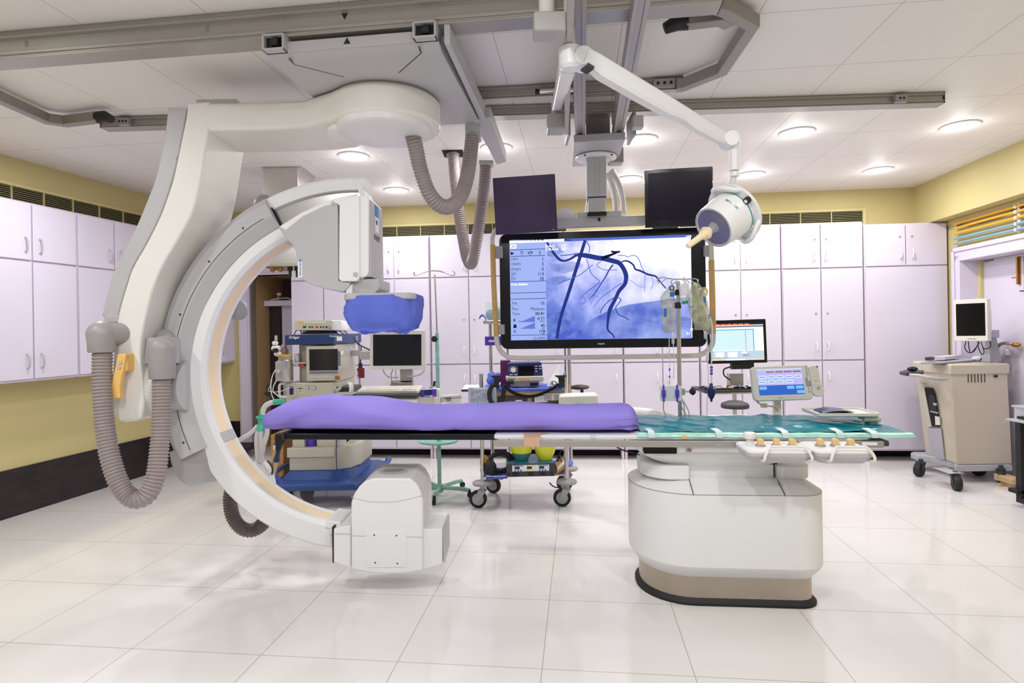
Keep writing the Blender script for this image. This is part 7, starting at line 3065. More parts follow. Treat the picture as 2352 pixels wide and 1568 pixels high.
mb.box(rxl - .05, rxr + .05, yr_ - .22, yr_ + .02, zsu - .01, zsu + .015)
obj('upper_shelf', mb, 'steel', et, bevel=.003)
# drawer chest
cx0_, cx1__ = at(1138, 900, yf_).x, at(1296, 900, yf_).x
zc_0 = at(1200, 950, yf_).z
mb = MB()
zc_b = zs1 - .03 - .33
mb.box(cx0_, cx1__, yf_ + .006, yr_ - .03, zc_b, zs1 - .014)
ch = obj('drawer_chest', mb, 'wood_drawer', et, bevel=.003)
for i in range(2):
    for j in range(3):
        xa_ = cx0_ + .014 + i * (cx1__ - cx0_) / 2
        xb_ = xa_ + (cx1__ - cx0_) / 2 - .034
        zb2 = zs1 - .052 - .066 - j * .093
        mb = MB()
        mb.box(xa_, xb_, yf_ - .004, yf_ + .006, zb2, zb2 + .066)
        dr_ = obj('drawer', mb, 'smoke_drawer', ch, bevel=.003)
        mb = MB()
        wl = .05 if i == 0 else .10
        xs_ = xa_ + .14 if i == 0 else xa_ + .02
        mb.box(xs_, xs_ + wl, yf_ - .0055, yf_ - .004, zb2 + .015, zb2 + .035 + .03 * i)
        obj('drawer_label', mb, 'paper', dr_)
# notice sheets on the right drawers
mb = MB(frm((0, yf_ - .006, 0), (1, 0, 0), (0, 0, 1)))
a, b = at(1248, 920, yf_ - .01), at(1292, 903, yf_ - .01)
mb.box(a.x, b.x, a.z, b.z, 0, .0015)
nt_ = solo('notice', mb, 'paper', 'white printed notice taped to the right drawers of the trolley', 'notice')
mb = MB(frm((0, yf_ - .006, 0), (1, 0, 0), (0, 0, 1)))
for k in range(4):
    for s2 in range(2):
        z = b.z - .012 - k * .012
        mb.box(a.x + .006 + s2 * .075, a.x + .065 + s2 * .07, z - .004, z, .0015, .0022)
obj('notice_print', mb, 'ink', nt_)
# blue checklist
a, b = at(1076, 940, 4.44), at(1140, 889, 4.46)
t = thing('checklist', 'pale blue printed checklist sheet hanging at the left corner of the trolley', 'sheet', ((a.x + b.x) / 2, 4.45, a.z))
Fk = frm((a.x, 4.455, a.z), (1, .02, 0), (0, 0, 1))
wk, hk = b.x - a.x, b.z - a.z
mb = MB(Fk)
mb.box(0, wk, -.03, hk, -.004, 0)
ck = obj('sheet', mb, 'paper_blue', t)
mb = MB(Fk)
random.seed(4)
for k in range(13):
    z = hk - .028 - k * .0105
    x = .018
    while x < wk - .03:
        l_ = random.uniform(.012, .045)
        if random.random() < .75:
            mb.box(x, min(x + l_, wk - .02), z - .0025, z + .001, 0, .0006)
        x += l_ + .008
obj('print_lines', mb, 'ink_grey', ck)
mb = MB(Fk)
mb.box(.04, wk - .05, hk - .012, hk - .004, 0, .002)
obj('clip', mb, 'paper', ck)
# side flap shelf at left
mb = MB()
a = at(1063, 894, 4.6)
mb.box(a.x, fxl, 4.5, 4.85, a.z, a.z + .012)
fp_ = solo('side_flap', mb, 'paper', 'white flap shelf with black edge at the left side of the trolley', 'shelf')
mb = MB()
mb.box(a.x - .002, a.x + .05, 4.49, 4.5, a.z - .006, a.z + .008)
obj('black_edge', mb, 'black_rubber', fp_)
# blue cloth on the worktop
mb = MB()
def cl_(u, v):
    x = fxl + .02 + (fxr - fxl - .04) * u
    n_ = noise.noise(V((u * 9, v * 5, 0)))
    if v < .35:
        return (x, yf_ - .018 + .004 * n_, zs1 + .004 - (.35 - v) / .35 * .022 * (1 + .3 * n_))
    return (x, yf_ - .018 + (v - .35) * .55, zs1 + .006 + .004 * n_)
mb.grid(cl_, 40, 14)
solo('trolley_cloth', mb, 'blue_cloth', 'blue cloth covering the worktop of the emergency trolley', 'cloth', sharp=80)

# defibrillator
YDf = 4.52
zw = zs1 + .012
df = thing('defibrillator', 'dark blue and cream defibrillator on the blue trolley cloth', 'defibrillator', at(1205, 884, YDf))
k_ = YDf / F
FDf = face(V((at(1205, 850, YDf).x, YDf, zw)), math.radians(2), 0, 0)
mb = MB(FDf)
mb.prism(rrect(-33 * k_, 34 * k_, 0, 17 * k_, .008, 3), 'z', -.22, -.02)
lo_ = obj('lower_case', mb, 'grey_lamp', df, bevel=.004)
mb = MB(FDf)
mb.prism(rrect(12 * k_, 31 * k_, 2 * k_, 9 * k_, .003, 2), 'z', -.02, -.018)
obj('battery_slot', mb, 'black_rubber', lo_)
mb = MB(FDf)
mb.prism(rrect(-43 * k_, 44 * k_, 14 * k_, 25 * k_, .012, 4), 'z', -.22, .012)
md_ = obj('shelf_case', mb, 'machine_light', df, bevel=.006)
mb = MB(FDf)
mb.hexa([(-38 * k_, 24 * k_, .0), (42 * k_, 24 * k_, .0), (42 * k_, 24 * k_, -.2), (-38 * k_, 24 * k_, -.2)], [(-40 * k_, 56 * k_, -.03), (40 * k_, 56 * k_, -.03), (40 * k_, 56 * k_, -.2), (-40 * k_, 56 * k_, -.2)])
up_ = obj('upper_case', mb, 'navy', df, bevel=.008)
Fu = FDf @ Matrix.Translation((0, 24 * k_, .001)) @ Matrix.Rotation(-math.atan2(.03, 32 * k_), 4, 'X')
mb = MB(Fu)
mb.rect(-14 * k_, 21 * k_, 2 * k_, 25 * k_, .001)
obj('screen', mb, 'screen_black', up_)
mb = MB(Fu)
mb.lathe([(.002, 0), (6.5 * k_, 0), (6 * k_, .012), (.002, .012)], (-26 * k_, 16 * k_, 0), (0, 0, 1), 24)
dl = obj('dial', mb, 'machine_light', up_)
mb = MB(Fu)
for i in range(9):
    an = math.radians(-30 + i * 28)
    mb.cyl((-26 * k_ + 9 * k_ * math.cos(an), 16 * k_ + 9 * k_ * math.sin(an), 0), (-26 * k_ + 9 * k_ * math.cos(an), 16 * k_ + 9 * k_ * math.sin(an), .001), .003, n=8)
for x, y in ((27, 24), (36, 24), (27, 18), (36, 18), (27, 12)):
    mb.box((x - 2.5) * k_, (x + 2.5) * k_, (y - .8) * k_, (y + .8) * k_, 0, .001)
mb.box(-35 * k_, -27 * k_, 4 * k_, 6 * k_, 0, .001)
mb.box(-24 * k_, -17 * k_, 4 * k_, 6 * k_, 0, .001)
obj('panel_marks', mb, 'ink_white', up_)
mb = MB(FDf)
mb.box(-16 * k_, 10 * k_, 16 * k_, 20 * k_, .012, .0135)
obj('orange_sticker', mb, 'orange', md_)
mb = MB(FDf)
mb.text('PHILIPS', -36 * k_, 17 * k_, 4.6 * k_, .0125, bold=.0004)
obj('lettering', mb, 'ink', md_)
mb = MB(FDf)
for x in (-70, 40):
    pass
c = at(1140, 866, 4.5)
for px, lb in ((1140, 'defibrillator paddle grip left of the blue machine'), (1288, 'defibrillator paddle grip right of the blue machine')):
    p = at(px, 870, 4.49)
    mb = MB()
    mb.prism([(p.x - .045, p.z + .028), (p.x + .045, p.z + .028), (p.x + .045, p.z + .022), (p.x + .018, p.z + .008), (p.x + .015, p.z - .045), (p.x - .015, p.z - .045), (p.x - .018, p.z + .008), (p.x - .045, p.z + .022)], 'y', p.y - .02, p.y + .02)
    mb.box(p.x - .02, p.x + .02, p.y - .02, p.y + .05, zw - .002, p.z - .04)
    obj('paddle', mb, 'black_rubber', df, bevel=.004)
mb = MB()
pts = [(1133, 882), (1127, 892), (1124, 905), (1127, 920), (1135, 930), (1143, 931), (1151, 922), (1156, 905), (1157, 893), (1160, 885)]
mb.tube(smooth([at(px, py, 4.44) for px, py in pts], 6), .017, 12)
obj('cable', mb, 'black_rubber', df)
mb = MB()
pts = [(1158, 884), (1164, 889), (1172, 897), (1182, 903), (1198, 908), (1215, 910), (1235, 907), (1255, 899), (1272, 890), (1283, 882)]
P = resample(smooth([at(px, py, 4.43) for px, py in pts], 6), .004)
mb.tube(P, [.0125 * (1 + .25 * (1 if i % 2 else -1)) for i in range(len(P))], 10)
obj('coil_cable', mb, 'black_rubber', df, sharp=60)
mb = MB()
mb.cyl(at(1166, 877, 4.46), at(1180, 876, 4.46), .018)
obj('plug', mb, 'black_rubber', df)
# other things on the trolley top
a, b = at(1150, 872, 4.66), at(1172, 827, 4.66)
mb = MB()
mb.box(a.x, b.x, 4.62, 4.74, zw, b.z)
solo('magenta_box', mb, 'magenta_box', 'deep magenta box standing behind the left side of the defibrillator', 'box', bevel=.003)
mb = MB()
pc = at(1135, 872, 4.66)
for i, (dx, dz, r_) in enumerate(((0, 0, .05), (-.02, .03, .035), (.03, .015, .04), (-.03, -.01, .035))):
    mb.ball((pc.x + dx, pc.y + .02 * i, max(zw + r_, pc.z + dz)), (r_, r_, r_), 14, 8)
solo('cloth_bundle', mb, 'blue_cloth', 'bunched blue cloth behind the left paddle on the trolley', 'cloth', sharp=80)
mb = MB()
a, b, c = at(1256, 876, 4.56), at(1290, 834, 4.66), at(1285, 868, 4.6)
mb.loft([[(a.x, 4.55, zw), (c.x, 4.58, zw), (c.x, 4.60, zw), (a.x, 4.57, zw)], [(a.x + .03, 4.6, zw + .06), (c.x - .01, 4.62, zw + .07), (c.x - .01, 4.64, zw + .07), (a.x + .03, 4.62, zw + .06)],
         [(b.x - .035, 4.64, b.z - .02), (b.x, 4.66, b.z), (b.x, 4.665, b.z), (b.x - .035, 4.645, b.z - .02)]])
solo('paper_sheet', mb, 'paper', 'white folded paper propped up right of the defibrillator', 'paper')
mb = MB()
pr = at(1270, 879, 4.5)
mb.lathe([(.014, 0), (.026, 0), (.026, .09), (.014, .09)], (pr.x, 4.48, zw + .027), (.25, 1, 0), 24, ring=True)
solo('paper_roll', mb, 'paper', 'small white paper roll lying right of the defibrillator', 'roll')
mb = MB()
pr = at(1226, 822, 4.75)
mb.lathe([(.042, 0), (.05, 0), (.05, .03), (.042, .03)], (pr.x, 4.7, zw + (pr.z - zw) - .03), (0, 1, 0), 24, ring=True)
mb.box(pr.x - .07, pr.x + .07, 4.7, 4.74, zw, pr.z - .078)
solo('tape_reel', mb, 'clear_plastic', 'pale ring shaped reel behind the defibrillator under the big display', 'reel')
# upper shelf: bin, cloth, glove box
a, b = at(1114, 736, 4.8), at(1150, 692, 4.8)
t = thing('storage_bin', 'translucent bin with teal contents on the upper trolley shelf', 'bin', ((a.x + b.x) / 2, 4.8, zsu + .015))
mb = MB()
mb.hexa([(a.x + .01, 4.74, zsu + .015), (b.x + .12, 4.74, zsu + .015), (b.x + .12, 4.88, zsu + .015), (a.x + .01, 4.88, zsu + .015)], [(a.x, 4.73, b.z), (b.x + .13, 4.73, b.z), (b.x + .13, 4.89, b.z), (a.x, 4.89, b.z)])
obj('bin', mb, 'clear_plastic', t, bevel=.004)
for dx, r_, m in ((.045, .045, 'teal_bowl'), (.12, .05, 'teal_sheet')):
    mb = MB()
    mb.ball((a.x + dx, 4.81, zsu + .02 + r_), (r_ * .9, r_, r_), 14, 8)
    obj('contents', mb, m, t)
mb = MB()
p = at(1106, 728, 4.7)
mb.grid(lambda u, v: (p.x - .02 + .06 * u, 4.69 + .08 * v, zsu + .018 + .045 * math.sin(u * PI * .9 + .4) + .008 * math.sin(v * 9)), 10, 8)
g2 = bmesh.ops.extrude_face_region(mb.bm, geom=mb.bm.faces[:])
bmesh.ops.translate(mb.bm, vec=(0, 0, -.004), verts=[v for v in g2['geom'] if isinstance(v, bmesh.types.BMVert)])
solo('folded_cloth', mb, 'blue_cloth', 'folded blue cloth on the end of the upper trolley shelf', 'cloth', sharp=80)
a, b = at(1114, 793, 4.86), at(1155, 772, 4.86)
t = thing('glove_box', 'violet patterned glove box fixed to the rear trolley post left of the big display', 'box', ((a.x + b.x) / 2, 4.85, a.z))
mb = MB()
mb.box(a.x, b.x, 4.84, 4.90, a.z, b.z)
gb = obj('carton', mb, 'violet', t, bevel=.003)
mb = MB()
mb.prism(rrect(a.x + .03, b.x - .05, (a.z + b.z) / 2 - .01, (a.z + b.z) / 2 + .008, .008, 3), 'y', 4.838, 4.84)
obj('slot', mb, 'paper', gb)
# lower shelf: electrosurgical unit, bowls, black cables
YE = 4.44
es = thing('electrosurgical_unit', 'dark grey electrosurgical unit with blue and yellow panels on the lower trolley shelf', 'electrosurgical unit', at(1219, 1103, YE))
k_ = YE / F
xe0, xe1 = at(1163, 1085, YE).x, at(1275, 1085, YE).x
ze0, ze1 = zs0 + .004, at(1219, 1064, YE).z
FE = frm(((xe0 + xe1) / 2, YE, ze0), (1, .03, 0), (0, 0, 1))
wE, hE = (xe1 - xe0) / 2, ze1 - ze0
mb = MB(FE)
mb.box(-wE + .004, wE - .004, .004, hE, -.34, -.004)
bo = obj('case', mb, 'esu_top', es, bevel=.004)
mb = MB(FE)
mb.box(-wE, wE, .0, hE - .0, -.006, .004)
fe = obj('front', mb, 'dark_grey', es, bevel=.004)
mb = MB(FE)
mb.prism(rrect(-wE + .045, wE - .045, hE * .42, hE * .9, .004, 3), 'z', .004, .006)
pe = obj('panel', mb, 'paper', fe)
for i, m in enumerate(('ink_blue', 'orange', 'ink_blue')):
    x = -wE + .055 + i * .093
    mb = MB(FE)
    mb.box(x, x + .075, hE * .82, hE * .88, .006, .007)
    for q2 in range(3):
        mb.cyl((x + .012 + q2 * .022, hE * .49, .006), (x + .012 + q2 * .022, hE * .49, .008), .007, n=10)
    obj('colour_keys', mb, 'lime' if i == 1 else m, pe)
    mb = MB(FE)
    mb.box(x + .008, x + .046, hE * .60, hE * .78, .006, .0075)
    obj('readout', mb, 'screen_black', pe)
mb = MB(FE)
for x, w2, y in ((-wE + .02, .012, .2), (-wE + .07, .05, .2), (.0, .045, .2), (.09, .045, .2), (wE - .025, .02, .17)):
    mb.prism(rrect(x - w2 / 2, x + w2 / 2, hE * y - .012, hE * y + .014, .008 if w2 > .03 else .002, 3), 'z', .004, .008)
obj('sockets', mb, 'black_rubber', fe)


def bowl(label, px, top_py, bot_py, hw, Y, m, m2=None):
    p = at(px, bot_py, Y)
    r_ = hw * Y / F
    h = at(px, top_py, Y).z - ze1
    t = thing('plastic_bowl', label, 'bowl', (p.x, Y, ze1 + .001), 0, 'plastic bowls on the electrosurgical unit')
    mb = MB()
    mb.lathe([(.002, .001), (r_ * .55, .001), (r_ * .8, h * .35), (r_ * .93, h * .65), (r_ * 1.0, h), (r_ * .97, h), (r_ * .9, h * .65), (r_ * .76, h * .38), (r_ * .5, .008), (.002, .008)], (p.x, Y, ze1), (0, 0, 1), 32)
    b_ = obj('bowl', mb, m, t)
    if m2:
        mb = MB()
        mb.lathe([(r_ * .90, h * .52), (r_ * 1.004, h * .95), (r_ * 1.012, h * 1.0), (r_ * .99, h * 1.0)], (p.x, Y, ze1), (0, 0, 1), 32, ring=True)
        obj('coloured_rim', mb, m2, b_)
    return t


bowl('teal plastic bowl with lime rim on the electrosurgical unit', 1198, 1020, 1056, 26, 4.56, 'teal_bowl', 'lime')
bowl('lime yellow plastic bowl on the electrosurgical unit', 1252, 1018, 1056, 26, 4.57, 'lime')
t = thing('cable_coil', 'coiled black cable with pouch at the left end of the lower trolley shelf', 'cable', at(1143, 1085, 4.6))
pc = at(1148, 1060, 4.56)
for i in range(5):
    mb = MB()
    pts = [(pc.x + (.075 + .008 * i) * math.cos(a) + .004 * i, pc.y - .02 + .014 * i + .02 * math.sin(a), pc.z - .004 * i + (.062 + .006 * i) * math.sin(a) * (1 if i % 2 else .9)) for a in [2 * PI * j / 28 for j in range(28)]]
    mb.tube(pts, .010, 8, closed=True)
    obj('loop', mb, 'black_rubber', t)
mb = MB()
p = at(1126, 1085, 4.5)
mb.ball((p.x, p.y, zs0 + .062), (.05, .045, .058), 16, 10)
obj('pouch', mb, 'black_rubber', t)
mb = MB()
p = at(1112, 1056, 4.62)
mb.ball((p.x, p.y, p.z - .02), (.035, .04, .06), 14, 8)
obj('strap', mb, 'orange', t)
mb = MB()
def lc(u, v):
    x = fxl - .0 + .19 * u
    n_ = noise.noise(V((u * 6, v * 6, 3)))
    return (x + .02 * v * n_, yf_ - .03 + .25 * v, zs0 + .006 + .012 * n_ - max(0, .3 - v) * .09 * (1 if u > .1 else .3) + .0)
mb.grid(lc, 20, 14)
solo('shelf_cloth', mb, 'blue_cloth', 'blue cloth hanging over the left end of the lower trolley shelf', 'cloth', sharp=80)
a, b = at(1279, 1100, 4.5), at(1299, 1066, 4.5)
mb = MB()
mb.prism([(a.x, zs0 + .002), (b.x, zs0 + .05), (b.x, b.z), (b.x - .02, b.z - .01), (a.x, zs0 + .05)], 'y', 4.5, 4.7)
cr = solo('printed_carton', mb, 'cardboard', 'orange and white printed carton at the right end of the lower trolley shelf', 'carton', bevel=.002)
mb = MB()
mb.prism([(a.x + .006, zs0 + .03), (b.x - .004, zs0 + .085), (b.x - .004, zs0 + .115), (a.x + .006, zs0 + .06)], 'y', 4.4985, 4.5)
obj('white_print', mb, 'paper', cr)
mb = MB()
p = at(1294, 1105, 4.66)
mb.ball((p.x, 4.72, zs0 + .035), (.09, .08, .03), 16, 8)
solo('cloth_heap', mb, 'blue_cloth', 'blue cloth heap at the right end of the lower trolley shelf', 'cloth')
mb = MB()
for pts in ([(1283, 1060), (1286, 1040), (1292, 1034), (1300, 1045)], [(1279, 1060), (1283, 1046), (1290, 1060)], [(1262, 1108), (1270, 1116), (1282, 1119), (1290, 1112)]):
    mb.tube(smooth([at(px, py, 4.62) for px, py in pts], 5), .005, 8)
solo('loose_cables', mb, 'black_rubber', 'thin black cables tangled beside the right trolley post', 'cable')

# oxygen style grey tube, brown seat and beige air unit right of the trolley
mb = MB()
p = at(1331, 889, 4.95)
mb.ball((p.x, p.y, p.z), (.085, .06, .022), 20, 10)
mb.cyl((p.x + .02, p.y, p.z - .015), (p.x + .02, p.y, p.z - .12), .014)
mb.box(rxr, p.x + .03, p.y - .012, p.y + .012, p.z - .13, p.z - .11)
obj('arm_pad', mb, 'wood_door', et, bevel=.002)
au = thing('air_warmer', 'beige patient air warmer box with ribbed white hose behind the mattress', 'air warmer', at(1330, 935, 4.4))
a, b = at(1283, 960, 4.3), at(1376, 908, 4.3)
mb = MB()
mb.hexa([(a.x, 4.3, .62), (b.x, 4.3, .62), (b.x + .02, 4.5, .62), (a.x + .01, 4.5, .62)], [(a.x + .005, 4.3, b.z), (b.x - .005, 4.3, b.z + .004), (b.x - .0, 4.5, b.z + .004), (a.x + .02, 4.5, b.z)])
obj('case', mb, 'machine_light', au, bevel=.012)
mb = MB()
mb.box(a.x + .04, a.x + .09, 4.5, 4.97, .64, .66)
mb.box(rxr + .0156, a.x + .09, 4.90, 4.94, .64, .66)
obj('stand', mb, 'steel', au)
mb = MB()
mb.tube(smooth([at(1300, 936, 4.27), at(1318, 929, 4.27), at(1340, 928, 4.27), at(1360, 934, 4.27)], 6), .005, 8)
obj('green_tube', mb, 'green_cap', au)
mb = MB()
mb.hose([at(1376, 940, 4.3), at(1430, 946, 4.2), at(1470, 950, 4.0), at(1500, 954, 3.85), at(1540, 962, 3.75), at(1570, 975, 3.75)], .04, .018, .07, 12)
obj('ribbed_hose', mb, 'hose_white', au, sharp=60)
# ================================================================== WORKSTATION
ws = thing('workstation_stand', 'grey computer stand with dark keyboard shelf behind the foot end of the table', 'computer stand', (at(1692, 960, 5.0).x, 5.05, 0))
a, b = at(1677, 892, 5.0), at(1708, 857, 5.0)
mb = MB()
mb.box(a.x, b.x, 5.0, 5.08, a.z, b.z)
obj('column_head', mb, 'grey_lamp', ws, bevel=.004)
mb = MB()
mb.cyl(((a.x + b.x) / 2, 5.06, .06), ((a.x + b.x) / 2, 5.06, a.z), .018)
mb.box((a.x + b.x) / 2 - .25, (a.x + b.x) / 2 + .25, 4.9, 5.3, .03, .07)
obj('column', mb, 'steel', ws)
a, b = at(1616, 902, 4.75), at(1740, 893, 4.75)
mb = MB()
mb.box(a.x, b.x, 4.72, 5.08, a.z, a.z + .022)
sh = obj('keyboard_shelf', mb, 'dark_grey', ws, bevel=.006)
mb = MB()
mb.box(a.x + .03, b.x - .03, 4.73, 5.07, a.z - .012, a.z)
obj('shelf_plate', mb, 'machine_light', sh)
t = thing('keyboard', 'black keyboard with coloured keys on the computer stand shelf', 'keyboard', ((a.x + b.x) / 2, 4.85, a.z + .022), 0, 'keyboards')
mb = MB()
mb.box(a.x + .01, b.x - .02, 4.75, 4.92, a.z + .0225, a.z + .034)
kb2 = obj('body', mb, 'black_rubber', t, bevel=.003)
random.seed(8)
for m in ('machine_light', 'beige_knob', 'ink_blue'):
    mb = MB()
    for r_ in range(5):
        for c_ in range(18):
            if random.random() < .33:
                x = a.x + .02 + c_ * .0215
                mb.box(x, x + .018, 4.765 + r_ * .028, 4.79 + r_ * .028, a.z + .034, a.z + .041)
    tag(obj('keys', mb, m, kb2), kind='stuff')
t = thing('computer_monitor', 'black framed monitor showing a lit table with orange tabs beside the tan foam grip', 'monitor', at(1692, 850, 4.85))
Fw = face(at(1693, 784, 4.82), -math.radians(4), math.radians(2), math.radians(.7))
k_ = 4.82 / F
w_, h_ = 66 * k_, 50 * k_
mb = MB(Fw)
mb.prism(rrect(-w_, w_, -h_, h_, .006, 3), 'z', -.04, 0)
hs_ = obj('housing', mb, 'black_gloss', t, bevel=.004)
mb = MB(Fw)
mb.box(-.04, .14, -h_ - .05, -h_ + .02, -.09, -.03)
obj('stand_neck', mb, 'black_rubber', hs_, bevel=.004)
mb = MB(Fw)
for pts in ([(-.05, -h_ - .03), (-.10, -h_ - .05), (-.10, -h_ - .10), (-.05, -h_ - .14)], [(.10, -h_ - .03), (.14, -h_ - .08), (.14, -h_ - .16), (.16, -h_ - .2)]):
    mb.tube(smooth([(x, y, -.05) for x, y in pts], 5), .006, 8)
obj('cables', mb, 'black_rubber', hs_)
sx0, sx1, sy0, sy1 = -w_ + .02, w_ - .024, -h_ + .025, h_ - .03
mb = MB(Fw)
mb.rect(sx0, sx1, sy0, sy1, .001)
sc_ = obj('screen', mb, 'pc_pale', hs_)
SW, SH = sx1 - sx0, sy1 - sy0


def pr_(mb, u0, u1, v0, v1, z=.0016):
    mb.rect(sx0 + SW * u0, sx0 + SW * u1, sy1 - SH * v1, sy1 - SH * v0, z)


def pc(name, m, rects, z=.0016):
    mb = MB(Fw)
    for r_ in rects:
        pr_(mb, *r_, z)
    obj(name, mb, m, sc_)


pc('title_bar', 'pc_navy', [(0, 1, 0, .10)], .0013)
pc('orange_tabs', 'pc_orange', [(.10 + i * .11, .19 + i * .11, .01, .038) for i in range(6)])
pc('menu_band', 'pc_peach', [(.0, 1, .042, .075)], .0016)
pc('white_column', 'pc_white', [(.82, 1, .16, .75)])
pc('head_row', 'pc_teal', [(.0, .82, .165, .185), (.805, .82, .165, .75)])
pc('table_rows', 'pc_row', [(.02, .80, .21 + i * .03, .222 + i * .03) for i in range(17)])
pc('pink_line', 'pc_pink', [(.66, .672, .19, .75)], .002)
pc('lower_panel', 'pc_grey', [(0, 1, .75, .965)])
pc('entry_fields', 'pc_white', [(.09, .25, .775, .90), (.32, .50, .775, .91), (.58, .68, .77, .82)], .002)
pc('task_bar', 'pc_peach', [(0, .28, .965, 1), (.64, 1, .965, 1)])
pc('task_items', 'pc_white', [(.28, .44, .965, 1), (.46, .63, .965, 1)])
pc('text_lines', 'scr_line', [(.60, .72, .84, .848), (.60, .70, .862, .87), (.60, .74, .884, .892), (.02, .20, .93, .938), (.24, .34, .93, .938)], .002)
st = thing('stool', 'round grey topped work stool in front of the computer stand', 'stool', (at(1688, 930, 4.58).x, 4.58, 0), 0, 'stools')
p = at(1688, 931, 4.58)
r_ = 31 * 4.58 / F
mb = MB()
mb.lathe([(.002, p.z - .018), (r_ * .97, p.z - .018), (r_, p.z - .010), (r_, p.z + .006), (r_ * .93, p.z + .018), (r_ * .5, p.z + .036), (.002, p.z + .04)], (p.x, p.y, 0), (0, 0, 1), 36)
obj('seat', mb, 'dark_grey', st)
mb = MB()
mb.cyl((p.x, p.y, .10), (p.x, p.y, p.z - .018), .012)
mb.cyl((p.x, p.y, .10), (p.x, p.y, p.z - .075), .026)
obj('column', mb, 'steel', st)
for k in range(5):
    an = k * 2 * PI / 5 + .3
    mb = MB()
    mb.tube([(p.x, p.y, .11), (p.x + .24 * math.cos(an), p.y + .24 * math.sin(an), .06)], .018, 8)
    mb.ball((p.x + .24 * math.cos(an), p.y + .24 * math.sin(an), .03), .029, 12, 8)
    obj('leg', mb, 'steel', st)
t = thing('cream_console', 'flat cream equipment top just behind the teal sheet under the stool', 'console', at(1680, 962, 4.2))
a, b = at(1632, 962, 4.15), at(1730, 958, 4.15)
mb = MB()
mb.box(a.x, b.x, 4.12, 4.27, .62, a.z + .01)
mb.box(a.x + .02, b.x - .02, 4.14, 4.26, .0, .62)
obj('case', mb, 'machine_light', t, bevel=.006)
mb = MB()
mb.box(a.x + .18, b.x - .01, 4.119, 4.16, a.z - .004, a.z + .013)
obj('dark_trim', mb, 'dark_grey', t)

# ================================================================== RIGHT SIDE: CONSOLE CART
kt = thing('console_cart', 'beige wheeled equipment cart with grey base in front of the right door', 'cart', (3.86, 5.15, 0))
YFc = 4.98
YR = 5.42
fx = lambda px, py=950, Y=YFc: at(px, py, Y).x
zf = lambda py, px=2250, Y=YFc: at(px, py, Y).z
# outline in plan: narrow rounded front at the left, broad side towards the viewer
zb_, zt_c = zf(1066), zf(838)
xL0, xC0, xR0 = fx(2137, 1055, YR - .06), fx(2198, 1060), fx(2334, 1060)
xL1, xC1, xR1 = fx(2110, 850, YR - .06), fx(2184, 850), fx(2318, 850)
xR0, xR1 = min(xR0, 4.24), min(xR1, 4.21)


def plan(xL, xC, xR, z, dy=0.0):
    pts = [(xR, YFc + dy, z), (xR, YR, z), (xL + .04, YR + .06, z), (xL - .0, YR - .02, z)]
    n = 7
    for i in range(n + 1):
        a = PI + (PI / 2) * i / n
        pts.append((xL + (xC - xL) * (1 + math.cos(a)) * 1.0, YFc + dy + (YR - .06 - YFc - dy) * (1 + math.sin(a)) * 1.0, z))
    return pts


mb = MB()
mb.loft([plan(xL0, xC0, xR0, zb_), plan((xL0 + xL1) / 2 + .004, (xC0 + xC1) / 2, (xR0 + xR1) / 2, (zb_ + zt_c) / 2), plan(xL1, xC1, xR1, zt_c)])
body = obj('body', mb, 'beige_cart', kt, bevel=.004, sharp=50)
mb = MB()
mb.loft([plan(xL1 - .01, xC1 - .01, xR1 + .01, zt_c - .075, -.012), plan(xL1 - .012, xC1 - .01, xR1 + .012, zt_c + .0, -.014), plan(xL1 + .01, xC1, xR1, zt_c + .012, .0)])
top_ = obj('top_cover', mb, 'beige_cart', kt, bevel=.004, sharp=50)
mb = MB(frm((0, YFc - .0005, 0), (1, 0, 0), (0, 0, 1)))
for k in range(6):
    x, z = fx(2223.5 + k * 7.6, 868), zf(868)
    mb.box(x - .004, x + .004, zf(878), zf(859), 0, .002)
obj('vent_slots', mb, 'dark_grey', body)
mb = MB(frm((0, YFc - .0005, 0), (1, 0, 0), (0, 0, 1)))
x, z = fx(2286, 864), zf(864)
mb.cyl((x, z, 0), (x, z, .004), .022, n=24)
so = obj('socket_ring', mb, 'cart_grey', body)
mb = MB(frm((0, YFc - .0005, 0), (1, 0, 0), (0, 0, 1)))
mb.box(x - .016, x + .016, z - .010, z + .010, .004, .006)
obj('socket', mb, 'black_rubber', so)
# open bay in the front with shelves
def front_pt(z):
    t_ = (z - zb_) / (zt_c - zb_)
    xl_, xc2 = xL0 + (xL1 - xL0) * t_, xC0 + (xC1 - xC0) * t_
    y1 = YR - .06
    q = .62
    return V((xl_ + (xc2 - xl_) * (1 - math.cos(q)), YFc + (y1 - YFc) * (1 - math.sin(q)), z)), V((-(y1 - YFc) * math.cos(q), -(xc2 - xl_) * math.sin(q), 0)).normalized()


def fpanel(name, m, pts, off, parent=kt, thick=.012):
    "panel on the narrow curved front, following its slope"
    mb = MB()
    q0 = []
    for px, py in pts:
        z = zf(py, 2140, 5.1)
        for _ in range(3):
            P0, Nn = front_pt(z)
            P = atp(px, py, P0 + Nn * off, (Nn.y, -Nn.x))[0]
            z = P.z
        q0.append((P, Nn))
    mb.hexa([p for p, n_ in q0], [p - n_ * thick for p, n_ in q0])
    return obj(name, mb, m, parent, bevel=.002)


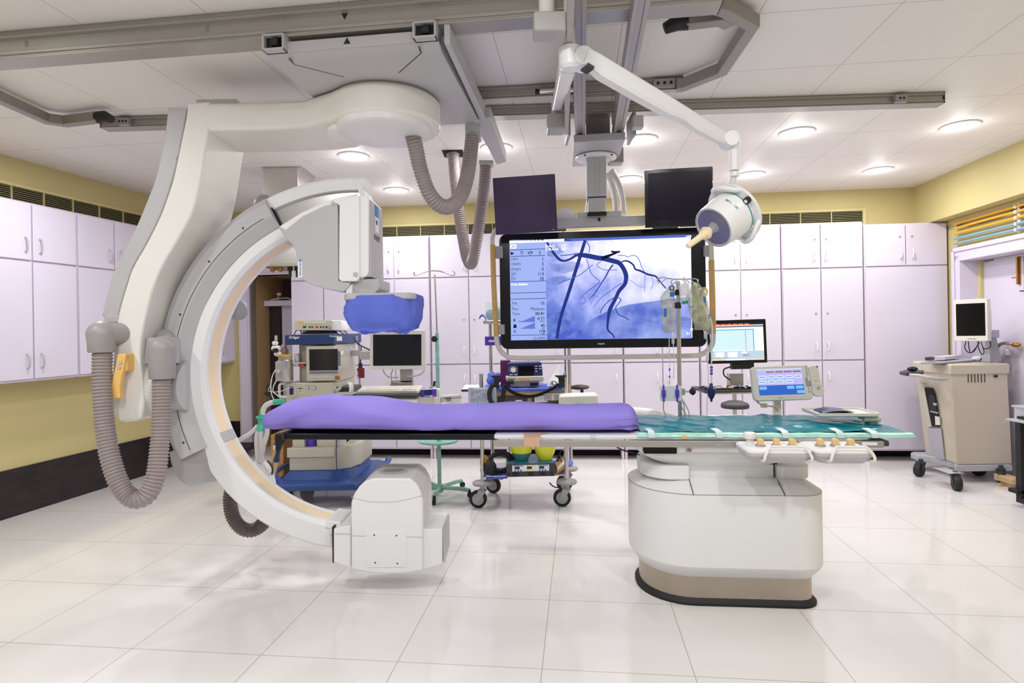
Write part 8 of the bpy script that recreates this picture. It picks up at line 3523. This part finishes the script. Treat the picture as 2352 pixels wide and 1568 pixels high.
fpanel('front_bay', 'dark_void', [(2116, 889), (2140, 891), (2146, 905), (2157, 980), (2131, 978)], .018)
fpanel('bay_frame', 'machine_beige', [(2113, 888), (2122, 889), (2139, 980), (2130, 980)], .024)
fpanel('bay_shelf', 'steel', [(2135, 942), (2152, 946), (2153, 950), (2137, 946)], .022)
fpanel('bay_device', 'black_gloss', [(2132, 905), (2146, 908), (2152, 944), (2135, 941)], .021)
fpanel('bay_display', 'paper_blue', [(2142, 925), (2149, 926), (2149, 931), (2144, 930)], .026)
fpanel('bay_unit', 'machine_light', [(2147, 955), (2156, 957), (2158, 976), (2148, 976)], .022)
fpanel('lower_door', 'cart_grey', [(2130, 982), (2160, 984), (2168, 1056), (2137, 1049)], .018)
fpanel('model_text', 'ink_grey', [(2113, 877.5), (2126, 881), (2126, 882.5), (2113, 879)], .02)
# handle, mouse shelf
mb = MB()
hpts = [at(2078, 858, 5.05), at(2092, 861, 4.98), at(2110, 862, 4.92), at(2140, 868, 4.86), at(2162, 871, 4.88), at(2172, 870, 4.96)]
mb.tube(smooth(hpts, 6), .014, 12)
obj('handle', mb, 'cart_grey', kt)
mb = MB()
a = [at(2066, 851, 5.12), at(2082, 859, 4.98), at(2119, 853, 5.0), at(2122, 846, 5.2), at(2085, 846, 5.35)]
zsft = a[2].z - .005
mb.prism([(p.x, p.y) for p in a], 'z', zsft - .03, zsft)
obj('mouse_shelf', mb, 'dark_grey', kt, bevel=.006)
t = thing('computer_mouse', 'black computer mouse on the small shelf of the beige cart', 'mouse', at(2096, 848, 5.1))
p = at(2096, 846, 5.08)
mb = MB()
mb.ball((p.x, p.y, zsft + .022), (.045, .03, .021), 18, 10)
ms_ = obj('body', mb, 'black_gloss', t)
mb = MB()
mb.box(p.x - .012, p.x - .004, p.y - .031, p.y - .024, zsft + .024, zsft + .034)
obj('buttons', mb, 'ink_blue', ms_)
# keyboard panel lying on the cart
zt2 = zt_c + .012
t = thing('control_keyboard', 'flat grey control keyboard with lilac pad on top of the beige cart', 'keyboard', (xL1 + .18, 5.12, zt2))
mb = MB()
b0 = [at(2112, 851, 5.02), at(2163, 846, 4.99), at(2168, 843, 5.0), at(2233, 835, 5.16), at(2231, 826, 5.4), at(2175, 822, 5.45)]
mb.hexa([(p.x, p.y, zt2 + .002) for p in b0], [(p.x + .01, p.y + .0, max(zt2 + .02, min(p.z, zt2 + .055))) for p in b0])
ck2 = obj('body', mb, 'cart_grey', t, bevel=.006)
mb = MB()
b1 = [at(2134, 837, 5.1), at(2170, 838, 5.08), at(2208, 829, 5.3), at(2180, 826, 5.34)]
mb.hexa([(p.x, p.y, zt2 + .03) for p in b1], [(p.x, p.y, zt2 + .057) for p in b1])
obj('key_pad', mb, 'lilac_frame', ck2)
mb = MB()
b1 = [at(2125, 844, 5.04), at(2138, 845, 5.02), at(2147, 839, 5.1), at(2136, 838, 5.12)]
mb.hexa([(p.x, p.y, zt2 + .03) for p in b1], [(p.x, p.y, zt2 + .0575) for p in b1])
obj('display_window', mb, 'dark_grey', ck2)
mb = MB()
p = at(2248, 828, 5.25)
mb.ball((p.x, p.y, zt2 + .024), (.06, .035, .024), 18, 10)
pm = solo('probe_cradle', mb, 'paper', 'white and violet rounded unit on the cart under its monitor', 'device')
mb = MB()
mb.ball((p.x + .02, p.y - .02, zt2 + .022), (.04, .03, .02), 16, 8)
obj('violet_face', mb, 'violet', pm)
# monitor
t = thing('computer_monitor', 'thick cream framed tilted monitor with dark screen on the beige cart', 'monitor', at(2225, 830, 5.1))
Fc2 = face(at(2229, 735, 5.0), -math.radians(56), math.radians(1), math.radians(.6))
k_ = 5.0 / F
w_, h_ = 38 * k_ / 1.19, 48 * k_
mb = MB(Fc2)
mb.prism(rrect(-w_, w_, -h_, h_, .008, 3), 'z', -.08, 0)
hs_ = obj('housing', mb, 'machine_light', t, bevel=.004)
mb = MB(Fc2)
mb.rect(-w_ + .016, w_ - .016, -h_ + .045, h_ - .036, .001)
obj('screen', mb, 'screen_black', hs_)
mb = MB(Fc2)
mb.box(-.02, .04, -h_ + .016, -h_ + .021, 0, .001)
obj('name_strip', mb, 'ink_grey', hs_)
mb = MB(Fc2)
mb.prism([(-h_ + .07, -.08), (-h_ + .07, -.13), (h_ - .10, -.13), (h_ - .08, -.08)], 'x', -w_ + .02, w_ - .01)
obj('back_housing', mb, 'machine_light', hs_, bevel=.006)
mb = MB()
p0, p1 = at(2272, 832, 5.2), at(2280, 770, 5.2)
mb.hexa([(p0.x - .06, 5.12, zt2), (p0.x + .05, 5.12, zt2), (p0.x + .05, 5.32, zt2), (p0.x - .06, 5.32, zt2)], [(p1.x - .06, 5.16, p1.z), (p1.x + .0, 5.16, p1.z), (p1.x + .0, 5.26, p1.z), (p1.x - .06, 5.26, p1.z)])
mb.box(p1.x - .16, p1.x - .02, 5.1, 5.2, p1.z - .02, p1.z + .05)
obj('stand', mb, 'cart_grey', hs_, bevel=.006)
mb = MB()
for pts in ([(2219, 782), (2216, 798), (2224, 809), (2235, 808), (2243, 798)], [(2224, 783), (2226, 800), (2230, 810), (2240, 800), (2250, 785)], [(2246, 783), (2248, 800), (2256, 814), (2260, 806), (2253, 785)], [(2274, 783), (2275, 795), (2267, 801), (2257, 799)]):
    mb.tube(smooth([at(px, py, 5.06) for px, py in pts], 5), .004, 6)
obj('cables', mb, 'black_rubber', hs_)
# base and castors
mb = MB()
zbs = zb_
base_pts = [(xR0 - .02, YFc - .03), (xR0 - .02, YR + .05), (xL0 - .05, YR + .1), (xL0 - .10, YR + .06), (xL0 - .11, YR - .05), (xL0 - .02, YR - .12), (xL0 + .0, YFc + .10), (xC0 - .03, YFc - .02)]
mb.prism(base_pts, 'z', zbs - .055, zbs - .002)
bs_ = obj('base_frame', mb, 'cart_grey', kt, bevel=.008)
mb = MB()
w1 = atz(2190, 1122)
mb.hexa([(w1.x - .03, w1.y - .05, .145), (w1.x + .03, w1.y - .05, .145), (w1.x + .03, w1.y + .03, .145), (w1.x - .03, w1.y + .03, .145)], [(w1.x - .06, w1.y - .05, zbs - .02), (w1.x + .07, w1.y - .05, zbs - .02), (w1.x + .07, w1.y + .18, zbs - .02), (w1.x - .06, w1.y + .18, zbs - .02)])
obj('front_leg', mb, 'cart_grey', bs_, bevel=.006)
for (px, py, hd2) in ((2190, 1122, -1.9), (2112, 1091, -2.6), (2248, 1088, -1.4), (2345, 1106, -2.2)):
    p = atz(px, py)
    castor(kt, (min(p.x, 4.12), p.y - .02), .06, .05, hd2, top=.15)
# desk at the right edge
dk = thing('desk', 'grey topped desk with black legs cut off by the right edge of the picture', 'desk', (3.8, 4.1, 0))
xd0 = at(2325, 940, 4.35).x
zd = at(2325, 930, 4.35).z
mb = MB()
mb.box(xd0, 3.98, 3.75, 4.36, zd - .015, zd)
obj('desk_top', mb, 'cart_grey', dk, bevel=.003)
mb = MB()
mb.box(xd0 + .005, xd0 + .02, 3.78, 4.34, zd - .12, zd - .015)
obj('side_panel', mb, 'cart_grey', dk)
zk2 = at(2315, 960, 4.3).z
mb = MB()
mb.box(at(2309, 960, 4.3).x, 3.97, 3.72, 4.3, zk2 - .015, zk2)
obj('pull_out_shelf', mb, 'cart_grey', dk, bevel=.003)
mb = MB()
xl_ = at(2346, 1100, 4.3).x
mb.box(xl_ - .018, xl_ + .03, 4.28, 4.33, .07, zk2 - .015)
mb.box(xl_ - .018, xl_ + .03, 3.8, 4.33, .03, .07)
obj('leg', mb, 'black_rubber', dk, bevel=.004)
mb = MB()
mb.box(xl_ - .05, xl_ + .02, 4.28, 4.36, .10, .13)
obj('foot_bar', mb, 'black_rubber', dk, bevel=.004)
castor(dk, (xl_ + .01, 4.27), .03, .03, -1.4, top=.06)
mb = MB()
p = at(2336, 958, 4.3)
mb.box(p.x - .03, p.x + .15, 3.95, 4.27, zk2 + .001, zk2 + .02)
solo('desk_keyboard', mb, 'black_rubber', 'black keyboard on the pull out shelf of the desk at the right edge', 'keyboard', bevel=.004)
mb = MB()
mb.cyl((xd0 + .002, 4.15, zd - .06), (xd0 + .008, 4.15, zd - .06), .02)
obj('cable_hole', mb, 'black_rubber', dk)
t = thing('wooden_footstool', 'low tan wooden frame on the floor under the right edge desk', 'footstool', (3.86, 4.62, 0))
a = atz(2327, 1120)
mb = MB()
mb.box(a.x - .04, a.x + .06, a.y - .03, a.y + .15, .03, .085)
obj('seat_board', mb, 'wood_drawer', t, bevel=.01)
mb = MB()
b = atz(2283, 1112)
mb.box(b.x, a.x - .01, a.y + .05, a.y + .09, .0, .02)
mb.box(a.x - .02, a.x + .03, a.y, a.y + .12, 0, .03)
obj('foot_board', mb, 'wood_drawer', t, bevel=.004)
